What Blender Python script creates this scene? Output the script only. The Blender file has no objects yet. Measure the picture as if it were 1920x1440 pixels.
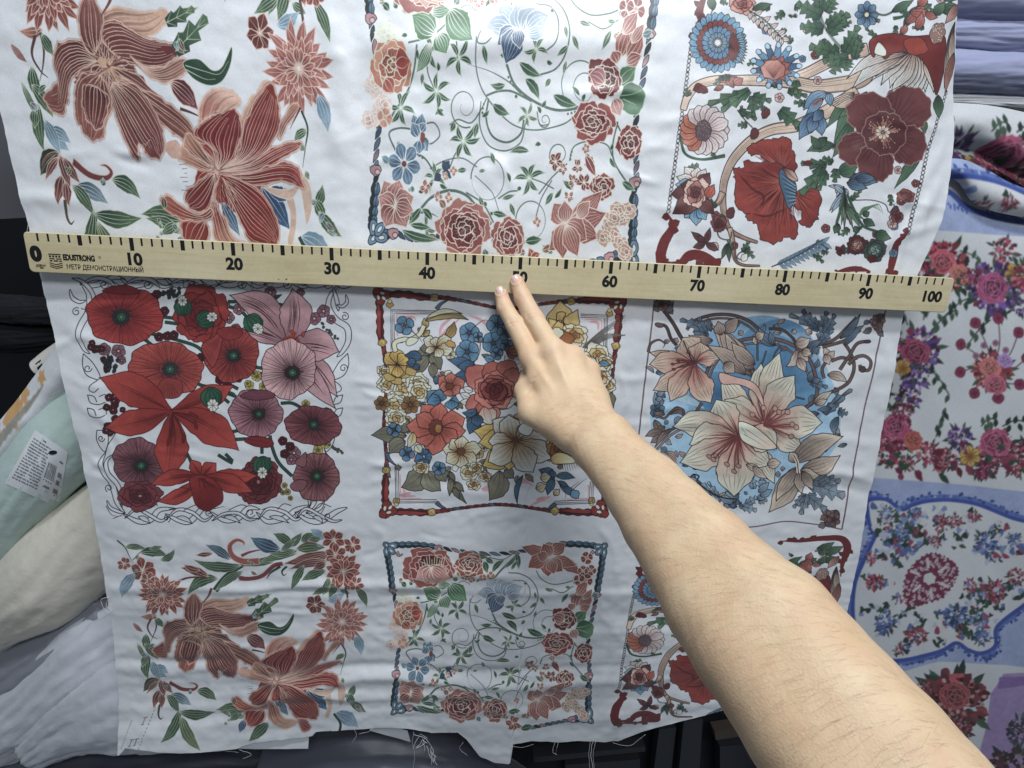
import bpy, bmesh, math, random
import numpy as np
from mathutils import Vector, Matrix
random.seed(7); RNG = np.random.default_rng(7)
SC = bpy.context.scene; COL = SC.collection
CM = 0.01
# ---------------------------------------------------------------- camera (cm frame: x right, y up, z out of the hanging cloth towards the viewer)
PW, PH, FPX = 1920.0, 1440.0, 1000.0
CPOS = np.array([-5.0761, 2.2496, 59.96])
CROT = np.array([[0.99667348, -0.02474449, -0.07765101], [0.04488908, 0.96191491, 0.26963802], [0.06802161, -0.27222674, 0.95982585]])
def W(p):
    return Vector((p[0]*CM, -p[2]*CM, p[1]*CM))
cam_d = bpy.data.cameras.new("camera"); cam = bpy.data.objects.new("camera", cam_d); COL.objects.link(cam)
cam_d.sensor_width = 36.0; cam_d.lens = 36.0*FPX/PW; cam_d.clip_start = 0.01; cam_d.clip_end = 60
_T = np.array([[1, 0, 0], [0, 0, -1], [0, 1, 0]], float)
_M = _T @ CROT
cam.matrix_world = Matrix(((*_M[0], 0), (*_M[1], 0), (*_M[2], 0), (0, 0, 0, 1)))
cam.location = W(CPOS)
SC.camera = cam
# ---------------------------------------------------------------- light
world = bpy.data.worlds.new("World"); SC.world = world; world.use_nodes = True
world.node_tree.nodes["Background"].inputs[0].default_value = (0.72, 0.84, 1.0, 1)
world.node_tree.nodes["Background"].inputs[1].default_value = 0.145
def area(name, loc, target, sx, sy, watts, col):
    l = bpy.data.lights.new(name, 'AREA'); l.shape = 'RECTANGLE'; l.size = sx*CM; l.size_y = sy*CM; l.energy = watts; l.color = col
    o = bpy.data.objects.new(name, l); COL.objects.link(o); o.location = W(loc)
    d = W(target)-W(loc); o.rotation_euler = d.to_track_quat('-Z', 'Y').to_euler(); return o
area("ceiling_tube_lamp", (0, 150, 72), (-3, -10, 5), 120, 14, 22.5, (0.88, 0.94, 1.0))
area("far_ceiling_lamp", (35, 130, 160), (0, -20, 5), 100, 40, 19.0, (0.92, 0.96, 1.0))
area("top_hotspot_light", (-3, 60, 17), (-3, 30, -1), 16, 4, 1.15, (0.94, 0.98, 1.0))  # added light, makes the bright patch at the cloth's top centre
SC.view_settings.view_transform = 'Standard'; SC.view_settings.look = 'None'; SC.view_settings.exposure = 0.0; SC.view_settings.gamma = 1.0
SC.cycles.use_denoising = True
# ---------------------------------------------------------------- helpers
def unp(px, z=0.0):
    """pixels of the photograph -> points (cm) on the plane z=const"""
    px = np.asarray(px, float).reshape(-1, 2)
    d = np.stack([(px[:, 0]-PW/2)/FPX, -(px[:, 1]-PH/2)/FPX, -np.ones(len(px))], 1) @ CROT.T
    t = (z-CPOS[2])/d[:, 2]
    return CPOS+d*t[:, None]
def at(x, y, z=0.0):
    return unp([(x, y)], z)[0]
def atd(x, y, depth):
    """point (cm) at a given optical depth"""
    d = np.array([(x-PW/2)/FPX, -(y-PH/2)/FPX, -1.0]) @ CROT.T
    return CPOS+d*depth
def tag(o, label=None, cat=None, group=None, kind=None):
    if label: o['label'] = label
    if cat: o['category'] = cat
    if group: o['group'] = group
    if kind: o['kind'] = kind
    return o
def mesh_obj(name, verts_cm, faces, mat, parent=None, smooth=True, uv=None):
    me = bpy.data.meshes.new(name)
    v = np.asarray(verts_cm, float)
    vw = np.stack([v[:, 0], -v[:, 2], v[:, 1]], 1)*CM
    me.from_pydata(vw.tolist(), [], faces if isinstance(faces, list) else faces.tolist())
    if smooth: me.polygons.foreach_set('use_smooth', [True]*len(me.polygons))
    if uv is not None:
        l = me.uv_layers.new(name='UVMap'); idx = np.zeros(len(me.loops), int); me.loops.foreach_get('vertex_index', idx)
        l.data.foreach_set('uv', np.asarray(uv, float)[idx].ravel())
    if mat: me.materials.append(mat)
    me.update()
    o = bpy.data.objects.new(name, me); COL.objects.link(o)
    if parent: o.parent = parent
    return o
def empty(name, p):
    o = bpy.data.objects.new(name, None); COL.objects.link(o); o.location = W(p); o.empty_display_size = 0.02; return o
def under(o, root):
    """parent keeping the world place (roots are unrotated empties)"""
    o.parent = root
    if root.type == 'EMPTY': o.location = o.location-root.location
    return o
def grid_faces(nu, nv):
    i = np.arange(nu-1)[:, None]; j = np.arange(nv-1)[None, :]
    a = (i*nv+j).ravel(); return np.stack([a, a+nv, a+nv+1, a+1], 1)
def smoothstep(a, b, x):
    t = np.clip((x-a)/(b-a), 0, 1); return t*t*(3-2*t)
def interp(pts, x):
    pts = np.asarray(pts, float); o = np.argsort(pts[:, 0]); return np.interp(x, pts[o, 0], pts[o, 1])
def vnoise(x, y, seed=0, octaves=3):
    """smooth value noise in numpy"""
    r = np.random.default_rng(seed); T = r.random((64, 64)); out = 0; amp = 1; tot = 0
    for k in range(octaves):
        xi = np.floor(x).astype(int); yi = np.floor(y).astype(int); fx = x-xi; fy = y-yi
        fx = fx*fx*(3-2*fx); fy = fy*fy*(3-2*fy)
        g = lambda a, b: T[(a+17*k) % 64, (b+5*k) % 64]
        out = out+amp*(g(xi, yi)*(1-fx)*(1-fy)+g(xi+1, yi)*fx*(1-fy)+g(xi, yi+1)*(1-fx)*fy+g(xi+1, yi+1)*fx*fy)
        tot += amp; amp *= .5; x = x*2.03+3.1; y = y*2.03+1.7
    return out/tot-.5
def lin(c):
    c = np.asarray(c, float)/255.0
    return np.where(c <= .04045, c/12.92, ((c+.055)/1.055)**2.4)
def material(name, col, rough=.6, spec=.4, sheen=0.0, sss=0.0, bump=None, var=None, img=None, clear=0.0):
    """principled material; bump=(scale, strength, kind), var=(scale, amount)"""
    m = bpy.data.materials.new(name); m.use_nodes = True; nt = m.node_tree; N = nt.nodes; L = nt.links
    b = N['Principled BSDF']; b.inputs['Roughness'].default_value = rough; b.inputs['Specular IOR Level'].default_value = spec
    b.inputs['Sheen Weight'].default_value = sheen; b.inputs['Sheen Roughness'].default_value = .45
    b.inputs['Coat Weight'].default_value = clear; b.inputs['Coat Roughness'].default_value = .33
    c = (*col, 1) if len(col) == 3 else col
    b.inputs['Base Color'].default_value = c
    tc = N.new('ShaderNodeTexCoord')
    if sss:
        b.inputs['Subsurface Weight'].default_value = sss; b.inputs['Subsurface Radius'].default_value = (.010, .004, .002); b.inputs['Subsurface Scale'].default_value = .6
    src = None
    if img is not None:
        t = N.new('ShaderNodeTexImage'); t.image = img; t.extension = 'EXTEND'; L.new(tc.outputs['UV'], t.inputs['Vector']); src = t.outputs['Color']
    if var:
        n = N.new('ShaderNodeTexNoise'); n.inputs['Scale'].default_value = var[0]; n.inputs['Detail'].default_value = 6; L.new(tc.outputs['Object'], n.inputs['Vector'])
        r = N.new('ShaderNodeMapRange'); r.inputs['To Min'].default_value = 1-var[1]; r.inputs['To Max'].default_value = 1+var[1]; L.new(n.outputs['Fac'], r.inputs['Value'])
        mx = N.new('ShaderNodeMix'); mx.data_type = 'RGBA'; mx.blend_type = 'MULTIPLY'; mx.inputs['Factor'].default_value = 1
        if src: L.new(src, mx.inputs['A'])
        else: mx.inputs['A'].default_value = c
        L.new(r.outputs['Result'], mx.inputs['B']); src = mx.outputs['Result']
    if src: L.new(src, b.inputs['Base Color'])
    if bump:
        kind = bump[2] if len(bump) > 2 else 'noise'
        if kind == 'weave':
            ad = None
            for ax in ('X', 'Z'):
                w = N.new('ShaderNodeTexWave'); w.bands_direction = ax; w.inputs['Scale'].default_value = bump[0]; w.inputs['Distortion'].default_value = .6; L.new(tc.outputs['Object'], w.inputs['Vector'])
                if ad is None: ad = w
                else:
                    s = N.new('ShaderNodeMath'); s.operation = 'ADD'; L.new(ad.outputs['Fac'], s.inputs[0]); L.new(w.outputs['Fac'], s.inputs[1]); h = s.outputs[0]
        else:
            n = N.new('ShaderNodeTexNoise'); n.inputs['Scale'].default_value = bump[0]; n.inputs['Detail'].default_value = 8; L.new(tc.outputs['Object'], n.inputs['Vector']); h = n.outputs['Fac']
        bp = N.new('ShaderNodeBump'); bp.inputs['Strength'].default_value = bump[1]; bp.inputs['Distance'].default_value = bump[3] if len(bump) > 3 else .002
        L.new(h, bp.inputs['Height']); L.new(bp.outputs['Normal'], b.inputs['Normal'])
    return m
def tube(path, radii, nseg=8, cap=True):
    """(verts, faces) of a tube along points (cm)"""
    P = np.asarray(path, float); n = len(P); R = np.broadcast_to(np.asarray(radii, float), (n,))
    T = np.gradient(P, axis=0); T /= np.linalg.norm(T, axis=1)[:, None]+1e-9
    up = np.array([0.0, 0, 1]) if abs(T[0][2]) < .9 else np.array([1.0, 0, 0]); V = []
    for i in range(n):
        a = np.cross(T[i], up); a /= np.linalg.norm(a)+1e-9; b = np.cross(T[i], a); up = -np.cross(T[i], a) if False else up
        for k in range(nseg):
            t = 2*math.pi*k/nseg; V.append(P[i]+R[i]*(math.cos(t)*a+math.sin(t)*b))
    F = []
    for i in range(n-1):
        for k in range(nseg):
            k2 = (k+1) % nseg; F.append([i*nseg+k, i*nseg+k2, (i+1)*nseg+k2, (i+1)*nseg+k])
    if cap:
        F.append([k for k in range(nseg)][::-1]); F.append([(n-1)*nseg+k for k in range(nseg)])
    return V, F
def merge(parts):
    V = []; F = []
    for v, f in parts:
        o = len(V); V += list(v); F += [[i+o for i in q] for q in f]
    return np.array(V), F
def catmull(P, n=8, closed=False):
    P = np.asarray(P, float)
    if len(P) < 3: return P
    if closed: Q = np.vstack([P[-1:], P, P[:2]])
    else: Q = np.vstack([2*P[:1]-P[1:2], P, 2*P[-1:]-P[-2:-1]])
    p0, p1, p2, p3 = Q[:-3], Q[1:-2], Q[2:-1], Q[3:]
    t = (np.arange(n)/n)[None, :, None]
    a, b, c, d = (x[:, None, :] for x in (p0, p1, p2, p3))
    S = .5*((2*b)+(-a+c)*t+(2*a-5*b+4*c-d)*t*t+(-a+3*b-3*c+d)*t**3)
    S = S.reshape(-1, P.shape[1])
    return S if closed else np.vstack([S, P[-1:]])
# ---------------------------------------------------------------- printing: vector shapes filled into a generated image (no file is read)
WHITE_REF = lin((197, 205, 221)); CLOTH_ALB = np.array([0.76, 0.77, 0.79])
class Print:
    def __init__(s, x0, y0, x1, y1, res, shade=1.0):
        s.x0, s.y0, s.res = x0, y0, res; s.tint = shade; s.w = int((x1-x0)*res); s.h = int((y1-y0)*res); s.x1, s.y1 = x0+s.w/res, y0+s.h/res
        s.buf = np.empty((s.h, s.w, 3), np.float32); s.buf[:] = CLOTH_ALB
    def ink(s, c):
        v = lin(c)/WHITE_REF; g = v.mean(); v = g+(v-g)*.84
        return np.clip(v*(.66+.34*min(1, g)), 0, 1.0)*CLOTH_ALB
    def fill(s, pts, col, alpha=1.0, grad=None, SS=3):
        """pts in cm, nonzero winding; grad = (p0, p1, col1[, 'r']) in cm blends col (at p0) to col1 (at p1)"""
        P = np.asarray(pts, float); X = (P[:, 0]-s.x0)*s.res; Y = (P[:, 1]-s.y0)*s.res
        ax, bx = int(max(0, math.floor(X.min())-1)), int(min(s.w, math.ceil(X.max())+1)); ay, by = int(max(0, math.floor(Y.min())-1)), int(min(s.h, math.ceil(Y.max())+1))
        if bx <= ax or by <= ay: return
        w, h = (bx-ax)*SS, (by-ay)*SS
        x = (X-ax)*SS; y = (Y-ay)*SS; x2 = np.roll(x, -1); y2 = np.roll(y, -1)
        ya = np.minimum(y, y2); yb = np.maximum(y, y2)
        r0 = np.clip(np.ceil(ya-.5), 0, h).astype(int); r1 = np.clip(np.ceil(yb-.5), 0, h).astype(int); cnt = r1-r0
        m = cnt > 0
        if not m.any(): return
        cn = cnt[m]; e = np.repeat(np.nonzero(m)[0], cn); off = np.arange(len(e))-np.repeat(np.cumsum(cn)-cn, cn); rows = r0[e]+off
        xx = x[e]+(rows+.5-y[e])*(x2[e]-x[e])/(y2[e]-y[e]); sg = np.where(y2[e] > y[e], 1, -1)
        ci = np.clip(np.ceil(xx-.5), 0, w).astype(int)
        acc = np.zeros((h, w+1), np.int16); np.add.at(acc, (rows, ci), sg)
        cov = (np.cumsum(acc, 1)[:, :w] != 0)
        cov = cov.reshape(by-ay, SS, bx-ax, SS).mean((1, 3), dtype=np.float32)
        c = s.ink(col).astype(np.float32)
        if grad is not None:
            p0 = np.asarray(grad[0], float); p1 = np.asarray(grad[1], float); c1 = s.ink(grad[2]).astype(np.float32)
            gx = s.x0+(np.arange(ax, bx)+.5)/s.res; gy = s.y0+(np.arange(ay, by)+.5)/s.res
            d = p1-p0
            if len(grad) > 3: t = np.sqrt((gx[None]-p0[0])**2+(gy[:, None]-p0[1])**2)/(np.hypot(*d)+1e-6)
            else: t = ((gx[None]-p0[0])*d[0]+(gy[:, None]-p0[1])*d[1])/(d@d+1e-6)
            t = np.clip(t, 0, 1).astype(np.float32)[..., None]; t = t*t*(3-2*t); c = c*(1-t)+c1*t
        a = (cov*alpha)[..., None]
        v = s.buf[ay:by, ax:bx]; v += (c-v)*a
    def image(s, name, grain=.03, blur=0):
        b = s.buf
        yy, xx = np.mgrid[0:s.h, 0:s.w].astype(np.float32)/s.res
        mot = (1+.34*vnoise(xx*1.1, yy*1.1, 77, 3)+.22*vnoise(xx*5.5, yy*5.5, 78, 2)).astype(np.float32)[..., None]; d = np.clip((CLOTH_ALB.mean()-b.mean(2, keepdims=True))/.3, 0, 1)
        b = b*(1+(mot-1)*d); del yy, xx, mot, d
        for k in range(blur):
            b = (np.roll(b, 1, 0)+np.roll(b, -1, 0)+2*b)/4; b = (np.roll(b, 1, 1)+np.roll(b, -1, 1)+2*b)/4
        n = RNG.standard_normal((s.h, s.w, 1)).astype(np.float32)*grain
        n = (n+np.roll(n, 1, 1)+np.roll(n, 1, 0))/2
        b = np.clip(b*(1+n), 0, 1)
        srgb = np.where(b <= .0031308, b*12.92, 1.055*np.power(np.maximum(b, 1e-6), 1/2.4)-.055)
        im = bpy.data.images.new(name, s.w, s.h, alpha=False, float_buffer=False); im.colorspace_settings.name = 'sRGB'
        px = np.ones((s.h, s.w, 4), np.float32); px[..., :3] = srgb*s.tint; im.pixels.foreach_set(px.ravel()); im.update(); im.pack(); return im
LWK = 1.45
class Art:
    """records shapes in a tracing frame (ox, oy, scale of the enlarged view of one printed panel), kept in cm on the cloth"""
    def __init__(s, ox, oy, sc, seed=1):
        s.o = np.array([ox, oy], float); s.sc = sc; s.ops = []; s.r = random.Random(seed); s.z = 0.0
    def cm(s, pts):
        return unp(np.asarray(pts, float)/s.sc+s.o, s.z)[:, :2]
    def fill(s, pts, col, g=None, a=1.0):
        """raw polygon in view px; g=(p0,p1,col1[,'r'])"""
        gg = None
        if g is not None:
            q = s.cm([g[0], g[1]]); gg = (q[0], q[1], g[2]) + tuple(g[3:])
        s.ops.append((s.cm(pts), col, a, gg))
    def shape(s, pts, col, ln=None, lw=3, g=None, n=6, a=1.0, rip=0):
        P = catmull(pts, n, True)
        if rip: P = P+np.stack([vnoise(P[:, 0]*.06, P[:, 1]*.06, 5, 3), vnoise(P[:, 0]*.06+9, P[:, 1]*.06, 6, 3)], 1)*rip*2
        s.fill(P, col, g, a)
        if ln is not None: s.line(np.vstack([P, P[:1]]), lw, ln, raw=True)
    def line(s, pts, w, col, taper=0, raw=False, n=8, a=1.0):
        """stroke of width w (px); taper 1 thins at the end, 2 at both ends, -1 at the start"""
        P = np.asarray(pts, float)
        if not raw and len(P) > 2: P = catmull(P, n)
        if len(P) < 2: return
        T = np.gradient(P, axis=0); T /= np.linalg.norm(T, axis=1)[:, None]+1e-9; Nn = np.stack([-T[:, 1], T[:, 0]], 1)
        t = np.linspace(0, 1, len(P)); k = np.ones(len(P))
        if taper == 1: k = np.clip(1.05-t, .1, 1)**.7
        if taper == -1: k = np.clip(t+.05, .1, 1)**.7
        if taper == 2: k = np.sin(math.pi*np.clip(t, .02, .98))**.7
        hw = np.maximum(w*LWK*k/2, .6)[:, None]
        s.fill(np.vstack([P+Nn*hw, (P-Nn*hw)[::-1]]), col, a=a)
    def lines(s, L, w, col, taper=1):
        for q in L: s.line(q, w, col, taper)
    # ---- motifs
    def leaf(s, b, t, w, col, col2=None, bend=0, ln=None, lw=2.5, veins=3, vc=None, vw=2, pos=.45, tipw=0, wav=.035, pt=1.2):
        """leaf or petal from base b to tip t, half width w, sideways bend (px)"""
        b = np.array(b, float); t = np.array(t, float); d = t-b; Ln = np.hypot(*d); u = d/Ln; nrm = np.array([-u[1], u[0]])
        k = np.linspace(0, 1, 13)
        ax = b+np.outer(k, d)+np.outer(np.sin(k*math.pi)*bend, nrm)
        e = math.log(.5)/math.log(pos); sn = np.sin(math.pi*k**e); hw = w*np.where(k > pos, sn**pt, sn**.8)+tipw*k
        w1, w2 = (1+wav*np.sin(k*q+s.r.random()*6)+wav*np.sin(k*q*1.9+s.r.random()*6) for q in (15, 19)); hwL = hw*w1; hwR = hw*w2
        hwL[0] = hwR[0] = min(hw[0]+w*.08, w); T = np.gradient(ax, axis=0); T /= np.linalg.norm(T, axis=1)[:, None]; Nn = np.stack([-T[:, 1], T[:, 0]], 1)
        Lp = ax+Nn*hwL[:, None]; Rp = ax-Nn*hwR[:, None]; P = np.vstack([Lp, Rp[::-1]]); P = catmull(P, 3, True)
        s.fill(P, col, None if col2 is None else (b, t, col2))
        dk = tuple(np.asarray(col if col2 is None else col2, float)*.62); s.fill(np.vstack([ax, Rp[::-1]]), dk, a=.13); s.fill(np.vstack([ax[:8]+Nn[:8]*hw[:8, None]*.35, (ax[:8]-Nn[:8]*hw[:8, None]*.35)[::-1]]), dk, a=.15)
        vc = vc or ln
        if vc and veins:
            for j in range(veins):
                f = (j-(veins-1)/2)/max(1, veins)*1.5; m = 1 if veins == 1 else .93-abs(f)*.25
                i = max(3, int(m*12)); q = ax[:i+1]+Nn[:i+1]*(hw[:i+1]*f)[:, None]; s.line(q, vw, vc, 1, raw=True)
        if ln: s.line(np.vstack([P, P[:1]]), lw, ln, raw=True)
    def blob(s, cx, cy, rx, ry, rot, col, n=40, wav=.06, k=7, ln=None, lw=3, g=None):
        t = np.linspace(0, 2*math.pi, n, endpoint=False); ph = s.r.random()*6; ph2 = s.r.random()*6
        r = 1+wav*np.sin(k*t+ph)+wav*.6*np.sin((k*2+1)*t+ph2); c, si = math.cos(rot), math.sin(rot)
        x = rx*r*np.cos(t); y = ry*r*np.sin(t); P = np.stack([cx+x*c-y*si, cy+x*si+y*c], 1)
        s.fill(P, col, g)
        if ln: s.line(np.vstack([P, P[:1]]), lw, ln, raw=True)
        return P
    def poppy(s, cx, cy, rx, ry, rot, edge, mid, core=(52, 46, 52), green=(58, 112, 88), line=(70, 22, 28), dx=0, dy=0, n=84, ln=(45, 20, 26), cr=.30):
        """round poppy: ruffled disc, radial creases, dark eye, green pod; (dx,dy) shifts the eye"""
        r = s.r; ex, ey = cx+dx, cy+dy
        P = s.blob(cx, cy, rx, ry, rot, edge, 72, .035, 6, ln, 3, ((ex, ey), (ex+max(rx, ry)*1.05, ey), edge, 'r'))
        s.ops[-2] = (s.ops[-2][0], mid, 1.0, (s.cm([(ex, ey)])[0], s.cm([(ex+max(rx, ry), ey)])[0], edge, 'r'))
        t = [i/n*2*math.pi+r.uniform(-.03, .03) for i in range(n)]
        for i, a in enumerate(t):
            q = P[int(a/(2*math.pi)*72) % 72]; e = np.array([ex, ey]); k0 = r.uniform(.28, .5); k1 = r.uniform(.7, .98)
            m = e+(q-e)*(k0+k1)/2; m = m+np.array([-(q-e)[1], (q-e)[0]])*r.uniform(-.03, .03)
            if i % 2: s.line([q*.99+e*.01, m, e+(q-e)*k0], r.uniform(2, 3.4), line, 1, a=.75)
            else: s.line([e+(q-e)*cr*.8, m, e+(q-e)*k1], r.uniform(2, 3.4), line, 1, a=.75)
        c = cr*min(rx, ry)
        s.blob(ex, ey, c*1.05, c*.95, 0, core, 30, .05, 9)
        for i in range(46):
            a = r.uniform(0, 6.28); k = r.uniform(.7, 1.45)*c; s.line([(ex+math.cos(a)*c*.4, ey+math.sin(a)*c*.4), (ex+math.cos(a)*k, ey+math.sin(a)*k*.92)], 2, core, a=.9)
            s.blob(ex+math.cos(a)*k, ey+math.sin(a)*k*.92, 2.6, 2.6, 0, (38, 30, 36), 8, 0)
        s.pod_top(ex, ey, c*.5, green)
    def pod_top(s, cx, cy, c, green=(58, 112, 88)):
        dk = (24, 48, 42); s.blob(cx, cy, c, c*.95, 0, green, 20, .03, 6, dk, 2.5)
        for i in range(8):
            a = i*math.pi/4+.2; s.line([(cx, cy), (cx+math.cos(a)*c*.9, cy+math.sin(a)*c*.85)], 2, dk)
        s.blob(cx, cy, c*.4, c*.4, 0, tuple(min(255, v+35) for v in green), 10, 0, 3, dk, 1.5)
    def pod(s, cx, cy, rr, ang, green=(52, 104, 82), cap=(222, 214, 205)):
        """poppy seed head with a pale ribbed cap towards angle ang"""
        dk = (24, 46, 42); s.blob(cx, cy, rr, rr*.95, 0, green, 26, .03, 5, dk, 3, ((cx-rr*.4, cy-rr*.4), (cx+rr, cy+rr), (34, 74, 60)))
        u = np.array([math.cos(ang), math.sin(ang)]); v = np.array([-u[1], u[0]]); c0 = np.array([cx, cy])
        for f in (-.6, -.25, .1, .45):
            s.line([c0-u*rr*.9+v*f*rr*.3, c0+v*f*rr*1.3, c0+u*rr*.8+v*f*rr], 2.5, dk)
        e = c0+u*rr*.75; s.blob(e[0], e[1], rr*.58, rr*.5, ang, cap, 32, .10, 8, (60, 50, 50), 2.5)
        for i in range(8):
            a = i*math.pi/4; s.line([e, e+np.array([math.cos(a), math.sin(a)])*rr*.48], 2, (90, 75, 72))
    def five(s, cx, cy, R, col, mid=None, ln=(40, 30, 40), n=5, rot=None, lw=2.2, pw=.5, eye=(210, 180, 190), squash=1.0, er=.2, veins=1):
        """small open flower of n rounded petals"""
        rot = s.r.random()*6 if rot is None else rot
        for i in range(n):
            a = rot+i*2*math.pi/n; t = (cx+math.cos(a)*R, cy+math.sin(a)*R*squash)
            s.leaf((cx+math.cos(a)*R*.08, cy+math.sin(a)*R*.08*squash), t, R*pw, mid or col, col, 0, ln, lw, veins, ln, 1.6, .62, wav=.03, pt=.75)
        s.blob(cx, cy, R*er, R*er, 0, eye, 12, .05, 5, ln, 1.8)
    def mum(s, cx, cy, R, col, dark, ln, layers=3, n=15, sq=1.0, rot=0.0, lw=2.5, pw=.17):
        """chrysanthemum with many pointed petals"""
        for L in range(layers):
            k = 1-L*.27; m = max(6, int(n-L*2))
            order = list(range(m)); s.r.shuffle(order)
            for i in order:
                a = rot+(i+L*.5)*2*math.pi/m+s.r.uniform(-.09, .09); rr = R*k*s.r.uniform(.82, 1.06)
                t = (cx+math.cos(a)*rr, cy+math.sin(a)*rr*sq)
                s.leaf((cx+math.cos(a)*R*.07, cy+math.sin(a)*R*.07*sq), t, R*pw*s.r.uniform(.8, 1.1)*(1-.15*L), dark, col, s.r.uniform(-.06, .06)*R, ln, lw, 1, ln, lw*.7, .6)
    def ruffle(s, cx, cy, rx, ry, rot, cols, ln, n=7, layers=4, lw=3, seedr=None, eye=None, wav=.09):
        """peony or rose: overlapping wavy petals from outside in; cols from outer to inner"""
        r = s.r; c, si = math.cos(rot), math.sin(rot)
        for L in range(layers):
            k = 1-L/(layers+.35); m = max(3, n-L); col = cols[min(L, len(cols)-1)]; col2 = cols[min(L+1, len(cols)-1)]
            ph = r.random()*6
            for i in range(m):
                a = ph+i*2*math.pi/m+r.uniform(-.2, .2); d = .44*k; x = rx*d*math.cos(a); y = ry*d*math.sin(a)
                px, py = cx+x*c-y*si, cy+x*si+y*c; pr = .58*k*r.uniform(.85, 1.12)
                g = ((px-(px-cx)*.9, py-(py-cy)*.9), (px+(px-cx)*.9, py+(py-cy)*.9), col)
                s.blob(px, py, rx*pr, ry*pr*r.uniform(.85, 1.1), r.uniform(-.4, .4)+rot, col2, 30, wav, r.choice([4, 5, 6]), ln, lw, g)
                dk = tuple(np.asarray(col2, float)*.6)
                for f in (-.42, -.25, -.08, .1, .27, .44):
                    aa = a+f; s.line([(cx+(rx*(d-.16)*math.cos(aa)), cy+ry*(d-.16)*math.sin(aa)), (cx+rx*(d+.30*k)*math.cos(aa+.06), cy+ry*(d+.30*k)*math.sin(aa+.06))], lw*(.9 if f in (-.25, .1, .44) else .6), dk if f in (-.25, .1, .44) else ln, 1, a=.45)
        if eye: s.blob(cx, cy, rx*.09, ry*.09, 0, eye, 10, .1, 5, ln, lw*.7)
    def serr(s, b, t, w, col, col2=None, teeth=4, ln=None, lw=2.5, vc=None, bend=0):
        """toothed leaf"""
        b = np.array(b, float); t = np.array(t, float); d = t-b; u = d/np.hypot(*d); nr = np.array([-u[1], u[0]])
        A = lambda k: b+d*k+nr*math.sin(k*math.pi)*bend
        Ls = []; Rs = []
        for i in range(teeth):
            k0 = i/teeth; k1 = (i+.85)/teeth; h = w*math.sin(math.pi*(.12+.8*k1))**.8
            Ls += [A(k0)+nr*h*.55, A(k1)+nr*h]; Rs += [A(k0)-nr*h*.55, A(k1)-nr*h]
        P = np.array([b]+Ls+[t]+Rs[::-1]); s.fill(P, col, None if col2 is None else (b, t, col2))
        vc = vc or ln
        if vc:
            s.line([A(0), A(.5), A(.92)], lw, vc, 1)
            for i in range(teeth):
                k1 = (i+.8)/teeth; h = w*math.sin(math.pi*(.12+.8*k1))**.8*.85
                for sgn in (1, -1): s.line([A(i/teeth+.02), A(k1)+sgn*nr*h], lw*.7, vc, 1)
        if ln: s.line(np.vstack([P, P[:1]]), lw, ln, raw=True)
    def scroll(s, pts, w, col, ln=None, lw=2.5, taper=1):
        """band with outlines along a path"""
        P = catmull(pts, 8); T = np.gradient(P, axis=0); T /= np.linalg.norm(T, axis=1)[:, None]+1e-9; Nn = np.stack([-T[:, 1], T[:, 0]], 1)
        t = np.linspace(0, 1, len(P)); k = np.ones(len(P))
        if taper == 1: k = np.clip(1-t, 0, 1)**.6
        if taper == 2: k = np.sin(math.pi*np.clip(t, 0, 1))**.6
        hw = (w*k/2)[:, None]; Q = np.vstack([P+Nn*hw, (P-Nn*hw)[::-1]])
        if col: s.fill(Q, col)
        if ln: s.line(np.vstack([Q, Q[:1]]), lw, ln, raw=True)
    def rope(s, p0, p1, w, cols, ln, step, sag=0, lw=2.2):
        """twisted cord of lens-shaped strands from p0 to p1"""
        p0 = np.array(p0, float); p1 = np.array(p1, float); d = p1-p0; Ln = np.hypot(*d); u = d/Ln; nr = np.array([-u[1], u[0]]); n = max(1, int(Ln/step))
        for i in range(n):
            k = (i+.5)/n; c = p0+d*k+nr*sag*math.sin(k*math.pi); a = c-u*step*.75-nr*w*.45; b = c+u*step*.75+nr*w*.45
            s.leaf(a, b, w*.34, cols[i % len(cols)], None, 0, ln, lw, 0)
    def fan(s, P, b, n, col, w=2.5, lo=.12, hi=.93, bend=.06, a=.9):
        """veins from b towards the far outline of a closed shape"""
        P = catmull(P, 5, True); b = np.array(b, float); d = np.hypot(*(P-b).T); far = np.nonzero(d > d.max()*.45)[0]
        for i in np.linspace(0, len(far)-1, n).astype(int):
            q = P[far[i]]; v = q-b; nn = np.array([-v[1], v[0]])*bend*s.r.uniform(-1, 1); h = hi*s.r.uniform(.8, 1); s.line([b+v*lo, b+v*(lo+h)/2+nn, b+v*h], w, col, 1, a=a)
    def stripes(s, P, b, n, col, w=2, lo=.06, hi=.95, a=.9, far=None):
        """curved parallel veins of a petal outline running from its base to its far end"""
        P = catmull(P, 6, True); b = np.array(b, float); d = np.hypot(*(P-b).T); i0 = int(np.argmin(d)); i1 = int(np.argmax(d)); P = np.roll(P, -i0, 0); i1 = (i1-i0) % len(P)
        if i1 < 4 or len(P)-i1 < 4: return
        k = np.linspace(0, 1, 14); rs = lambda Q: np.stack([np.interp(k, np.linspace(0, 1, len(Q)), Q[:, j]) for j in (0, 1)], 1)
        A, B = rs(P[:i1+1]), rs(np.vstack([P[i1:], P[:1]])[::-1])
        for j in range(n):
            t = (j+.5+s.r.uniform(-.25, .25))/n; q = A*(1-t)+B*t; e = 3+int(11*hi*s.r.uniform(.75, 1)); s.line(q[int(lo*14):e], w*s.r.uniform(.8, 1.2), col, 1, raw=True, a=a)
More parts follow.
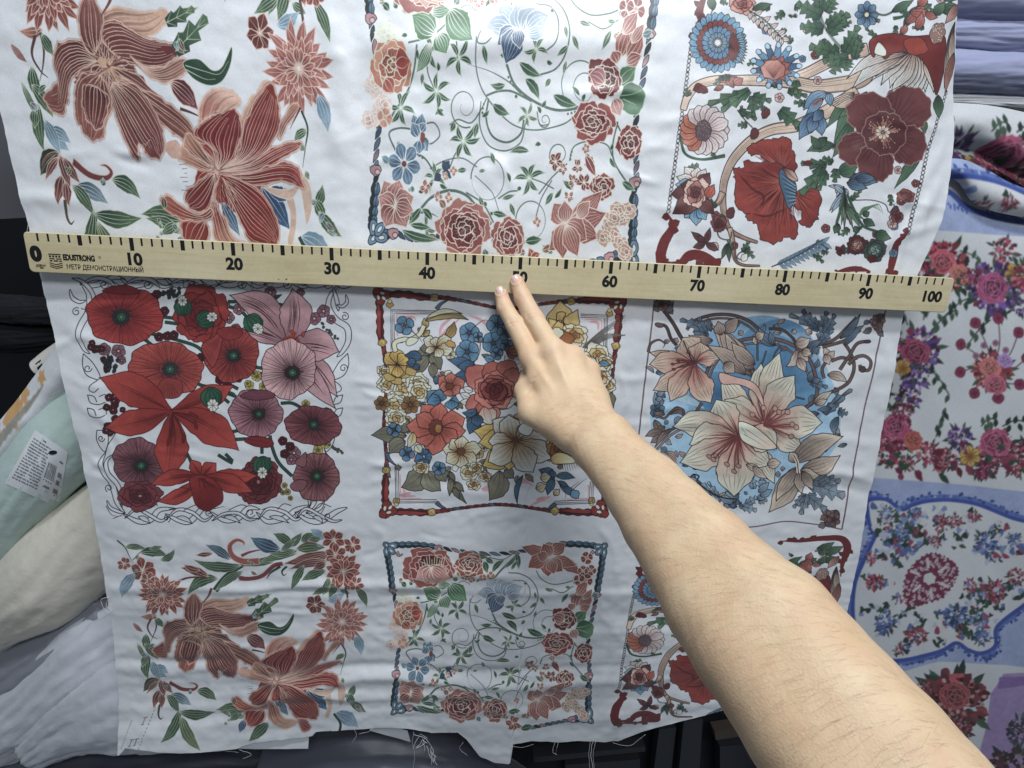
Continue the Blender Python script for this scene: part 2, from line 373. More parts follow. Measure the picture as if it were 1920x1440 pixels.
    def star(s, cx, cy, R, n, col, ln, rot=0, w=.2, bend=.12):
        for i in range(n):
            a = rot+i*6.283/n+s.r.uniform(-.2, .2); rr = R*s.r.uniform(.75, 1.1); s.leaf((cx+math.cos(a)*R*.08, cy+math.sin(a)*R*.08), (cx+math.cos(a)*rr, cy+math.sin(a)*rr), R*w, col, None, R*bend*s.r.choice([-1, 1]), ln, 2, 1)
    def paint(s, pr, M=None):
        for P, col, a, g in s.ops:
            if M is not None:
                P = P @ M[:, :2].T+M[:, 2]
                if g is not None: g = (g[0] @ M[:, :2].T+M[:, 2], g[1] @ M[:, :2].T+M[:, 2]) + tuple(g[2:])
            pr.fill(P, col, a, g)
# ---------------------------------------------------------------- panel with red poppies and lilies in a white line-drawn frame
def art_poppies():
    s = Art(100, 500, 2.88, 11); K = (38, 34, 44); WH = (200, 207, 222); GR = (44, 84, 70); GD = (26, 46, 44); MV = (150, 100, 118); DR = (96, 30, 40)
    def band(p, w=30, lw=3.2): s.scroll(p, w, WH, K, lw, 2)
    def curl(x, y, r, a0, turns=1.2, dirn=1, lw=3.2):
        n = 16; P = [(x+r*(1-.75*i/n)*math.cos(a0+dirn*turns*6.283*i/n), y+r*(1-.75*i/n)*math.sin(a0+dirn*turns*6.283*i/n)) for i in range(n+1)]; s.line(P, lw, K)
    # top of the frame
    for x in (120, 360, 600, 860, 1110, 1330):
        band([(x, 62), (x+60, 100), (x+130, 92), (x+200, 58), (x+270, 70)], 30); band([(x+20, 100), (x+90, 66), (x+160, 70), (x+230, 108), (x+290, 100)], 22)
        curl(x+150, 96, 26, 0, 1.2, 1); s.line([(x+190, 70), (x+215, 110), (x+205, 135)], 3, K, 1)
    for x in (700, 1010): s.lines([[(x, 70), (x+5, 110), (x+40, 135)], [(x+60, 70), (x+50, 110), (x+75, 140)], [(x+25, 60), (x+30, 100)]], 3, K)
    # left side
    band([(130, 60), (172, 120), (196, 190), (186, 250), (152, 310), (140, 370), (166, 440), (200, 470)], 34); band([(95, 62), (150, 80), (200, 130), (222, 200), (210, 250)], 22)
    band([(86, 122), (96, 165), (140, 190), (176, 182)], 20); curl(124, 244, 24, -1, 1.3, -1); s.line([(150, 225), (180, 240), (186, 290)], 3, K)
    for sx, ox in ((1, 0), (-1, 1755)):
        X = lambda x: ox+sx*x
        s.line([(X(165), 468), (X(160), 530), (X(185), 585), (X(240), 612)], 3.2, K); s.line([(X(165), 468), (X(215), 520), (X(252), 590), (X(240), 612)], 3.2, K); curl(X(188), 548, 22, 0, 1.2, sx)
        s.line([(X(240), 612), (X(205), 640), (X(200), 665), (X(225), 676), (X(250), 655)], 3.2, K)
        for y in (690, 760): s.line([(X(190), y), (X(205), y+42), (X(250), y+52), (X(285), y+40)], 3.2, K); s.line([(X(190), y), (X(225), y+10), (X(240), y+40)], 3.2, K); s.line([(X(250), y+10), (X(285), y), (X(292), y+36)], 3, K)
        s.line([(X(240), 880), (X(236), 930), (X(255), 975), (X(282), 1002)], 3.2, K); s.line([(X(240), 880), (X(290), 890), (X(300), 950), (X(282), 1002)], 3.2, K); curl(X(262), 925, 20, 0, 1.2, sx)
        s.line([(X(340), 900), (X(300), 960), (X(284), 1010)], 3, K)
        band([(X(284), 1005), (X(262), 1050), (X(272), 1100), (X(312), 1150), (X(330), 1210), (X(350), 1280), (X(390), 1335)], 34)
        band([(X(330), 1010), (X(290), 1050), (X(300), 1110), (X(345), 1170), (X(370), 1240), (X(372), 1300)], 24)
        curl(X(302), 1195, 22, 2, 1.2, sx); band([(X(290), 1262), (X(310), 1300), (X(350), 1320), (X(385), 1330)], 18); s.lines([[(X(285), 1290), (X(320), 1340), (X(390), 1345)], [(X(325), 1358), (X(370), 1340), (X(400), 1320)]], 3, K)
    # right top
    band([(1545, 96), (1500, 150), (1486, 215), (1525, 285), (1586, 330), (1592, 400), (1560, 460), (1530, 488)], 34); band([(1510, 110), (1530, 180), (1540, 240)], 22)
    band([(1580, 150), (1586, 190), (1560, 215), (1530, 205)], 18); curl(1574, 270, 24, -2, 1.3, 1)
    # bottom
    for x in (390, 620, 860, 1100, 1330):
        j = lambda a: s.r.uniform(-a, a); x += j(26)
        band([(x-10, 1330+j(18)), (x+60+j(16), 1374+j(8)), (x+140+j(16), 1362+j(10)), (x+200+j(20), 1312+j(16)), (x+270+j(20), 1292+j(18))], 30); band([(x, 1366+j(10)), (x+70+j(20), 1322+j(16)), (x+140, 1336+j(12)), (x+200, 1366+j(8)), (x+250, 1348+j(14))], 18); curl(x+200+j(30), 1340+j(16), 20+j(8), 1+j(1), 1.2, s.r.choice([-1, 1])); s.line([(x+110+j(20), 1312), (x+150+j(20), 1278+j(10)), (x+195+j(20), 1292)], 3, K); s.line([(x+30+j(20), 1310+j(10)), (x+60, 1290+j(12)), (x+90+j(20), 1300)], 3, K, 1); s.leaf((x+70+j(20), 1350), (x+150+j(20), 1385), 12, WH, None, j(14), K, 3, 0)
    # stems
    for p in ([(490, 390), (600, 480), (760, 620), (990, 700)], [(520, 360), (680, 400), (800, 450), (900, 600), (1000, 660)], [(700, 960), (740, 1040), (760, 1090)], [(600, 300), (700, 310), (790, 290)], [(580, 270), (660, 280)], [(760, 225), (880, 205), (1000, 235), (1050, 280)],
              [(1170, 910), (1185, 980), (1220, 1060), (1290, 1130)], [(900, 860), (960, 890), (1010, 880)], [(900, 900), (970, 930), (1040, 930)], [(1110, 900), (1125, 950), (1128, 1010)], [(890, 1015), (930, 1040), (970, 1060)], [(930, 1010), (970, 1050)], [(1230, 735), (1290, 735), (1340, 760)], [(800, 640), (900, 660), (980, 690)], [(910, 700), (950, 735)], [(940, 190), (1060, 190), (1160, 195), (1280, 215)], [(1080, 540), (1150, 550)], [(1080, 570), (1150, 580)]):
        s.line(p, 13, GD); s.line(p, 8, GR)
    s.leaf((1150, 190), (1235, 150), 13, (60, 72, 80), None, 0, K, 2.5, 1)
    # small flower clusters
    r = s.r
    for (x, y, R) in ((280, 445, 36), (355, 455, 38), (1000, 230, 32), (945, 275, 34), (1210, 240, 36), (1410, 280, 36), (1460, 240, 36), (1500, 285, 26), (1170, 140, 34), (1335, 140, 24), (1300, 1005, 38), (1285, 1042, 30), (930, 210, 22), (370, 505, 24), (985, 335, 28)):
        s.five(x, y, R, MV, None, K, 5, None, 2.4, .48, (205, 170, 180))
    for i in range(34):
        x, y = r.choice([(235, 430, ), (250, 460), (265, 520), (265, 540), (330, 700), (300, 760), (350, 790), (320, 840), (300, 870), (345, 740)]); x += r.uniform(-30, 40); y += r.uniform(-25, 25)
        s.five(x, y, r.uniform(15, 24), DR, None, (30, 14, 20), 4, None, 2, .55, (190, 150, 160), 1, .22, 0)
    for (x, y) in ((560, 150), (540, 165), (600, 240), (615, 375), (650, 370), (570, 380), (800, 490), (780, 500), (1240, 940), (1280, 970), (1250, 1010), (900, 610), (940, 640), (1000, 600)): s.five(x, y, 26, DR, None, (30, 14, 20), 5, None, 2, .5, (150, 90, 110))
    for i in range(16): x, y = 310+r.uniform(-35, 35), 540+r.uniform(-40, 40); s.leaf((x, y), (x+r.uniform(-26, 26), y-26), 10, (58, 60, 66), None, 0, (24, 24, 28), 2, 0)
    for i in range(14): x, y = 640+r.uniform(-50, 40), 160+r.uniform(-35, 35); s.leaf((x, y), (x+r.uniform(-26, 26), y-24), 10, (48, 58, 58), None, 0, (24, 24, 28), 2, 0)
    for (x, y, R) in ((1060, 640, 26), (1100, 590, 30), (1135, 645, 24), (1085, 575, 20), (1050, 630, 18), (1365, 740, 24), (1470, 955, 28), (1430, 990, 28), (1250, 1180, 16), (1265, 1215, 18), (1240, 1220, 14), (1280, 1250, 14), (1225, 1205, 14)): s.five(x, y, R, (196, 182, 92), (150, 140, 70), (70, 66, 40), 5, None, 2, .5, (120, 112, 60))
    for i in range(26):
        t = i/26; x, y = (1490+t*70, 965+t*35) if i % 2 else (1450+t*85, 310+t*80); s.blob(x+r.uniform(-12, 12), y+r.uniform(-8, 8), 7, 7, 0, (96, 100, 70) if i % 2 else (70, 84, 74), 10, 0, 3, K, 1.6)
    # back red double poppy
    s.ruffle(790, 265, 150, 160, .2, [(158, 48, 46), (150, 44, 44), (120, 32, 36)], (70, 16, 22), 7, 4, 3)
    # pink lily
    PK, PD, pl = (198, 156, 170), (150, 104, 120), (70, 34, 48)
    for (t, w, bd) in (((1010, 335), 45, 8), ((1535, 700), 58, -20), ((1525, 765), 52, 10), ((950, 155), 82, 60), ((1290, 118), 88, 24), ((1542, 460), 88, -18)):
        s.leaf((1280, 420), t, w, PD, PK, bd, K, 3.2, 0, pos=.55); u = np.array(t)-np.array((1280, 420)); nn = np.array([-u[1], u[0]])/np.hypot(*u)
        for k in range(9):
            a, b = sorted((r.uniform(.15, .5), r.uniform(.5, .92))); o = r.uniform(-.35, .35)*w; f = lambda q: np.array((1280, 420))+u*q+nn*(bd*math.sin(q*3.14)+o); s.line([f(a), f((a+b)/2), f(b)], 2.6, pl, 2)
    for k in range(4): s.line([(1300, 400), (1280-18*k+30, 350+10*k)], 9, (160, 52, 40)); s.blob(1262+30*k, 385-(k % 2)*40+6*k, 16, 8, .6*k, (172, 62, 48), 12, .1, 3, K, 2)
    # poppies
    PL = (84, 22, 28)
    s.poppy(385, 262, 206, 158, .05, (174, 54, 52), (132, 36, 42), line=(88, 20, 28), dx=-18, dy=10)
    s.shape([(260, 130), (380, 98), (470, 130), (440, 150), (350, 150)], (128, 32, 38), PL, 2.5)
    s.poppy(607, 552, 204, 146, .10, (182, 74, 66), (146, 52, 52), (64, 52, 62), line=(88, 24, 30), dx=24, dy=2)
    s.shape([(560, 660), (600, 600), (690, 620), (690, 690), (640, 712), (555, 695)], (150, 56, 54), PL, 2.5)
    for k in range(8): s.line([(570+k*15, 700-3*abs(k-4)), (600+k*6, 630)], 2.2, PL, 1)
    s.poppy(965, 475, 145, 150, .3, (166, 62, 58), (126, 42, 46), line=(74, 20, 28), dx=10, dy=5, cr=.27)
    s.shape([(800, 430), (860, 380), (915, 350), (905, 440), (870, 540), (840, 520)], (156, 56, 54), PL, 3)
    for k in range(8): s.line([(812+k*12, 440-k*9), (850+k*5, 500-k*9)], 2.2, PL, 1)
    s.shape([(880, 345), (960, 325), (1020, 350), (1000, 385), (930, 395)], (140, 44, 48), PL, 3)
    # mauve poppies
    s.poppy(1272, 552, 148, 162, .3, (198, 160, 170), (122, 82, 96), (54, 40, 48), line=(58, 28, 42), dx=22, dy=18, cr=.28)
    s.poppy(1095, 790, 145, 130, .1, (170, 118, 136), (112, 62, 78), line=(58, 24, 38), dx=15, dy=5, cr=.26)
    s.shape([(1010, 700), (1070, 668), (1160, 668), (1200, 700), (1100, 720)], (118, 64, 84), (50, 22, 34), 2.6)
    s.poppy(1404, 856, 152, 106, .05, (142, 78, 90), (100, 48, 60), line=(52, 18, 30), dx=3, dy=-4, cr=.32)
    s.poppy(1422, 1135, 122, 132, 0, (150, 96, 106), (98, 50, 64), line=(52, 20, 32), dx=2, dy=-5, cr=.3)
    s.shape([(1280, 1180), (1320, 1150), (1370, 1160), (1350, 1205), (1300, 1210)], (140, 88, 98), (52, 20, 32), 2.6); s.shape([(1305, 1060), (1350, 1010), (1368, 1008), (1360, 1080)], (140, 88, 98), (52, 20, 32), 2.6)
    s.poppy(470, 1062, 150, 132, .6, (142, 88, 104), (96, 50, 66), line=(54, 22, 34), dx=6, dy=12, cr=.3)
    s.ruffle(470, 1238, 115, 84, .1, [(132, 62, 72), (128, 56, 68), (104, 42, 54)], (58, 20, 30), 6, 4, 2.6, None, (190, 140, 140))
    s.blob(1115, 945, 80, 28, .12, (132, 36, 40), 24, .05, 3, PL, 3); s.lines([[(1045, 930), (1110, 940), (1180, 960)], [(1050, 955), (1120, 958)]], 2.5, PL)
    s.ruffle(1110, 1160, 118, 132, .4, [(124, 52, 58), (120, 48, 56), (96, 32, 42)], (54, 16, 24), 7, 5, 2.8, None, (170, 110, 110))
    # red lilies
    LR, LD, ll = (184, 66, 56), (148, 40, 38), (92, 20, 24)
    def lily(c, P):
        for (t, w, bd) in P:
            s.leaf(c, t, w, LD, LR, bd, ll, 3, 0, pos=.55); u = np.array(t, float)-np.array(c); nn = np.array([-u[1], u[0]])/np.hypot(*u)
            for k in range(7):
                o = r.uniform(-.22, .22)*w; b = r.uniform(.45, .85); f = lambda q: np.array(c)+u*q+nn*(bd*math.sin(q*3.14)+o*min(1, q*3)); s.line([f(.05), f(b/2), f(b)], 3, ll, 1, a=.8)
            s.line([np.array(c)+u*q+nn*bd*math.sin(q*3.14) for q in (.05, .3, .6, .9)], 4, (128, 34, 34), 1)
    lily((640, 778), [((975, 640), 68, 10), ((250, 600), 88, 20), ((278, 868), 70, -12), ((1002, 990), 86, -28), ((612, 1155), 88, -16)])
    for (x, y, a) in ((760, 800, .6), (770, 850, 1.3), (705, 925, 1.7), (640, 890, 1.5), (625, 940, 1.8)): s.line([(645, 785), ((645+x)/2+8, (785+y)/2), (x, y)], 5, ll); s.blob(x, y, 30, 9, a, (120, 26, 28), 14, .05, 3, ll, 2)
    lily((800, 1130), [((1105, 1125), 46, 10), ((560, 1265), 40, -35), ((525, 1178), 42, 20), ((745, 1040), 34, 0), ((880, 1060), 42, 0), ((1080, 1215), 50, -10)])
    s.shape([(740, 1130), (830, 1130), (900, 1180), (918, 1260), (870, 1300), (830, 1318), (780, 1290), (755, 1230)], (146, 38, 38), ll, 3, ((800, 1130), (830, 1320), (120, 28, 32)))
    for k in range(12): s.line([(800+r.uniform(-20, 30), 1140), (790+k*9, 1200), (765+k*12, 1285)], 2.6, ll, 1)
    s.lines([[(700, 1160), (760, 1130), (840, 1120), (960, 1125)], [(690, 1190), (760, 1200)]], 3, ll)
    for a in ((700, 220, 48, -1.6), (822, 286, 50, -.4), (1078, 305, 54, .85), (855, 705, 58, 1.4), (1130, 1072, 52, 1.57)): s.pod(*a)
    return s
# ---------------------------------------------------------------- panel with the mixed bouquet in a red ribbon frame
def art_bouquet():
    s = Art(680, 520, 3.0, 12); r = s.r; K = (44, 34, 38); RD, RD2 = (142, 44, 46), (108, 32, 40); BL, BD = (98, 152, 196), (44, 82, 122); CR, YE, BR = (218, 210, 190), (196, 166, 92), (150, 104, 60); CO, CD = (198, 106, 94), (160, 74, 68); LG = (142, 142, 126)
    cols = [RD, (120, 60, 62), (92, 106, 140), RD2, (150, 60, 56)]
    def side(P, w0, thick_ends=True):
        P = catmull(P, 10); n = len(P)
        for i in range(0, n-3, 3):
            t = i/(n-1); e = min(t, 1-t); w = w0*(1.0 if e < .20 else .62 if e < .3 else .45); a, b = P[i], P[min(n-1, i+4)]; u = (b-a)/(np.hypot(*(b-a))+1e-6); nn = np.array([-u[1], u[0]])
            if e < .20: pass
            else: s.leaf(a-u*6-nn*w*.4, b+u*6+nn*w*.4, w*.36, cols[(i//3) % 5], None, 0, K, 2.4, 0)
        for Q in (P[:int(.22*n)], P[-int(.22*n):][::-1]):
            T = np.gradient(Q, axis=0); T /= np.hypot(*T.T)[:, None]; Nn = np.stack([-T[:, 1], T[:, 0]], 1); q = np.arange(len(Q)); hw = w0*(.40+.07*np.sin(q*1.1)); L = np.vstack([Q+Nn*hw[:, None], (Q-Nn*hw[:, None])[::-1]])
            s.fill(L, RD2); s.line(np.vstack([L, L[:1]]), 3, K, raw=True); s.line(Q[1:-1]+Nn[1:-1]*w0*.12, w0*.34, (158, 58, 54), 2, raw=True); s.line(Q[1:-1]-Nn[1:-1]*w0*.16, 3, K, raw=True)
        for f in (.235, .765):
            c = P[int(f*(n-1))]; s.blob(c[0], c[1], 24, 22, 0, (178, 150, 80), 16, .1, 4, K, 2.6); s.line([c+np.array([-10, -8]), c+np.array([6, -10]), c+np.array([8, 6])], 4, (214, 192, 120))
    side([(120, 98), (230, 95), (340, 112), (470, 118), (600, 140), (760, 172), (900, 172), (1010, 150), (1120, 138), (1250, 128), (1350, 128), (1420, 140)], 46)
    side([(92, 130), (98, 220), (100, 320), (122, 420), (132, 560), (130, 700), (120, 820), (128, 940), (136, 1040), (130, 1140), (128, 1230), (130, 1290)], 46)
    side([(1442, 160), (1440, 250), (1428, 350), (1412, 470), (1400, 600), (1390, 740), (1386, 860), (1378, 960), (1368, 1060), (1362, 1160), (1360, 1290)], 46)
    side([(150, 1318), (240, 1318), (340, 1325), (440, 1318), (560, 1300), (700, 1282), (800, 1280), (920, 1292), (1040, 1310), (1140, 1316), (1240, 1322), (1330, 1322)], 44)
    for cx, cy, sx, sy in ((92, 92, 1, 1), (1448, 142, -1, 1), (130, 1318, 1, -1), (1348, 1318, -1, -1)):
        for dx, dy, R in ((0, 0, 34), (38, 6, 26), (8, 40, 26), (-14, -12, 22)): s.blob(cx+dx*sx, cy+dy*sy, R, R, 0, (150, 50, 46), 20, .05, 4, K, 3)
        for dx, dy, a in ((18, -2, .2), (-4, 22, 1.4), (26, 26, .8)): s.blob(cx+dx*sx, cy+dy*sy, 15, 9, a*sx*sy, (224, 208, 200), 14, .04, 3, K, 2)
        s.blob(cx+60*sx, cy+62*sy, 20, 18, 0, (190, 158, 90), 14, .12, 4, K, 2.5); s.blob(cx+60*sx, cy+44*sy, 12, 12, 0, (214, 190, 140), 12, .1, 4, K, 2)
    PKL = (206, 158, 172)
    for d in (0, 8, 18):
        c = K if d != 8 else (110, 100, 110); L = [[(160+d, 410), (158+d, 182+d), (430, 190+d)], [(1225, 206+d), (1378-d, 212+d), (1370-d, 450)], [(182+d, 1045), (188+d, 1268-d), (418, 1270-d)], [(1300-d, 1150), (1294-d, 1272-d), (1080, 1278-d)]]
        for q in L: s.line(q, 3, c, raw=True)
    for q in ([(195, 330), (192, 205), (320, 208)], [(1250, 236), (1345, 240), (1340, 330)], [(210, 1110), (216, 1244), (330, 1246)], [(1150, 1250), (1270, 1246), (1272, 1170)]): s.line(q, 5, PKL, raw=True)
    for q in ([(215, 300), (220, 240), (280, 225), (300, 245)], [(1270, 250), (1320, 256), (1325, 300)], [(225, 1180), (250, 1225), (300, 1232)], [(600, 215), (680, 250), (740, 330)], [(430, 330), (450, 270), (520, 215)], [(420, 350), (470, 300), (560, 220)], [(860, 1200), (900, 1150), (960, 1170)], [(940, 1190), (960, 1110)], [(930, 1290), (1010, 1250), (1060, 1230)], [(690, 1160), (720, 1230)], [(1060, 1240), (1100, 1220)], [(240, 1020), (300, 1040)]): s.line(q, 12, PKL, 2)
    for x, y in ((620, 360), (580, 470), (450, 530), (930, 1130), (1010, 1240), (700, 1180), (240, 1215), (300, 1000), (690, 600)): s.leaf((x-34, y+10), (x+34, y-10), 15, PKL, None, 8)
    s.lines([[(840, 500), (860, 620)], [(800, 440), (795, 500)], [(600, 300), (690, 240), (740, 300)]], 5, (150, 112, 124))
    for i in range(16): x, y = 850+r.uniform(-50, 60), 470+r.uniform(-60, 90); s.line([(x, y), (x+r.uniform(-30, 30), y+r.uniform(-30, 30))], 3, (140, 112, 122))
    # ribbon tails
    for q in ([(415, 180), (440, 150), (480, 130)], [(135, 985), (150, 1020), (190, 1055)], [(415, 1268), (440, 1290), (470, 1302)], [(1085, 1275), (1060, 1290), (1040, 1305)]): s.scroll(q, 24, (74, 104, 140), K, 2.6, 1)
    for k in range(120):
        x, y = r.uniform(130, 1290), r.uniform(240, 1120); q = r.random()
        if abs(x-720) > 560 and q > .5: continue
        if q < .45: s.leaf((x, y), (x+r.uniform(-60, 60), y+r.uniform(-50, 50)), r.uniform(10, 18), r.choice([LG, (126, 130, 118), (150, 140, 116)]), (124, 124, 112), r.uniform(-10, 10), K, 2.4, 1)
        elif q < .62: s.five(x, y, r.uniform(18, 30), r.choice([BL, (210, 200, 176), (200, 176, 110)]), None, K, 5, None, 2.2, .5, (150, 120, 80), 1, .18, 1)
        elif q < .82: s.leaf((x, y), (x+r.uniform(-50, 50), y+r.uniform(-50, 50)), r.uniform(12, 20), r.choice([CR, (206, 190, 150)]), (222, 214, 198), 6, K, 2.4, 1)
        else: s.line([(x, y), (x+r.uniform(-50, 50), y+r.uniform(-40, 40))], 7, PKL, 2)
    # grey green leaves
    def gl(b, t, w, bd=0, c=LG): s.leaf(b, t, w, c, (122, 124, 110), bd, K, 3, 3)
    for a in (((245, 890), (50, 885), 48, 8), ((240, 920), (150, 990), 46, 10), ((260, 800), (180, 860), 50, 0), ((350, 1080), (218, 1180), 62, -20), ((360, 1090), (440, 1200), 58, 14), ((440, 1070), (470, 1150), 40, 10), ((770, 1090), (712, 1255), 60, -20), ((800, 1080), (850, 1130), 30, 0), ((480, 1110), (585, 1275), 22, 10), ((500, 1120), (488, 1230), 17, 0), ((520, 1150), (570, 1205), 17, 0), ((490, 1090), (520, 1150), 14, 0), ((510, 1180), (545, 1250), 16, 0), ((375, 420), (300, 470), 34, 6), ((380, 430), (440, 520), 36, -6), ((370, 440), (300, 560), 34, 8), ((380, 400), (320, 400), 26, 0), ((400, 480), (400, 570), 26, 4), ((1380, 640), (1410, 740), 40, 10), ((700, 1090), (640, 1080), 26, 0)): gl(*a)
    for k in range(9): s.line([(1235+k*7, 395+k*2), (1340+k*3, 300+k*6), (1478, 212+k*14 if k < 4 else 322)], 5, (112, 110, 108), 1); s.line([(1238+k*7, 398), (1340+k*3, 304+k*6), (1476, 214 if k < 4 else 326)], 2.4, (54, 52, 56), 1)
    def pet(c, L, c0, c1, w=3, v=3): 
        for (t, pw, bd) in L: s.leaf(c, t, pw, c0, c1, bd, K, w, v, (90, 66, 52), 2.2, .6, wav=.05)
    # cream and yellow blossoms along the left
    for (x, y, R) in ((230, 620, 90), (310, 600, 74), (180, 720, 72), (190, 790, 62), (320, 640, 70), (120, 530, 40), (140, 600, 60)):
        s.ruffle(x, y, R, R*.85, .2, [(222, 214, 196), (216, 204, 178), (204, 178, 116)], (74, 56, 48), 6, 3, 2.8, None, None, .12)
    for (x, y) in ((230, 545), (270, 530), (190, 580), (150, 560)): s.blob(x, y, 34, 22, .3, (190, 166, 96), 16, .1, 4, K, 2.4)
    for (x, y, R) in ((270, 715, 54), (110, 705, 44)): s.five(x, y, R, (160, 122, 70), (120, 84, 50), K, 6, None, 2.6, .36, (120, 84, 50))
    pet((195, 490), [((125, 430), 42, 0), ((190, 400), 40, 0), ((255, 440), 42, 0), ((240, 545), 46, 8), ((150, 540), 44, -8), ((200, 565), 34, 0)], (186, 150, 72), (212, 182, 96))
    pet((345, 300), [((325, 335), 22, 0), ((372, 325), 22, 0), ((345, 230), 20, 8)], (150, 130, 80), (196, 180, 120))
    s.scroll([(185, 420), (180, 370), (230, 350), (270, 350), (320, 320), (345, 270)], 26, (214, 204, 182), K, 2.8, 0); s.leaf((355, 245), (595, 240), 26, (178, 160, 108), (160, 142, 88), -34, K, 3.2, 1); s.leaf((360, 230), (560, 205), 14, (216, 206, 184), None, -26, K, 2.8, 0)
    s.blob(275, 360, 36, 22, -.4, (220, 212, 192), 18, .08, 3, K, 2.6)
    s.leaf((470, 340), (515, 250), 26, (182, 154, 92), (150, 120, 64), 10, K, 3, 2)
    pet((415, 395), [((340, 350), 34, 8), ((410, 335), 34, 0), ((500, 345), 36, -8), ((510, 410), 38, 0), ((440, 450), 30, 0), ((350, 420), 20, 0)], (190, 164, 104), (222, 214, 196)); s.blob(495, 375, 30, 18, .3, (190, 150, 84), 14, .12, 5, K, 2.6)
    # blue flowers
    def blu(x, y, R, n=5, rot=None): s.five(x, y, R, BL, (86, 136, 182), K, n, rot, 3, .5, (58, 92, 130), 1, .14, 3)
    for a in ((235, 272, 56, 4), (600, 312, 58, 5), (650, 335, 30, 4), (755, 268, 60, 5), (735, 368, 64, 5), (810, 380, 40, 4), (755, 430, 36, 4), (590, 418, 68, 5), (800, 310, 46, 4)): blu(*a)
    for a in (((640, 520), (478, 462), 34, 10), ((645, 525), (500, 560), 38, -10), ((640, 500), (530, 500), 34, 0)): s.leaf(a[0], a[1], a[2], (54, 90, 130), (76, 118, 162), (a+(0,))[3], K, 3, 3)
    s.leaf((740, 470), (680, 445), 20, BL, None, 0, K, 2.8, 1); s.lines([[(275, 300), (320, 345), (340, 375)], [(662, 370), (655, 430), (620, 490)]], 4, K)
    for a in (((330, 460), (235, 440), 30, 8), ((300, 470), (245, 480), 24, -4), ((290, 490), (320, 520), 20, 0)): s.leaf(a[0], a[1], a[2], (74, 118, 160), (52, 90, 132), (a+(0,))[3], K, 3, 2)
    for a in (((420, 710), (360, 640), 46, 8), ((430, 700), (430, 625), 44, 0), ((440, 690), (360, 700), 40, 0), ((490, 690), (545, 700), 40, 6), ((500, 690), (500, 745), 38, 0), ((410, 600), (430, 545), 20, 0)): s.leaf(a[0], a[1], a[2], (70, 122, 168), BL, (a+(0,))[3], K, 3, 3)
    # coral blossom, rose, dahlia
    pet((495, 612), [((425, 560), 34, 0), ((500, 535), 36, 0), ((575, 580), 36, 0), ((545, 650), 34, 0), ((465, 665), 34, 0), ((430, 615), 28, 0)], (168, 84, 74), (208, 124, 108)); s.blob(490, 612, 24, 20, 0, (130, 70, 50), 14, .12, 6, K, 2.6)
    for (b, t, w) in (((610, 680), (545, 650), 20), ((620, 640), (560, 620), 18), ((610, 700), (545, 700), 18)): s.leaf(b, t, w, (222, 216, 208), None, 0, K, 2.6, 1)
    RS = [(204, 128, 118), (182, 98, 92), (156, 70, 68), (118, 44, 48)]
    for (x, y, rx, ry, a) in ((650, 560, 78, 70, .5), (740, 530, 70, 56, 0), (815, 520, 62, 56, .3), (630, 710, 48, 54, .4), (700, 760, 76, 64, 0), (820, 640, 60, 80, 0), (840, 560, 50, 50, 0)): s.blob(x, y, rx, ry, a, RS[1], 30, .06, 4, K, 3, ((x-rx*.6, y-ry*.6), (x+rx*.7, y+ry*.7), RS[0]))
    s.leaf((690, 720), (720, 835), 52, (206, 160, 150), (226, 206, 198), 0, K, 3, 2); s.leaf((770, 740), (880, 690), 36, (222, 208, 200), None, -20, K, 2.8, 2)
    s.ruffle(740, 635, 115, 105, .2, [(206, 128, 118), RS[1], RS[2], RS[3]], (60, 22, 28), 5, 5, 3)
    for q in ([(690, 690), (660, 620), (700, 570), (790, 575)], [(700, 700), (740, 720), (810, 680)], [(715, 650), (730, 610), (790, 600), (815, 640), (780, 690), (730, 690)]): s.line(q, 3.4, K)
    for a in (((650, 760), (580, 790), 34, 0), ((655, 790), (600, 880), 40, 6), ((640, 770), (650, 840), 34, 0)): s.leaf(a[0], a[1], a[2], (50, 84, 122), (70, 112, 154), (a+(0,))[3], K, 3, 3)
    s.leaf((640, 740), (560, 760), 22, (70, 110, 150), None, -14, K, 3, 1)
    pet((420, 845), [((330, 715), 52, 8), ((440, 705), 52, 0), ((575, 790), 66, 0), ((580, 860), 50, 10), ((520, 945), 56, -8), ((395, 1000), 62, 0), ((290, 920), 60, 0), ((245, 830), 56, -6), ((300, 770), 48, 0)], (166, 74, 66), (204, 112, 98), 3.2)
    s.blob(412, 842, 38, 46, .2, (118, 60, 48), 30, .1, 10, K, 2.6); s.blob(426, 848, 20, 26, 0, (176, 122, 62), 14, .06, 4, K, 2.4)
    # small blue accents
    for a in ((178, 856, 42, 4), (250, 990, 44, 4), (430, 1075, 40, 5)): blu(*a)
    for a in (((345, 1020), (290, 1030), 40, 0), ((350, 1010), (390, 1010), 44, 0), ((345, 1000), (340, 960), 30, 0), ((345, 1020), (345, 1058), 30, 0)): s.leaf(a[0], a[1], a[2], (62, 108, 156), (80, 128, 176), (a+(0,))[3], K, 3, 1)
    s.leaf((285, 870), (250, 960), 24, (200, 172, 96), (222, 212, 190), -10, K, 2.8, 1); s.leaf((300, 940), (330, 990), 24, CR, None, 0, K, 2.8, 1)
    # cream lower blossoms
    pet((550, 985), [((450, 965), 40, 6), ((500, 905), 38, 0), ((565, 890), 40, 0), ((670, 965), 44, -10), ((640, 1045), 42, 0), ((550, 1070), 44, 0), ((470, 1040), 38, 0)], (170, 134, 72), (222, 212, 186)); s.blob(553, 978, 26, 22, 0, (110, 68, 40), 14, .14, 7, K, 2.6)
    for k in range(16): a = k*.39; s.line([(553, 980), (553+math.cos(a)*52, 980+math.sin(a)*48)], 2.4, (110, 72, 44), 1)
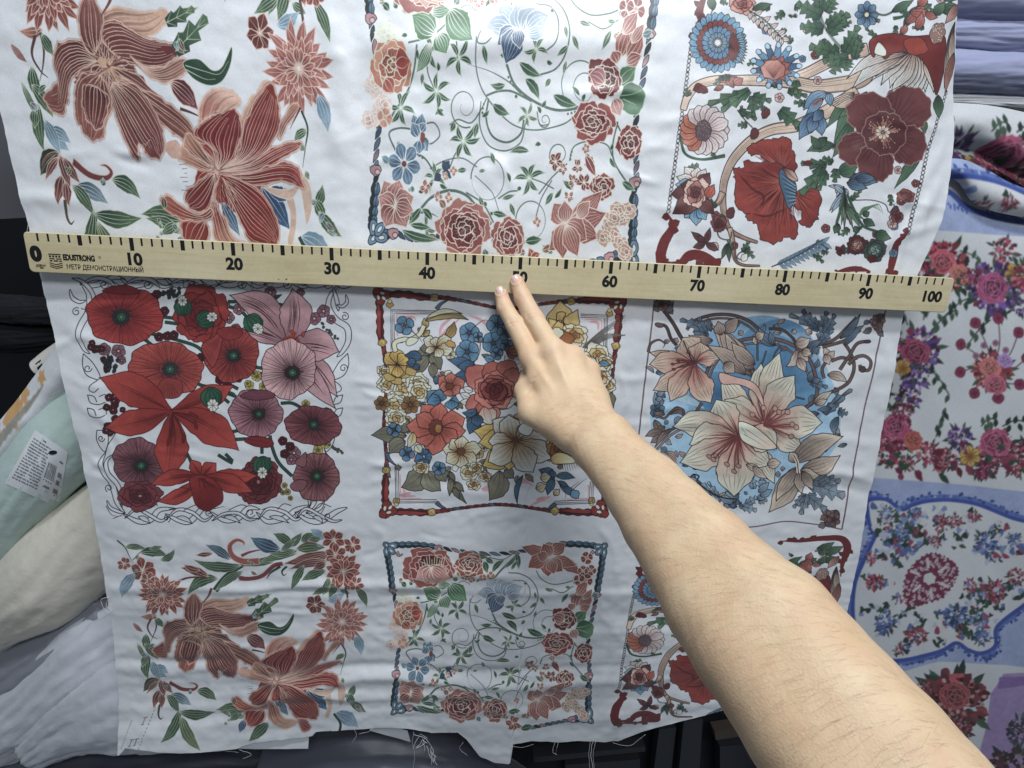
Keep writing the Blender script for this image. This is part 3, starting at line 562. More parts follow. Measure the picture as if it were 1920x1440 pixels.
    for (x, y, R) in ((600, 1095, 56), (640, 1070, 44), (330, 1070, 46), (625, 1165, 40), (690, 1120, 40)): s.ruffle(x, y, R, R*.8, .1, [CR, (206, 190, 150), (188, 156, 90)], (80, 58, 46), 5, 3, 2.6)
    s.blob(520, 1072, 18, 18, 0, (224, 218, 206), 14, .1, 4, K, 2.4)
    # large cream flower
    for (c, t, w, bd) in (((820, 920), (620, 860), 62, 10), ((820, 900), (650, 930), 60, 0), ((820, 960), (670, 1060), 66, -14), ((830, 980), (820, 1085), 54, 0), ((900, 800), (900, 750), 50, 0), ((960, 920), (1070, 930), 56, 0), ((1000, 1000), (1070, 960), 56, 0)): s.leaf(c, t, w, (178, 146, 62), (210, 186, 102), bd, K, 3.2, 2, (100, 80, 40))
    pet((860, 915), [((730, 800), 62, 10), ((820, 770), 62, -10), ((705, 920), 50, 0), ((705, 1035), 66, -14), ((945, 840), 50, 0), ((1040, 910), 60, 10), ((1060, 1020), 70, 0), ((960, 1095), 72, 8)], (176, 140, 76), (220, 216, 206), 3.4, 4)
    for k in range(26): a = r.uniform(0, 6.28); q = r.uniform(30, 85); s.line([(862, 912), (862+math.cos(a)*q*.6, 912+math.sin(a)*q*.6), (862+math.cos(a)*q, 905+math.sin(a)*q)], 3.4, (112, 70, 40), 1)
    s.blob(916, 852, 42, 34, .2, (222, 218, 208), 22, .05, 4, K, 3)
    # top right iris
    for (c, t, w, bd) in (((1120, 330), (1110, 128), 82, 0), ((1130, 340), (1210, 180), 50, 0), ((1130, 330), (1045, 230), 40, 0)): s.leaf(c, t, w, (190, 152, 80), (216, 192, 128), bd, K, 3.2, 0, wav=.05)
    s.ruffle(1190, 325, 82, 66, .2, [(216, 206, 186), (208, 186, 140), (180, 132, 76)], (80, 56, 44), 5, 3, 3); s.blob(1140, 345, 50, 40, .3, (160, 100, 58), 22, .08, 4, K, 3); s.blob(1085, 320, 46, 34, -.5, (218, 208, 186), 20, .08, 4, K, 3)
    s.line([(1090, 250), (1095, 200), (1140, 200), (1130, 250), (1150, 270)], 3.4, K); s.line([(1060, 290), (1110, 240), (1150, 290)], 3.4, K)
    for (x, y, R) in ((1325, 440, 80), (1360, 480, 54), (1370, 600, 60), (1330, 560, 70), (1250, 480, 70)): s.ruffle(x, y, R, R*.8, .6, [(220, 212, 194), (206, 188, 140), (190, 152, 84)], (80, 58, 46), 6, 3, 2.8)
    s.leaf((1330, 480), (1395, 490), 16, BL, None, 0, K, 2.6, 1); s.lines([[(1330, 540), (1400, 525)], [(1340, 555), (1405, 560)], [(1345, 600), (1400, 590)]], 4, (128, 56, 60))
    for a in ((850, 440, 0), (880, 400, 1)): s.leaf((810, 420), (a[0]+30, a[1]), 30, (150, 92, 78), (176, 130, 112), 0, K, 2.8, 2)
    # lower right
    s.ruffle(1120, 970, 90, 80, 0, [(176, 130, 66), (160, 104, 56), (132, 76, 44)], K, 6, 4, 3); s.shape([(1060, 1010), (1100, 985), (1160, 1000), (1200, 1040), (1120, 1050), (1070, 1045)], (204, 178, 112), K, 3, ((1070, 1000), (1190, 1050), (220, 208, 178)))
    for k in range(9): s.line([(1095+k*13, 1045), (1100+k*14, 1095-abs(k-4)*6)], 2.8, K, 1)
    for a in (((1075, 1140), (990, 1080), 36, 10), ((1080, 1140), (1040, 1225), 24, 8), ((1090, 1120), (1195, 1130), 22, -8), ((1070, 1130), (1060, 1080), 22, 0), ((1110, 1170), (1215, 1240), 20, 0), ((1100, 1150), (1160, 1180), 14, 0), ((900, 1115), (870, 1275), 14, 18)): s.leaf(a[0], a[1], a[2], (84, 132, 174), (66, 108, 150), (a+(0,))[3], K, 3, 2)
    s.lines([[(1090, 1140), (1140, 1200), (1138, 1265)], [(1180, 1200), (1225, 1160), (1265, 1130)], [(1170, 1190), (1220, 1150)]], 3.2, K); s.blob(1195, 1222, 26, 24, .4, BL, 16, .1, 4, K, 3)
    for a in (((1000, 1130), (1060, 1120), 30), ((975, 1190), (1035, 1170), 28), ((1075, 1225), (1110, 1195), 18)): s.leaf(a[0], a[1], a[2], (200, 180, 130), CR, 0, K, 2.8, 2)
    return s
# ---------------------------------------------------------------- panel with pale lilies on a blue disc
def art_lilies():
    s = Art(1150, 540, 3.064, 13); r = s.r; K = (52, 42, 48); BRN, BRD = (112, 92, 92), (84, 68, 70); BLG, BLD = (112, 142, 172), (72, 100, 132); CR, PK = (224, 206, 194), (192, 136, 126); MAU = (120, 96, 106)
    for q in ([(236, 60), (214, 260), (196, 420), (175, 600), (148, 850), (130, 1010)], [(1566, 130), (1500, 430), (1438, 720), (1376, 1020), (1311, 1386)], [(236, 66), (480, 70), (800, 90), (1100, 92), (1566, 122)]): s.line(q, 6, MAU, raw=True)
    s.line([(560, 1370), (790, 1368), (900, 1350), (1000, 1340), (1100, 1348), (1180, 1360), (1311, 1386)], 5, MAU)
    # blue disc
    for (x, y, rx, ry, c0, c1, a) in ((760, 700, 540, 530, (124, 170, 214), (150, 190, 226), 1), (820, 560, 400, 400, (92, 148, 198), (122, 170, 214), 1), (940, 480, 260, 300, (66, 120, 170), (90, 146, 196), 1), (600, 610, 160, 130, (58, 108, 158), (90, 146, 196), 1)):
        t = np.linspace(0, 6.283, 60, endpoint=False); s.fill(np.stack([x+rx*np.cos(t)*(1+.03*np.sin(5*t)), y+ry*np.sin(t)*(1+.03*np.sin(4*t))], 1), c0, ((x, y), (x+rx, y), c1, 'r'), a)
    for q in ([(250, 600), (420, 640), (520, 690)], [(240, 800), (300, 980), (360, 1000)]): s.line(q, 30, (176, 204, 232), 2, a=.6)
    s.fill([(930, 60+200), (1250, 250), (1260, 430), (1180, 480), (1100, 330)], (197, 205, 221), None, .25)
    for k in range(70):
        a = r.uniform(0, 6.28); q = r.uniform(.72, 1.12); x, y = 760+560*q*math.cos(a), 700+530*q*math.sin(a)
        if x > 1450 or x < 190: continue
        s.leaf((x, y), (x+r.uniform(-60, 60), y+r.uniform(-60, 60)), r.uniform(10, 18), r.choice([BLD, (110, 140, 172), (150, 134, 130)]), r.choice([BLG, (180, 166, 160)]), r.uniform(-14, 14), K, 2.4, 1)
    def vine(p, w=13, c=BRN, tp=1): s.line(p, w*.72+4, K, tp); s.line(p, w*.62, c, tp)
    vine([(520, 640), (540, 480), (640, 340), (800, 290), (960, 300), (1100, 380), (1165, 520), (1160, 640), (1080, 700)], 16, BRN, 0); vine([(540, 600), (570, 470), (660, 360), (800, 320), (950, 330), (1080, 420), (1130, 540)], 8, (128, 110, 110), 0)
    vine([(420, 240), (460, 190), (560, 155), (680, 155), (780, 190), (850, 250), (930, 330)], 14, BRN, 0); vine([(480, 200), (580, 175), (690, 180), (770, 215), (830, 265)], 8, (128, 110, 110), 0)
    vine([(895, 235), (970, 240), (1030, 290), (1050, 340)], 12, BRD, 0); vine([(960, 330), (920, 400), (910, 560)], 5, BLD, 0); vine([(830, 310), (830, 420)], 6, BLD, 0); vine([(880, 360), (850, 450)], 5, BLD, 0); vine([(740, 480), (850, 540), (960, 600), (1100, 640)], 5, BLD, 0)
    # corner vines
    vine([(290, 130), (340, 200), (380, 270), (400, 300)], 16, BRD, 0); vine([(245, 208), (300, 220), (330, 290), (365, 330)], 13, BRD, 0); s.blob(262, 212, 26, 13, .2, BRN, 16, .05, 3, K, 3)
    vine([(200, 370), (215, 320), (260, 298), (295, 320), (285, 345)], 13, BRN)
    for q in ([(1160, 330), (1260, 300), (1340, 230), (1400, 170)], [(1200, 340), (1330, 300), (1420, 240)], [(1320, 310), (1360, 370), (1380, 440), (1360, 520), (1310, 570), (1180, 630), (1080, 710)], [(1250, 420), (1310, 400), (1360, 410), (1400, 400)], [(1470, 305), (1400, 320), (1355, 390), (1300, 470)], [(1410, 460), (1460, 470), (1475, 420), (1440, 390), (1390, 400), (1350, 440)], [(1210, 520), (1200, 460), (1240, 400)], [(1420, 470), (1410, 440)]): vine(q, 14, BRN, 0)
    s.blob(1460, 308, 20, 10, -.1, BRD, 12, .05, 3, K, 2.5); s.blob(1425, 465, 20, 18, 0, BRD, 14, .05, 3, K, 2.5)
    for (x, y, sx, sy) in ((285, 100, 1, 1), (1515, 195, -1, 1), (1255, 1320, -1, -1)):
        for k in range(14): a = (x+r.uniform(-45, 45), y+r.uniform(-42, 42)); s.leaf(a, (a[0]+r.uniform(-52, 52), a[1]+r.uniform(-46, 46)), r.uniform(12, 22), r.choice([(120, 92, 92), (150, 116, 110), (92, 108, 134), (104, 82, 84)]), r.choice([(150, 120, 116), (112, 128, 150)]), r.uniform(-8, 8), K, 2.6, 2)
        s.five(x+sx*-10, y+sy*-10, 40, (146, 108, 106), (96, 66, 70), K, 5, None, 2.6, .4, (90, 60, 60), 1, .14, 2)
    # blue grey leaves
    def bl(b, t, w, bd=0, tth=0, c0=BLD, c1=BLG):
        if tth: s.serr(b, t, w, c0, c1, tth, K, 2.8, None, bd)
        else: s.leaf(b, t, w, c0, c1, bd, K, 2.8, 2)
    for a in (((1180, 240), (1010, 155), 32, 10, 3), ((1190, 230), (1090, 125), 34, -8, 4), ((1190, 250), (1230, 135), 34, 0, 4), ((1200, 270), (1275, 150), 34, 8, 4), ((1190, 330), (1190, 220), 30, 0, 3), ((1180, 320), (1260, 240), 28, 0, 3), ((1330, 330), (1440, 215), 24, -14), ((1300, 290), (1420, 150), 20, 12), ((1110, 340), (1200, 300), 20, 0), ((1130, 370), (1190, 340), 18), ((540, 280), (380, 180), 34, 18, 4), ((530, 260), (490, 165), 30, -6, 3), ((545, 300), (455, 250), 22, 0), ((560, 250), (540, 170), 18, 0), ((930, 330), (835, 225), 30, -16), ((920, 330), (900, 250), 18, 0),
              ((1210, 720), (1370, 580), 28, -8, 3), ((1200, 715), (1330, 620), 26, 8, 2), ((1290, 700), (1345, 720), 30, 8, 3), ((1290, 740), (1270, 845), 24, 14), ((1180, 720), (1090, 730), 18, 0), ((1250, 690), (1170, 700), 16), ((1130, 540), (1230, 570), 26, 0, 3), ((1140, 540), (1190, 520), 18), ((1120, 540), (1140, 470), 18)): bl(*a)
    for a in (((1130, 1120), (1330, 1195), 60, 0, 4), ((1140, 1110), (1305, 1110), 44, -8, 4), ((1110, 1190), (1220, 1275), 44, 0, 3), ((1100, 1180), (1075, 1300), 34, 0, 3), ((1090, 1190), (1030, 1260), 24, 0, 3), ((1180, 1130), (1260, 1075), 30, 0, 3)): bl(*a, c0=(98, 122, 148), c1=(132, 156, 182))
    for (x, y) in ((255, 705), (680, 1215)): s.five(x, y, 46, (84, 128, 168), (54, 92, 132), K, 6, None, 2.8, .34, (70, 100, 130), 1, .14, 2)
    for a in (((245, 680), (240, 600), 20, 8), ((250, 620), (300, 600), 16), ((245, 640), (290, 640), 14), ((700, 1225), (640, 1165), 24), ((690, 1230), (600, 1195), 22), ((760, 1240), (820, 1195), 28, 0, 3), ((740, 1250), (820, 1275), 30, 0, 3), ((830, 1220), (880, 1215), 24, 0, 3), ((820, 1210), (880, 1180), 18), ((840, 1190), (910, 1155), 22), ((800, 1150), (795, 1075), 26, 0, 3), ((850, 1150), (850, 1080), 26, 0, 3), ((830, 1170), (890, 1110), 20), ((560, 1190), (470, 1100), 22, 8, 3), ((600, 1200), (540, 1110), 20, 0, 3), ((500, 1120), (430, 1080), 18, -8), ((660, 1240), (640, 1260), 16), ((720, 1180), (640, 1150), 18)): bl(*a, c0=(116, 148, 182), c1=(150, 178, 208))
    s.line([(440, 1090), (460, 1070), (490, 1080), (480, 1110), (540, 1160), (620, 1200), (700, 1210)], 6, K)
    # left brown foliage
    for a in (((330, 730), (410, 745), 20, -34), ((240, 760), (290, 820), 22, 10), ((300, 800), (250, 830), 20, 0), ((290, 830), (185, 855), 22, 8), ((280, 850), (215, 890), 20, 0), ((350, 810), (240, 920), 16, 14), ((300, 730), (230, 720), 14, 0)): s.leaf(a[0], a[1], a[2], (120, 104, 104), (150, 134, 130), (a+(0,))[3], K, 2.8, 1)
    vine([(510, 660), (450, 750), (370, 800), (300, 840)], 12, BRN, 0); vine([(260, 740), (300, 750), (350, 700), (400, 700), (412, 745)], 9, BRN, 0); vine([(250, 930), (320, 860), (400, 810)], 9, (150, 134, 136), 0)
    for k in range(4): s.line([(260+k*8, 960-k*5), (340, 950+k*14), (370, 990+k*14)], 12, (188, 170, 168), 2); s.line([(260+k*8, 952-k*5), (340, 942+k*14), (370, 984+k*14)], 3, K, 2)
    # beige drapery leaves
    for a in (((800, 500), (560, 210), 60, 10), ((790, 480), (600, 200), 46, -16), ((810, 470), (640, 250), 40, -20), ((760, 500), (540, 330), 44, 20), ((815, 440), (680, 310), 40, -10), ((640, 260), (720, 170), 36, 0), ((620, 270), (600, 190), 34, 0), ((570, 300), (430, 270), 30, -14), ((640, 430), (700, 490), 36, 0)): s.leaf(a[0], a[1], a[2], (150, 132, 130), (190, 176, 168), (a+(0,))[3], K, 3, 4)
    for a in (((1050, 350), (990, 450), 30, -26), ((1040, 320), (1130, 290), 34, 8), ((1060, 370), (1120, 420), 32, 0), ((1080, 360), (1140, 380), 26, 0), ((1060, 400), (1100, 480), 28, 0), ((820, 290), (870, 260), 26, 0), ((830, 300), (800, 310), 22, 0), ((1230, 500), (1340, 540), 26, -14), ((1240, 400), (1210, 340), 20), ((1230, 410), (1270, 360), 20), ((1215, 380), (1240, 440), 24), ((1140, 260), (1100, 240), 20), ((1150, 660), (1260, 590), 22, 0), ((1160, 670), (1230, 640), 18)): s.leaf(a[0], a[1], a[2], (156, 136, 130), (206, 194, 186), (a+(0,))[3], K, 2.8, 2)
    # lilies
    lv = (120, 62, 66)
    def lily(c, P, c0=PK, c1=CR):
        for (t, w, bd, *e) in P:
            s.leaf(c, t, w, e[0] if e else c0, c1, bd, K, 3.2, 0, pos=.60, wav=.05); u = np.array(t, float)-np.array(c); nn = np.array([-u[1], u[0]])/np.hypot(*u)
            for k in range(9):
                o = r.uniform(-.55, .55)*w; b = r.uniform(.35, .75); f = lambda q: np.array(c)+u*q+nn*(bd*math.sin(q*3.14)+o*min(1, q*2.2)); s.line([f(.06), f(b/2), f(b)], 4.2, lv, 1, a=.75)
            for k in range(5):
                o = (k-2)*.33*w; f = lambda q: np.array(c)+u*q+nn*(bd*math.sin(q*3.14)+o*math.sin(q*3)); s.line([f(.62), f(.76), f(.9)], 2.4, (130, 112, 110), 2)
    lily((470, 430), [((395, 285), 80, 10, (176, 124, 120)), ((500, 310), 64, 8, (176, 124, 120)), ((208, 370), 34, 0), ((610, 410), 48, -12), ((210, 440), 66, 8), ((232, 590), 54, -14), ((330, 655), 62, 8), ((560, 660), 74, 16)], (184, 122, 114), (216, 186, 172))
    s.line([(400, 300), (440, 390), (470, 440)], 5, K); s.line([(500, 440), (540, 460), (600, 410)], 3, K)
    for (x, y) in ((345, 440), (350, 470), (400, 450), (430, 372), (375, 420)): s.line([(480, 440), ((480+x)/2, (430+y)/2-8), (x, y)], 5, (104, 50, 56)); s.blob(x, y, 10, 7, .4, (120, 66, 66), 10, 0, 3, K, 2)
    lily((868, 780), [((850, 430), 58, -20), ((955, 370), 66, -18), ((625, 500), 70, -30), ((640, 640), 84, -10), ((1040, 500), 84, -14), ((1085, 925), 66, 10), ((1198, 772), 92, -8)])
    s.shape([(612, 488), (700, 510), (800, 540), (850, 600), (870, 700), (810, 600), (720, 555), (625, 550)], (206, 168, 162), K, 3)
    for (x, y) in ((800, 728), (930, 692), (952, 712), (1000, 712), (1025, 782), (1048, 798), (1018, 850), (865, 690)): s.line([(860, 800), ((860+x)/2+6, (800+y)/2-6), (x, y)], 6, (134, 78, 80)); s.blob(x, y, 15, 15, 0, (186, 146, 140), 14, .04, 3, K, 2.6)
    lily((722, 850), [((590, 640), 92, -10), ((345, 800), 80, 40), ((440, 900), 96, 10), ((385, 1005), 84, -20), ((920, 1120), 58, -20), ((690, 1195), 110, 8), ((900, 1015), 68, 16), ((935, 920), 84, -30)])
    s.shape([(722, 770), (800, 790), (880, 850), (935, 915), (850, 925), (760, 890), (728, 850)], (224, 206, 196), K, 3.2, ((722, 850), (935, 915), (214, 188, 178))); s.lines([[(760, 810), (820, 850), (900, 905)], [(750, 840), (820, 880), (870, 915)], [(735, 800), (770, 850)]], 2.6, (130, 110, 110))
    for (x, y) in ((552, 970), (590, 965), (690, 1050), (715, 1020), (575, 985), (650, 1010)): s.line([(722, 850), ((722+x)/2-6, (850+y)/2), (x, y)], 6, (120, 62, 66)); s.blob(x, y, 17, 11, .6, (176, 136, 130), 12, .05, 3, K, 2.6)
    for k in range(22): a = r.uniform(1.2, 3.3); q = r.uniform(60, 190); s.line([(722, 850), (722+math.cos(a)*q*.5, 850+math.sin(a)*q*.5), (722+math.cos(a)*q, 850+math.sin(a)*q)], 4.6, (116, 52, 58), 1, a=.8)
    for k in range(22): a = r.uniform(-1.2, .5); q = r.uniform(50, 150); s.line([(860, 790), (860+math.cos(a)*q, 790+math.sin(a)*q)], 4.6, (116, 52, 58), 1, a=.8)
    for a in (((760, 1010), (850, 1050), 20, 0), ((800, 1020), (880, 1090), 22, 8), ((880, 1010), (960, 1000), 30, 0)): s.leaf(a[0], a[1], a[2], (170, 150, 144), (206, 192, 184), (a+(0,))[3], K, 2.8, 2)
    # lower right buds
    for a in (((1040, 1000), (1315, 850), 66, -28), ((1080, 1040), (1300, 960), 50, 20), ((1060, 1050), (1180, 1070), 40, 14), ((1050, 1030), (890, 1285), 66, -16), ((1060, 1040), (930, 1220), 40, 10), ((1070, 1050), (1080, 1180), 34, 6), ((1050, 1000), (1010, 940), 30, 0), ((1080, 1050), (1150, 1160), 28, 0)): s.leaf(a[0], a[1], a[2], (132, 116, 112), (204, 192, 180), (a+(0,))[3], K, 3.2, 4)
    s.line([(1035, 960), (1055, 1000), (1060, 1060)], 14, (196, 188, 186)); s.line([(1035, 960), (1055, 1000), (1060, 1060)], 4, K)
    return s
# ---------------------------------------------------------------- panel with brown and red lilies, pale outlines, no frame
def art_garland():
    s = Art(180, 980, 3.272, 14); r = s.r; L = (204, 176, 168); LG = (176, 192, 176); G, G2 = (46, 78, 64), (86, 118, 92); BR, BR2 = (98, 52, 58), (126, 78, 80); RE, RE2 = (132, 38, 40), (146, 56, 54); BL, BL2 = (58, 92, 132), (140, 170, 200); SA = (202, 166, 146)
    def gl(b, t, w, bd=0, c=G, c2=G2): s.leaf(b, t, w, c, c2, bd, LG, 1.6, 3, LG, 1.8)
    def bl(b, t, w, bd=0, c=BL, c2=BL2): s.leaf(b, t, w, c, c2, bd, (176, 196, 214), 1.4, 3, (176, 196, 214), 1.8)
    def stem(p, w=7, c=(70, 84, 72), tp=1): s.line(p, w, c, tp)
    def pt(P, b, c0, c1, n=8, ln=L, lw=2.6, far=None):
        P = np.array(P, float); b = np.array(b, float); far = P[np.argmax(np.hypot(*(P-b).T))] if far is None else far
        s.shape(P, c0, None, lw, (b, far, c1), rip=10); Q = catmull(P, 6, True); Q = Q+np.stack([vnoise(Q[:, 0]*.06, Q[:, 1]*.06, 5, 3), vnoise(Q[:, 0]*.06+9, Q[:, 1]*.06, 6, 3)], 1)*20
        s.line(np.vstack([Q, Q[:1]]), 9, tuple(np.asarray(c1)*.5+np.asarray(SA)*.5), raw=True, a=.55); s.line(np.vstack([Q, Q[:1]]), 2.2, ln, raw=True)
        s.stripes(P, b, max(3, n//2), tuple(np.asarray(c0)*.5), 8, a=.40); s.stripes(P, b, max(4, int(n*.85)), ln, 2.2, a=.95)
    # twig and small flowers, upper left
    stem([(130, 108), (180, 148), (205, 190), (235, 235)]); gl((180, 145), (315, 162), 18, -8); gl((275, 180), (450, 200), 30, -16); gl((400, 225), (492, 150), 22, 18); gl((330, 160), (415, 140), 14); gl((270, 195), (250, 220), 10); stem([(235, 220), (290, 170), (400, 150)], 4)
    for a in ((175, 250, 50, 4), (295, 285, 92, 6)): s.mum(a[0], a[1], a[2], (150, 82, 78), (110, 52, 52), L, 1, a[3], .95, .3, 2.2, .3)
    s.mum(330, 345, 60, (140, 74, 72), (108, 52, 52), L, 1, 6, 1, .8, 2, .26); bl((245, 310), (160, 460), 36, 16, (110, 140, 168)); s.leaf((380, 560), (275, 570), 18, BR2, (180, 120, 108), -8, L, 2, 2)
    # top garland
    gl((745, 345), (568, 440), 34, 40); stem([(735, 410), (800, 330), (900, 262), (1040, 220), (1230, 175)], 26, G, 1); gl((890, 262), (600, 222), 32, -30); gl((900, 300), (735, 412), 24, 8); gl((1090, 240), (900, 270), 24, 10); gl((1230, 190), (1000, 250), 26, 14); gl((1220, 170), (1060, 190), 22, -14)
    s.leaf((690, 330), (520, 272), 26, BR, BR2, 10, L, 2.4, 2); s.leaf((640, 290), (540, 255), 18, BR2, BR, -6, L, 2, 1); stem([(490, 362), (560, 335), (640, 332), (720, 340)], 10, BR)
    s.scroll([(1000, 238), (900, 238), (832, 200), (822, 140), (865, 106), (905, 120), (905, 140)], 40, (160, 90, 84), L, 2.6, 1); stem([(890, 205), (950, 180), (1050, 160)], 13, (140, 74, 74)); s.leaf((715, 190), (612, 196), 14, BR2, BR, 0, L, 2, 1)
    bl((825, 225), (675, 128), 28, 6, (44, 66, 96), (96, 124, 150)); bl((1125, 168), (945, 88), 42, -10, (40, 68, 104), (84, 118, 150)); gl((1200, 140), (1085, 68), 30, 8); gl((1180, 150), (1265, 58), 24, 6); gl((1260, 120), (1350, 60), 26, -6); gl((1130, 180), (1230, 100), 18); bl((1400, 100), (1315, 35), 28, 6, (96, 130, 164)); gl((1300, 110), (1390, 90), 22)
    gl((1230, 165), (1410, 150), 34, -8, (60, 90, 62), G2); s.line([(1230, 160), (1300, 125), (1400, 140)], 8, BR2, 2); s.leaf((1440, 180), (1150, 252), 38, BR, BR2, -10, L, 2.6, 4); s.leaf((1420, 230), (1180, 290), 26, BR2, BR, 8, L, 2.4, 3); stem([(1145, 252), (1090, 265), (1020, 328), (950, 345), (878, 345)], 18, (134, 66, 72), 0); s.blob(892, 340, 22, 12, 0, (134, 66, 72), 12, .1, 3); stem([(1170, 270), (1140, 300), (1150, 325), (1168, 315)], 10, G); stem([(1130, 270), (1070, 310), (1045, 350)], 12, G)
    gl((1275, 265), (1198, 415), 26, 6); gl((1410, 290), (1258, 357), 28, 6); gl((1430, 330), (1390, 445), 24, -8); gl((1600, 385), (1662, 518), 24, -10); gl((1440, 380), (1325, 445), 22, 0); gl((1480, 360), (1430, 460), 24); gl((1500, 400), (1560, 430), 18); s.leaf((1410, 240), (1330, 290), 24, BR, BR2, 0, L, 2, 2)
    for a in ((1580, 130, 62), (1462, 100, 82), (1472, 190, 70)): s.mum(a[0], a[1], a[2], (148, 78, 72), (108, 48, 50), L, 1, 6, 1, .5, 2.4, .3)
    s.mum(1520, 290, 125, (146, 76, 72), (108, 48, 50), L, 2, 12, .95, .2, 2.4, .2); s.mum(1600, 365, 50, (150, 80, 78), (110, 50, 52), L, 1, 6, 1, .2, 2, .3); stem([(1535, 380), (1545, 450), (1552, 515)], 8, (92, 70, 66), 0)
    s.mum(1345, 505, 70, (120, 62, 62), (92, 44, 46), L, 1, 5, 1, 1.9, 2.2, .34); bl((1425, 475), (1530, 425), 24, 8, (110, 150, 186))
    s.mum(1510, 608, 172, (170, 106, 104), (122, 62, 66), L, 3, 22, .92, .1, 2.2, .11); bl((1590, 690), (1628, 812), 30, -8, (96, 136, 168))
    s.mum(415, 432, 158, (146, 82, 78), (108, 52, 54), L, 3, 20, .92, .0, 2.2, .12)
    # left stems and leaves
    stem([(345, 580), (318, 640), (345, 690), (380, 712)], 9, (98, 66, 66)); stem([(372, 570), (372, 640), (340, 725)], 9, (98, 66, 66)); gl((375, 575), (415, 640), 22, 0); s.leaf((230, 615), (292, 668), 14, (178, 136, 138), (150, 100, 100), 4, None, 0, 0)
    for a in (((255, 735), (330, 860), 14, 4), ((310, 680), (330, 790), 26, 8), ((300, 740), (382, 842), 26, -8), ((320, 800), (325, 955), 28, 14), ((300, 820), (290, 880), 20)): gl(*a)
    for a in (((345, 860), (440, 945), 30, 8), ((360, 880), (450, 920), 22, -8), ((340, 850), (400, 960), 24)): bl(*a, c=(84, 116, 140), c2=(132, 164, 190))
    gl((390, 955), (292, 1035), 36, 10, (56, 56, 46), (48, 74, 58)); s.line([(392, 955), (330, 975), (292, 1035)], 7, BR2, 2); 
    for a in (((395, 960), (420, 1075), 20, 0), ((410, 970), (470, 1050), 20, 4), ((390, 1030), (360, 1130), 24, 6), ((400, 1050), (410, 1130), 20), ((390, 970), (310, 1050), 14, 6)): s.leaf(a[0], a[1], a[2], BR, BR2, (a+(0,))[3], L, 2.2, 2)
    stem([(395, 1110), (390, 1165), (405, 1190), (422, 1178)], 10, (86, 84, 70)); s.scroll([(450, 980), (520, 1020), (590, 1026), (620, 1006), (600, 985), (570, 985)], 26, (120, 62, 70), L, 2.2, 1); gl((620, 1030), (742, 1085), 28, -16); bl((455, 1060), (592, 1112), 28, -10, (60, 84, 110), (130, 156, 176))
    gl((430, 1060), (520, 1160), 24, -12); gl((518, 1140), (420, 1310), 32, -24); gl((520, 1150), (742, 1150), 30, 12); gl((530, 1175), (665, 1356), 32, 10, (84, 108, 74), (120, 140, 100)); gl((920, 1148), (740, 1138), 28, 14); gl((915, 1190), (760, 1150), 22, 10); bl((915, 1200), (888, 1275), 22, 0, (44, 70, 110), (60, 96, 140))
    # brown double lily
    C = (640, 655)
    for (x, y, rx, ry, o) in ((650, 650, 130, 80, .3), (720, 700, 110, 70, .6), (600, 720, 90, 80, 0)): s.blob(x, y, rx, ry, o, BR, 30, .12, 7, L, 2, ((x-rx, y-ry), (x+rx, y+ry), BR2))
    for (t, w, bd) in (((900, 760), 44, 14), ((470, 690), 50, -10), ((820, 850), 44, 10), ((560, 800), 50, 0), ((880, 560), 40, -14), ((700, 500), 40, 0), ((610, 860), 36, 0)): s.leaf(C, t, w, BR, BR2, bd, L, 2.2, 5, L, 2, wav=.09)
    pt([(640, 505), (700, 470), (790, 474), (860, 470), (935, 455), (930, 492), (860, 545), (760, 540)], C, (132, 80, 80), SA, 6)
    pt([(700, 690), (830, 730), (960, 790), (1040, 870), (1095, 905), (1050, 915), (960, 880), (870, 830)], (700, 690), (122, 66, 62), (140, 86, 80), 7)
    pt([(620, 545), (700, 508), (790, 540), (860, 560), (962, 568), (955, 612), (880, 645), (780, 645), (690, 620)], C, (128, 72, 68), (108, 50, 56), 12)
    pt([(760, 620), (860, 655), (990, 605), (1000, 650), (920, 692), (840, 680)], C, (126, 74, 72), (160, 116, 106), 8)
    pt([(610, 640), (540, 585), (450, 600), (412, 650), (425, 720), (350, 770), (372, 815), (425, 832), (455, 790), (480, 720), (550, 670)], C, (96, 46, 50), (136, 80, 76), 12)
    pt([(550, 590), (545, 510), (580, 450), (615, 435), (650, 500), (640, 560), (600, 625)], C, (100, 50, 56), (140, 88, 84), 8)
    pt([(535, 695), (497, 740), (487, 840), (540, 902), (600, 890), (615, 840), (655, 780), (620, 690)], C, (120, 64, 60), (144, 86, 80), 8); pt([(545, 720), (520, 790), (545, 850), (590, 860), (640, 760)], C, (92, 42, 48), (118, 60, 62), 8)
    pt([(655, 715), (662, 820), (705, 915), (748, 962), (758, 905), (800, 942), (855, 942), (872, 880), (850, 800), (770, 715)], C, (128, 78, 70), (116, 56, 62), 16)
    for k in range(40): a = r.uniform(0, 6.28); q = r.uniform(50, 150); s.line([(660, 660), (660+math.cos(a)*q*.5+r.uniform(-12, 12), 660+math.sin(a)*q*.4), (660+math.cos(a)*q, 660+math.sin(a)*q*.8)], 4.5, r.choice([(178, 142, 122), (150, 108, 94), (196, 166, 146), (120, 78, 72)]), 1)
    s.blob(630, 645, 20, 15, 0, (190, 158, 136), 16, .2, 5)
    gl((930, 495), (1078, 440), 18, 0); s.serr((930, 500), (1060, 445), 30, G, G2, 3, None, 2, LG); gl((955, 580), (1050, 510), 26, 4); s.serr((960, 590), (1115, 468), 42, G, G2, 3, None, 2, LG)
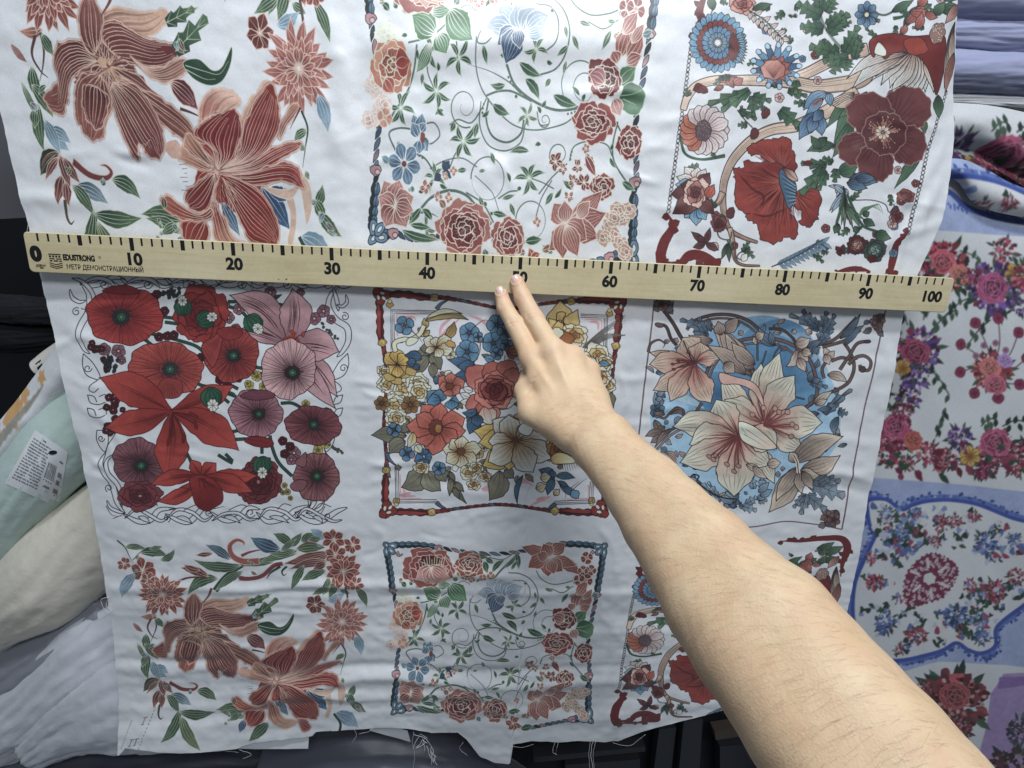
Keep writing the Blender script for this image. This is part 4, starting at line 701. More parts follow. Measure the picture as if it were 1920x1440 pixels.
    P = [(990, 625), (1060, 608), (1120, 640), (1165, 625), (1212, 558), (1205, 610), (1165, 668), (1105, 690), (1030, 672)]; s.shape(P, G, LG, 1.6); s.lines([[(1000, 632), (1080, 645), (1150, 650), (1195, 605)], [(1000, 645), (1080, 670), (1130, 668)]], 2, LG)
    s.leaf((925, 690), (1042, 775), 38, (88, 40, 54), (120, 66, 76), -8, L, 2.2, 4); stem([(960, 775), (1010, 785), (1060, 800)], 8, (90, 60, 60)); stem([(715, 395), (690, 450), (645, 500)], 12, (120, 70, 66))
    # red lily
    C = (1095, 975)
    s.blob(1110, 980, 100, 70, .4, RE, 30, .12, 7, L, 2)
    for (t, w, bd) in (((1320, 820), 44, 12), ((1440, 960), 40, -8), ((1250, 1130), 50, 8), ((980, 1050), 46, 0), ((1010, 880), 40, 8), ((1150, 1120), 40, 0), ((1400, 1060), 36, 10)): s.leaf(C, t, w, RE, RE2, bd, L, 2.2, 5, L, 2, wav=.09)
    pt([(1200, 840), (1250, 760), (1330, 680), (1365, 670), (1290, 760), (1240, 870), (1180, 930)], C, (168, 106, 98), SA, 3)
    pt([(1400, 800), (1470, 730), (1500, 740), (1440, 800), (1400, 850)], (1380, 860), BR2, (170, 116, 104), 4)
    pt([(940, 905), (1010, 890), (1090, 940), (1060, 975), (960, 955), (925, 935)], C, (130, 60, 54), (190, 140, 122), 8); s.shape([(870, 900), (930, 880), (945, 930), (900, 940)], (196, 160, 150))
    pt([(960, 890), (990, 850), (1060, 920), (1085, 960), (1010, 930)], C, BR, (180, 130, 112), 5)
    pt([(1015, 855), (1060, 812), (1180, 758), (1222, 780), (1222, 850), (1180, 925), (1105, 965), (1090, 900)], C, RE, (124, 36, 40), 12); pt([(1042, 815), (1060, 742), (1130, 700), (1212, 708), (1228, 742), (1180, 762), (1090, 790)], (1110, 790), (176, 116, 108), (206, 172, 160), 5)
    pt([(1120, 965), (1210, 900), (1250, 790), (1370, 668), (1402, 720), (1402, 800), (1340, 885), (1240, 935)], C, RE, (132, 44, 42), 14)
    pt([(1120, 970), (1250, 935), (1380, 872), (1482, 850), (1492, 868), (1400, 915), (1280, 960)], C, RE, RE2, 8)
    bl((1300, 1010), (1420, 1150), 46, 0, (44, 72, 112), (62, 100, 148)); bl((1330, 1020), (1445, 1040), 26, 0, (44, 72, 112), (70, 104, 148)); bl((1110, 1075), (1180, 1185), 26, 0, (50, 80, 120), (96, 128, 160))
    for P in ([(1400, 1010), (1440, 1030), (1452, 1100), (1430, 1190), (1405, 1190), (1425, 1100)], [(1480, 950), (1525, 990), (1530, 1060), (1500, 1125), (1490, 1060)], [(1310, 1010), (1400, 1015), (1460, 1000), (1500, 960), (1440, 1040), (1360, 1035)]): s.shape(P, (196, 170, 160), (212, 196, 188), 2)
    pt([(1110, 985), (1250, 965), (1400, 925), (1480, 935), (1492, 985), (1490, 1005), (1400, 988), (1250, 1010)], C, RE, RE2, 8)
    pt([(1060, 1080), (1120, 1130), (1150, 1190), (1235, 1222), (1165, 1268), (1100, 1235), (1062, 1190)], (1070, 1100), RE2, SA, 6); pt([(1240, 1200), (1290, 1220), (1318, 1262), (1300, 1282), (1260, 1280)], (1230, 1180), RE, RE2, 4)
    pt([(1110, 990), (1160, 1085), (1220, 1190), (1300, 1205), (1350, 1208), (1366, 1150), (1310, 1040), (1200, 990)], C, RE, (140, 50, 44), 14)
    pt([(1090, 980), (1010, 1010), (950, 1060), (958, 1100), (1020, 1115), (1062, 1070)], C, RE, (120, 44, 42), 8); pt([(926, 1140), (1020, 1140), (1042, 1190), (1000, 1238), (940, 1235), (915, 1190)], (1030, 1120), RE, RE2, 8); pt([(828, 1088), (870, 1065), (930, 1100), (1000, 1122), (1055, 1095), (1062, 1130), (980, 1145), (880, 1130)], (1055, 1110), (124, 40, 38), (170, 90, 76), 4)
    for k in range(30): a = r.uniform(0, 2.4); q = r.uniform(40, 150); s.line([(1120, 985), (1120+math.cos(a)*q*.5, 985+math.sin(a)*q*.5), (1125+math.cos(a)*q*.8, 990+math.sin(a)*q)], 4, r.choice([(180, 120, 108), (150, 70, 64), (204, 172, 160), (110, 36, 38)]), 1)
    for k in range(7): s.line([(930+10*(k % 3), 960+k*14), (965, 955+k*15)], 8, (80, 44, 50), 2)
    # right edge
    stem([(1508, 745), (1532, 800), (1518, 860), (1498, 935)], 7, G); gl((1528, 810), (1465, 850), 16, 6); gl((1515, 860), (1490, 880), 10); gl((1510, 945), (1525, 975), 10); stem([(1505, 735), (1450, 810)], 6, BR); gl((1545, 1060), (1585, 985), 20, 10); gl((1545, 1040), (1590, 1110), 24, 0); gl((1560, 1080), (1660, 1158), 26, 8)
    bl((1470, 1170), (1612, 1255), 46, -12, (110, 146, 180), (140, 172, 200)); stem([(1460, 1170), (1500, 1240), (1475, 1310), (1430, 1282)], 11, G, 0); gl((1060, 1222), (942, 1330), 34, 0); gl((900, 1160), (820, 1200), 18)
    for k in range(24):
        x, y = r.choice([(430, 1000), (900, 250), (1300, 150), (1420, 400), (330, 760), (300, 330), (1560, 470), (1520, 880), (1580, 1090), (520, 1060), (830, 1160), (1010, 560)]); x += r.uniform(-60, 60); y += r.uniform(-50, 50); s.leaf((x, y), (x+r.uniform(-44, 44), y+r.uniform(-44, 44)), r.uniform(8, 13), r.choice([G, BR, BL]), r.choice([G2, BR2, BL2]), 5, LG, 1.4, 1)
    return s
def art_selvage():
    s = Art(180, 980, 3.272, 24); c = (120, 126, 140)
    for p, q in (((372, 1120), (285, 1355)), ((232, 1195), (182, 1350))):
        for k in range(13):
            t = k/13; x, y = p[0]+(q[0]-p[0])*t, p[1]+(q[1]-p[1])*t; s.line([(x, y), (x+(q[0]-p[0])*.045, y+(q[1]-p[1])*.045)], 3, c)
    for x, y in ((232, 1330), (262, 1325), (300, 1215)): s.line([(x, y), (x+14, y-36)], 3.4, c); s.line([(x+2, y-34), (x+28, y-38)], 3.4, c); s.line([(x-10, y+4), (x+8, y)], 3, c)
    return s
# ---------------------------------------------------------------- panel with peonies, an iris and curling vines in a blue ribbon frame
def art_vines():
    s = Art(690, 990, 3.349, 15); r = s.r; K = (40, 44, 60); L = (226, 190, 184); G, G2 = (52, 86, 74), (84, 120, 98); V = (88, 116, 108); LG = (170, 194, 178); BL, BLD = (98, 138, 172), (56, 88, 124); PK = (176, 136, 146); NG = (40, 58, 58)
    cols = [BL, NG, PK, BLD, (86, 112, 148), (118, 108, 128)]
    def chain(P, w=34, ends=(1, 1)):
        P = catmull(P, 10); n = len(P); st = 4
        for i in range(0, n-st, st):
            t = i/(n-1); e = min(t if ends[0] else 1, 1-t if ends[1] else 1); a, b = P[i], P[min(n-1, i+st)]; u = (b-a)/(np.hypot(*(b-a))+1e-6); nn = np.array([-u[1], u[0]]); ww = w*(1.2 if e < .22 else .75)
            if e < .22:
                s.leaf(a-u*8+nn*ww*.22, b+u*10+nn*ww*.12, ww*.30, NG, None, 0, K, 2.4, 0); s.leaf(a-u*8-nn*ww*.24, b+u*10-nn*ww*.16, ww*.32, BL, BLD, 0, K, 2.4, 1)
            else: s.leaf(a-u*5-nn*ww*.42, b+u*5+nn*ww*.42, ww*.38, cols[(i//st) % 6], None, 0, K, 2.4, 0)
        for f in ([.25] if ends[0] else [])+([.75] if ends[1] else []):
            c = P[int(f*(n-1))]; s.blob(c[0], c[1], 26, 20, 0, PK, 14, .1, 3, K, 2.4); s.blob(c[0]+8, c[1]+6, 12, 10, 0, (196, 170, 180), 10, 0, 3, K, 2)
    chain([(160, 110), (260, 108), (380, 118), (500, 138), (640, 155), (800, 162), (950, 148), (1080, 120), (1200, 104), (1330, 105), (1440, 118)])
    chain([(120, 160), (136, 250), (150, 340), (165, 440), (190, 560), (196, 680), (192, 760), (178, 860), (178, 960), (165, 1060), (160, 1120)]); chain([(1474, 170), (1462, 260), (1444, 360), (1426, 470), (1408, 570), (1386, 680), (1380, 780), (1392, 880), (1384, 980), (1384, 1080), (1382, 1160)]); chain([(190, 1148), (260, 1132), (350, 1150), (420, 1146), (500, 1140)], 32, (1, 0)); chain([(1010, 1258), (1100, 1240), (1190, 1222), (1280, 1200), (1360, 1190)], 34, (0, 1))
    for cx, cy, sx, sy in ((125, 120, 1, 1), (1475, 128, -1, 1), (175, 1140, 1, -1), (1385, 1192, -1, -1)):
        for dx, dy, a in ((-6, -10, .7), (30, -8, .1), (-8, 28, 1.5), (22, 22, .8)): s.blob(cx+dx*sx, cy+dy*sy, 30, 19, a*sx*sy, BL, 18, .05, 3, K, 3); s.blob(cx+dx*sx, cy+dy*sy, 15, 8, a*sx*sy, (186, 200, 214), 12, .03, 3, K, 2)
    s.scroll([(180, 150), (195, 175), (220, 165)], 22, PK, K, 2.2, 1); s.scroll([(1420, 150), (1400, 170), (1410, 195)], 22, PK, K, 2.2, 1)
    # vines
    def v(p, w=6, tp=0): s.line(p, w*.62, V, tp)
    def spiral(cx, cy, R, a0, turns, d=1, w=6, k=.75): n = 26; v([(cx+R*(1-k*i/n)*math.cos(a0+d*turns*6.283*i/n), cy+R*(1-k*i/n)*math.sin(a0+d*turns*6.283*i/n)) for i in range(n+1)], w, 1)
    v([(780, 530), (820, 600), (900, 650), (1000, 682), (1090, 680), (1180, 655)], 11); v([(600, 535), (700, 555), (790, 590), (850, 630)], 7, -1); v([(690, 640), (740, 625), (800, 622), (860, 640), (900, 655)], 9); v([(700, 650), (690, 720), (720, 780), (790, 800), (850, 770), (865, 720)], 9); v([(665, 660), (660, 740), (700, 810), (780, 830), (850, 800), (870, 740), (880, 710)], 6)
    v([(640, 440), (640, 540), (670, 620), (740, 690), (820, 740), (920, 755), (1040, 735), (1100, 705)], 6); v([(660, 420), (645, 460), (680, 465), (710, 445)], 5); v([(880, 275), (960, 285), (1030, 330), (1065, 400), (1055, 480), (1010, 540), (930, 565)], 7); v([(910, 320), (980, 330), (1015, 380), (1005, 450), (950, 490)], 6)
    spiral(590, 680, 75, 1.2, 1.4, 1, 6, .8); v([(520, 745), (560, 725), (620, 735), (665, 690), (690, 650)], 6); spiral(1115, 600, 95, 0, 1.0, -1, 6, .35); spiral(1140, 605, 52, .6, 1.0, -1, 6, .1); spiral(962, 720, 28, 2.8, 1.4, -1, 6, .8); v([(925, 690), (940, 735), (980, 735)], 5)
    v([(1055, 265), (1090, 320), (1160, 355), (1240, 350), (1290, 335)], 7); v([(1150, 380), (1220, 405), (1290, 370)], 6); v([(370, 475), (355, 560), (320, 640), (260, 710), (240, 750)], 9); v([(415, 520), (420, 570), (450, 625)], 6); v([(330, 470), (400, 455), (460, 430), (500, 400)], 8); v([(550, 460), (555, 520)], 7)
    v([(560, 345), (600, 330), (640, 350)], 5); v([(1300, 720), (1280, 800), (1290, 860), (1340, 920), (1380, 950)], 8); v([(1290, 720), (1320, 760)], 8); v([(1080, 860), (1100, 810), (1170, 790), (1250, 800), (1280, 840)], 6); spiral(1030, 840, 45, 2.6, 1.2, 1, 6, .7); v([(940, 980), (1000, 920), (1070, 870)], 6); v([(920, 1090), (950, 1000), (1000, 930)], 5); v([(905, 925), (960, 940), (1010, 960)], 5)
    spiral(700, 930, 78, 3.1, 1.0, 1, 6, .05); v([(640, 920), (700, 960), (730, 990), (760, 1060)], 4); v([(430, 900), (500, 870), (580, 860), (650, 890)], 5); v([(520, 900), (545, 850), (580, 805)], 6); v([(390, 1040), (440, 1000), (520, 975), (600, 990), (660, 1040), (720, 1090)], 12); v([(340, 1060), (420, 1055), (470, 1070)], 11, 1); v([(600, 980), (680, 1020), (730, 1085)], 7); spiral(905, 1075, 72, 2.5, .95, 1, 6, .1); v([(270, 840), (240, 780), (290, 760), (360, 765)], 8); v([(400, 745), (450, 740), (475, 780), (440, 810), (410, 810)], 6); v([(330, 840), (400, 860), (440, 900), (460, 930)], 8); v([(750, 1000), (800, 975), (840, 970)], 6); v([(760, 185), (850, 195), (940, 140)], 6); v([(780, 310), (850, 250), (930, 170)], 12)
    for p in ((672, 700), (674, 685), (678, 670), (1068, 697), (1084, 694), (1100, 690), (790, 575), (800, 590), (812, 602), (795, 335), (800, 322), (1084, 855), (1086, 840), (1090, 828), (700, 1075), (712, 1090), (690, 1060), (380, 855), (395, 862)): s.blob(p[0], p[1], 5, 5, 0, V, 8, 0)
    def gl(b, t, w, bd=0): s.leaf(b, t, w*.8, G, G2, bd, LG, 1.5, 1, LG, 1.8)
    for a in ((560, 515, 85, 5, .2), (460, 630, 80, 6, .5), (585, 800, 85, 6, 0), (893, 925, 80, 6, .9), (295, 690, 80, 6, .3), (430, 500, 75, 4, 1.2), (915, 480, 65, 5, .4), (880, 705, 55, 5, .2), (410, 1110, 60, 4, 0), (450, 930, 60, 5, .6)): s.star(a[0], a[1], a[2]*.92, a[3], G, LG, a[4], .135)
    for a in (((840, 525), (945, 568), 22, 6), ((775, 600), (705, 600), 16, -8), ((870, 580), (935, 650), 24, -10), ((1000, 632), (1110, 668), 24, 6), ((720, 670), (800, 702), 22, 6), ((672, 472), (690, 535), 14), ((890, 830), (800, 836), 16, 8), ((715, 838), (732, 880), 12), ((1080, 430), (1110, 480), 12), ((1062, 465), (1010, 500), 12), ((985, 575), (960, 605), 12), ((1255, 410), (1215, 478), 16), ((1110, 380), (1165, 395), 12), ((1055, 515), (1042, 562), 10), ((725, 1050), (795, 1060), 14), ((805, 1015), (832, 1065), 12), ((1005, 975), (970, 1020), 14), ((1045, 395), (1055, 440), 10), ((395, 570), (390, 610), 10), ((600, 900), (555, 905), 12), ((650, 735), (635, 790), 14), ((545, 735), (525, 770), 14), ((680, 1030), (660, 990), 12), ((780, 270), (860, 195), 20, -6), ((860, 250), (940, 165), 14, 4), ((930, 150), (945, 260), 20, -6), ((740, 190), (790, 225), 20), ((660, 160), (760, 185), 20, 6), ((730, 210), (750, 275), 24), ((900, 260), (940, 200), 12), ((1240, 375), (1280, 380), 10), ((660, 905), (690, 900), 8), ((770, 1000), (830, 985), 10)): gl(*a)
    for a in (((455, 435), (345, 372), 56, 0), ((465, 435), (505, 505), 42, 0), ((515, 345), (625, 455), 60, 10), ((430, 360), (520, 350), 26, 0), ((430, 470), (365, 570), 26, -6)): s.leaf(a[0], a[1], a[2], (72, 122, 88), (96, 150, 110), a[3], (196, 224, 200), 2, 5, (206, 230, 208), 2.4)
    for a in (((300, 1120), (480, 1150), 20, 10), ((390, 1040), (330, 1100), 18, 0), ((340, 1100), (440, 1110), 16, 0), ((880, 1150), (960, 1140), 20, 0), ((960, 1260), (1040, 1240), 26, 0), ((1010, 1190), (960, 1160), 14), ((1100, 960), (1050, 930), 14), ((1330, 930), (1390, 960), 18), ((540, 330), (560, 300), 20)): gl(*a)
    for k in range(36):
        x, y = r.uniform(240, 1340), r.uniform(300, 1100); t = (x+r.uniform(-38, 38), y+r.uniform(-38, 38)); s.leaf((x, y), t, 8, G, G2, 4, LG, 1.2, 0)
    for (x, y) in ((230, 300), (260, 340), (240, 360), (210, 330), (300, 360), (1290, 350), (1400, 420), (1270, 420), (440, 1080), (720, 1150), (880, 1190), (960, 1180), (500, 1040), (560, 1020), (690, 1180), (340, 980)): s.leaf((x, y), (x+r.uniform(-50, 50), y+r.uniform(-40, 40)), 14, r.choice([G, (90, 120, 150), (150, 90, 88)]), None, 6, LG, 2, 1)
    # flowers
    D = [(156, 86, 84), (148, 74, 76), (122, 52, 58), (98, 36, 44)]
    def peony(x, y, rx, ry, a=0, c=D, ly=4, n=7): s.ruffle(x, y, rx, ry, a, c, L, n, ly, 2.6)
    for (x, y) in ((610, 300), (650, 315), (720, 300), (770, 290), (580, 270), (560, 240)): s.five(x, y, 26, (176, 110, 96), (130, 60, 60), L, 4, None, 2, .5, (200, 150, 130))
    peony(640, 225, 92, 72, .1, [(150, 88, 80), (140, 74, 70), (112, 48, 50)]); peony(385, 245, 168, 118, .1); s.blob(395, 205, 70, 30, .1, (96, 34, 42), 24, .1, 6, L, 2.4)
    for k in range(9): s.line([(360+k*14, 235), (350+k*17, 200-(k % 3)*12)], 2.6, (226, 200, 180))
    for k in range(5): t = (300+k*55, 350-abs(k-2)*16); s.leaf((400, 250), t, 40, (150, 84, 84), (196, 150, 148), 0, L, 2.4, 4)
    for a in (((1180, 200), (1335, 300), 40, -14), ((1160, 190), (1310, 240), 36, 0), ((1140, 170), (960, 112), 40, 0), ((1150, 160), (1240, 95), 44, 0), ((1150, 190), (1225, 275), 44, 8), ((1130, 190), (1130, 305), 52, 0), ((1120, 190), (1005, 250), 48, 8), ((1140, 180), (1100, 95), 44, 0), ((1130, 190), (1060, 160), 34), ((1140, 200), (1170, 290), 36, 0)): s.leaf(a[0], a[1], a[2], (176, 118, 112), (146, 72, 66), (a+(0,))[3], L, 2.4, 4)
    for a in ((1375, 190, 40), (1400, 265, 36), (1350, 270, 34), (1330, 330, 40), (1370, 330, 44)): s.five(a[0], a[1], a[2], (150, 70, 66), (110, 42, 46), L, 4, None, 2.2, .5, (190, 130, 120))
    for a in (((1330, 480), (1330, 370), 40, 0), ((1300, 500), (1340, 400), 36, -8), ((1330, 500), (1400, 410), 34, 8), ((1330, 520), (1400, 490), 26, 0), ((1290, 520), (1262, 480), 30, 0), ((1350, 450), (1410, 380), 20, 0), ((1310, 420), (1380, 340), 30, 0)): s.leaf(a[0], a[1], a[2], (168, 106, 102), (148, 78, 78), a[3], L, 2.4, 3)
    s.leaf((1300, 590), (1375, 530), 36, (64, 108, 80), (92, 132, 104), 0, LG, 2, 2); s.blob(1362, 640, 58, 56, .3, (58, 104, 80), 26, .05, 4, LG, 2, ((1330, 600), (1410, 690), (104, 144, 118))); s.lines([[(1310, 630), (1360, 625), (1405, 610)], [(1320, 640), (1380, 660)]], 2.4, LG)
    s.leaf((1280, 640), (1310, 700), 30, (166, 110, 112), (190, 150, 146), 0, L, 2.4, 2); peony(1232, 572, 84, 70, .2, [(118, 48, 56), (104, 38, 48), (82, 28, 38)], 3, 6); s.leaf((1230, 590), (1160, 560), 36, (170, 110, 116), (140, 76, 84), 8, L, 2.4, 3)
    peony(1186, 722, 102, 72, 0, [(150, 70, 72), (140, 62, 66), (112, 42, 50)]); peony(1356, 790, 62, 64, .4, [(132, 56, 60), (116, 42, 50), (92, 30, 40)], 3, 5)
    for a in ((1015, 865, 40), (1155, 815, 24), (1120, 880, 30), (1050, 890, 26), (1170, 860, 30), (1080, 985, 26), (1100, 930, 30), (1150, 935, 40)): s.star(a[0], a[1], a[2], 5, (118, 40, 46), L, .3, .3)
    s.leaf((1155, 840), (1205, 915), 18, (118, 40, 46), (140, 60, 60), 0, L, 2, 1); peony(1235, 948, 62, 50, .1, [(142, 66, 66), (128, 52, 56), (100, 36, 44)], 3, 6)
    # peach rose, pale ghosts, iris, blue flowers
    for (x, y) in ((190, 640), (200, 700), (170, 620), (150, 735), (215, 680), (240, 430), (180, 600)): s.ruffle(x, y, 44, 36, 0, [(204, 184, 184), (198, 166, 160), (188, 142, 136)], (230, 214, 208), 5, 2, 2.4)
    s.ruffle(230, 440, 60, 46, 0, [(222, 208, 196), (224, 204, 188)], (236, 224, 216), 5, 2, 2.2); s.ruffle(250, 545, 98, 96, .3, [(184, 122, 108), (196, 142, 124), (172, 98, 86), (148, 72, 66)], (236, 200, 182), 5, 5, 2.8); s.leaf((270, 540), (340, 530), 50, (158, 62, 56), (176, 84, 72), 0, L, 2.2, 2); s.leaf((220, 590), (260, 640), 30, (164, 78, 64), (184, 100, 84), 0, L, 2.2, 2); s.five(220, 725, 36, (196, 140, 120), None, L, 4, None, 2, .5, (200, 170, 150))
    for a in (((820, 410), (740, 330), 46, 0), ((800, 420), (680, 410), 40, 14), ((850, 420), (830, 310), 52, 0), ((850, 420), (910, 330), 52, 0), ((870, 420), (975, 360), 40, -10), ((870, 430), (960, 400), 26, 8)): s.leaf(a[0], a[1], a[2], (110, 142, 178), (164, 184, 206), a[3], (214, 222, 232), 2.4, 4)
    for a in (((820, 410), (735, 470), 40, 0), ((825, 410), (775, 532), 52, 0), ((825, 410), (840, 480), 30, 0)): s.leaf(a[0], a[1], a[2], (76, 108, 146), (58, 92, 136), a[3], (200, 212, 226), 2.4, 5)
    for a in (((380, 780), (350, 710), 26), ((380, 780), (395, 705), 26), ((385, 790), (420, 840), 26), ((375, 790), (345, 740), 24), ((380, 800), (380, 850), 28), ((385, 770), (410, 740), 18)): s.leaf(a[0], a[1], a[2], (76, 108, 146), (108, 140, 174), 0, (190, 206, 222), 2.2, 2)
    s.blob(395, 790, 12, 20, 0, (140, 80, 70), 10, .1, 4); s.five(310, 885, 78, (104, 138, 172), (66, 98, 136), (190, 206, 222), 6, .2, 2.2, .32, (130, 76, 70), 1, .16, 2); s.leaf((240, 880), (205, 860), 14, BL, None, 0, LG, 2, 1)
    for a in (((500, 900), (520, 870), 14), ((490, 910), (530, 930), 16), ((480, 920), (450, 940), 14), ((510, 905), (490, 870), 14)): s.leaf(a[0], a[1], a[2], (60, 88, 124), None, 0, K, 1.6, 0)
    for a in ((540, 905, 22), (500, 925, 20), (410, 965, 30), (470, 1000, 24), (520, 1000, 24), (935, 1080, 24)): s.star(a[0], a[1], a[2], 4, (160, 76, 66), L, .2, .34)
    for a in (((260, 1030), (215, 945), 44, 0), ((260, 1030), (290, 940), 44, 0), ((270, 1030), (355, 1000), 46, 0), ((265, 1040), (190, 1000), 40, 0), ((265, 1040), (225, 1110), 46, 6), ((270, 1040), (320, 1110), 46, -6), ((270, 1030), (355, 1050), 36, 0)): s.leaf(a[0], a[1], a[2], (128, 62, 66), (180, 128, 126), a[3], L, 2.4, 4)
    peony(590, 1110, 132, 108, .1, [(168, 110, 108), (148, 78, 80), (124, 56, 62), (98, 38, 46)], 5, 7); peony(800, 1140, 80, 76, .2, [(154, 92, 90), (140, 72, 74), (110, 48, 54)], 4, 6); s.star(910, 1225, 60, 6, (160, 78, 68), L, .3, .28)
    for a in (((1060, 1080), (1010, 1010), 44, 0), ((1070, 1080), (1060, 1000), 34, 0), ((1090, 1070), (1240, 960), 40, 10), ((1080, 1080), (1260, 1040), 46, 8), ((1080, 1090), (1230, 1130), 44, 0), ((1070, 1080), (1170, 1140), 50, 0), ((1060, 1080), (990, 1180), 40, -14), ((1065, 1080), (1060, 1210), 46, 8), ((1070, 1090), (1130, 1200), 40, 0), ((1120, 1060), (1180, 1000), 26)): s.leaf(a[0], a[1], a[2], (176, 120, 116), (150, 80, 80), (a+(0,))[3], L, 2.6, 5)
    for (x, y) in ((1270, 1090), (1300, 1120), (1250, 1130), (1330, 1060), (1330, 1150), (1360, 1030), (1310, 1030), (1350, 1180), (1290, 1060)): s.ruffle(x, y, 38, 30, .3, [(190, 146, 134), (182, 132, 122), (166, 108, 100)], (232, 210, 198), 5, 2, 2.2)
    return s
# ---------------------------------------------------------------- panel with a curling branch, dark poppies and blue blossoms
def art_branch():
    s = Art(1220, 0, 2.717, 16); r = s.r; K = (48, 40, 48); DR, DR2 = (96, 34, 40), (122, 46, 48); RE, RE2 = (134, 46, 44), (154, 62, 54); BE, BE2 = (204, 186, 174), (166, 136, 124); G, G2 = (56, 96, 78), (92, 130, 104); BL, BL2 = (94, 142, 188), (60, 98, 142); PK = (206, 172, 176); MA = (92, 50, 58)
    def gl(b, t, w, bd=0, c=G, c2=G2, v=3): s.leaf(b, t, w, c, c2, bd, K, 2.6, v)
    def frill(P, w=20, c=(110, 40, 46)):
        P = catmull(P, 8)
        for i in range(0, len(P), 3): s.leaf(P[i], P[i]+np.array([r.uniform(-1, 1), r.uniform(-1, 1)])*w*1.3, w*.55, c, None, 0, K, 1.8, 0)
        s.line(P, w*1.1, c, 2)
    def chain(p0, p1, n):
        p0, p1 = np.array(p0, float), np.array(p1, float)
        for i in range(n):
            a = p0+(p1-p0)*i/n; b = p0+(p1-p0)*(i+1)/n; u = (b-a)/np.hypot(*(b-a)); nn = np.array([-u[1], u[0]]); s.leaf(a-nn*5, b+nn*5, 8, (206, 208, 218), None, 0, K, 2.6, 0); 
            if i % 4 == 0: s.blob(*a, 7, 7, 0, (60, 44, 54), 8, 0)
    chain((215, 185), (150, 640), 20); chain((150, 640), (86, 1090), 20); chain((1538, 455), (1420, 760), 14); chain((1420, 760), (1300, 1200), 20)
    # red corner scrolls (top ones lie above the fold)
    frill([(300, -60), (270, 0), (250, 60), (262, 100), (230, 160), (212, 200)], 26); frill([(300, -60), (270, -110), (320, -150), (420, -150), (500, -140)], 26); frill([(95, 1100), (110, 1160), (70, 1230), (50, 1300), (60, 1360), (130, 1370)], 34, (116, 40, 44)); frill([(70, 1330), (140, 1350), (200, 1300), (270, 1310), (330, 1360), (250, 1370), (170, 1375)], 34, (116, 40, 44)); frill([(1290, 1190), (1250, 1240), (1240, 1300), (1225, 1370), (1240, 1400)], 24, (116, 40, 44)); frill([(950, 1385), (1040, 1370), (1120, 1380)], 18, (116, 40, 44)); frill([(1300, 1160), (1280, 1210), (1250, 1230)], 10)
    frill([(1200, -150), (1330, -140), (1480, -150), (1600, -140), (1640, -80), (1630, 0), (1600, 80), (1580, 200)], 34, (112, 40, 44)); gl((1480, 0), (1620, -70), 34, 0); gl((1440, -60), (1560, -110), 30, 10)
    # branch
    def branch(P, w0, w1):
        P = catmull(P, 10); n = len(P); T = np.gradient(P, axis=0); T /= np.hypot(*T.T)[:, None]; Nn = np.stack([-T[:, 1], T[:, 0]], 1); w = np.linspace(w0, w1, n)
        Q = np.vstack([P+Nn*w[:, None]/2, (P-Nn*w[:, None]/2)[::-1]]); s.fill(Q, BE, (P[0]+Nn[0]*w0, P[0]-Nn[0]*w0, BE2)); s.line(np.vstack([Q, Q[:1]]), 3, K, raw=True)
        for k in range(7):
            f = (k-3)/7; i0 = int(r.uniform(0, .4)*n); i1 = int(r.uniform(.55, 1)*n); s.line(P[i0:i1]+Nn[i0:i1]*(w[i0:i1]*f)[:, None], 2.2, (112, 84, 78), 2, raw=True)
    branch([(1110, 250), (1000, 280), (900, 320), (800, 370), (700, 410)], 66, 50); branch([(1120, 360), (1060, 410), (960, 430), (840, 440), (720, 420), (560, 410), (430, 410), (320, 410), (230, 440), (185, 500), (165, 560)], 84, 32)
    branch([(1060, 470), (960, 530), (860, 590), (740, 640), (620, 660), (520, 710), (430, 800), (380, 900), (365, 990), (372, 1090), (400, 1170), (470, 1210), (545, 1235)], 76, 14); branch([(365, 980), (340, 1030), (300, 1050), (260, 1040)], 34, 16); branch([(400, 1160), (420, 1240), (430, 1320), (470, 1350), (560, 1355)], 26, 8)
    for q in ([(470, 1330), (440, 1310), (460, 1285), (495, 1290), (480, 1320)], [(330, 1160), (350, 1210), (400, 1220), (410, 1180)], [(440, 560), (480, 610), (520, 650)], [(150, 690), (180, 780), (260, 815), (380, 800)], [(300, 160), (300, 100), (320, 40)]): s.line(q, 5, (96, 90, 88))
    s.line([(150, 690), (175, 780), (260, 812), (380, 790)], 10, G); s.leaf((270, 440), (215, 460), 26, DR2, DR, 0, K, 2.6, 1); s.leaf((290, 470), (240, 440), 20, DR2, None, 0, K, 2.4, 1)
    for a in (((340, 410), (440, 390), 22), ((400, 390), (420, 450), 24), ((420, 430), (470, 400), 22), ((370, 440), (320, 460), 14), ((1080, 250), (1020, 260), 16)): s.leaf(a[0], a[1], a[2], (190, 120, 112), (150, 76, 74), 0, K, 2.6, 2)
    for (x, y) in ((585, 575), (530, 680), (405, 1085), (1240, 1080)): s.blob(x, y, 22, 30, .3, (104, 52, 56), 14, .08, 3, K, 2.6)
    for k in range(150):
        x, y = r.uniform(190, 1480), r.uniform(-60, 1300); 
        if 400 < x < 880 and 690 < y < 1240: continue
        if x > 1620-.38*y or r.random() < .25: s.five(x, y, r.uniform(16, 26), r.choice([(150, 76, 76), BL, PK]), None, K, 5, None, 2.2, .5, (190, 160, 150), 1, .2, 1) if x < 1560-.2*y else None
        else: s.serr((x, y), (x+r.uniform(-70, 70), y+r.uniform(-60, 60)), r.uniform(15, 25), G, r.choice([G2, (110, 140, 118)]), 3, K, 2.2)
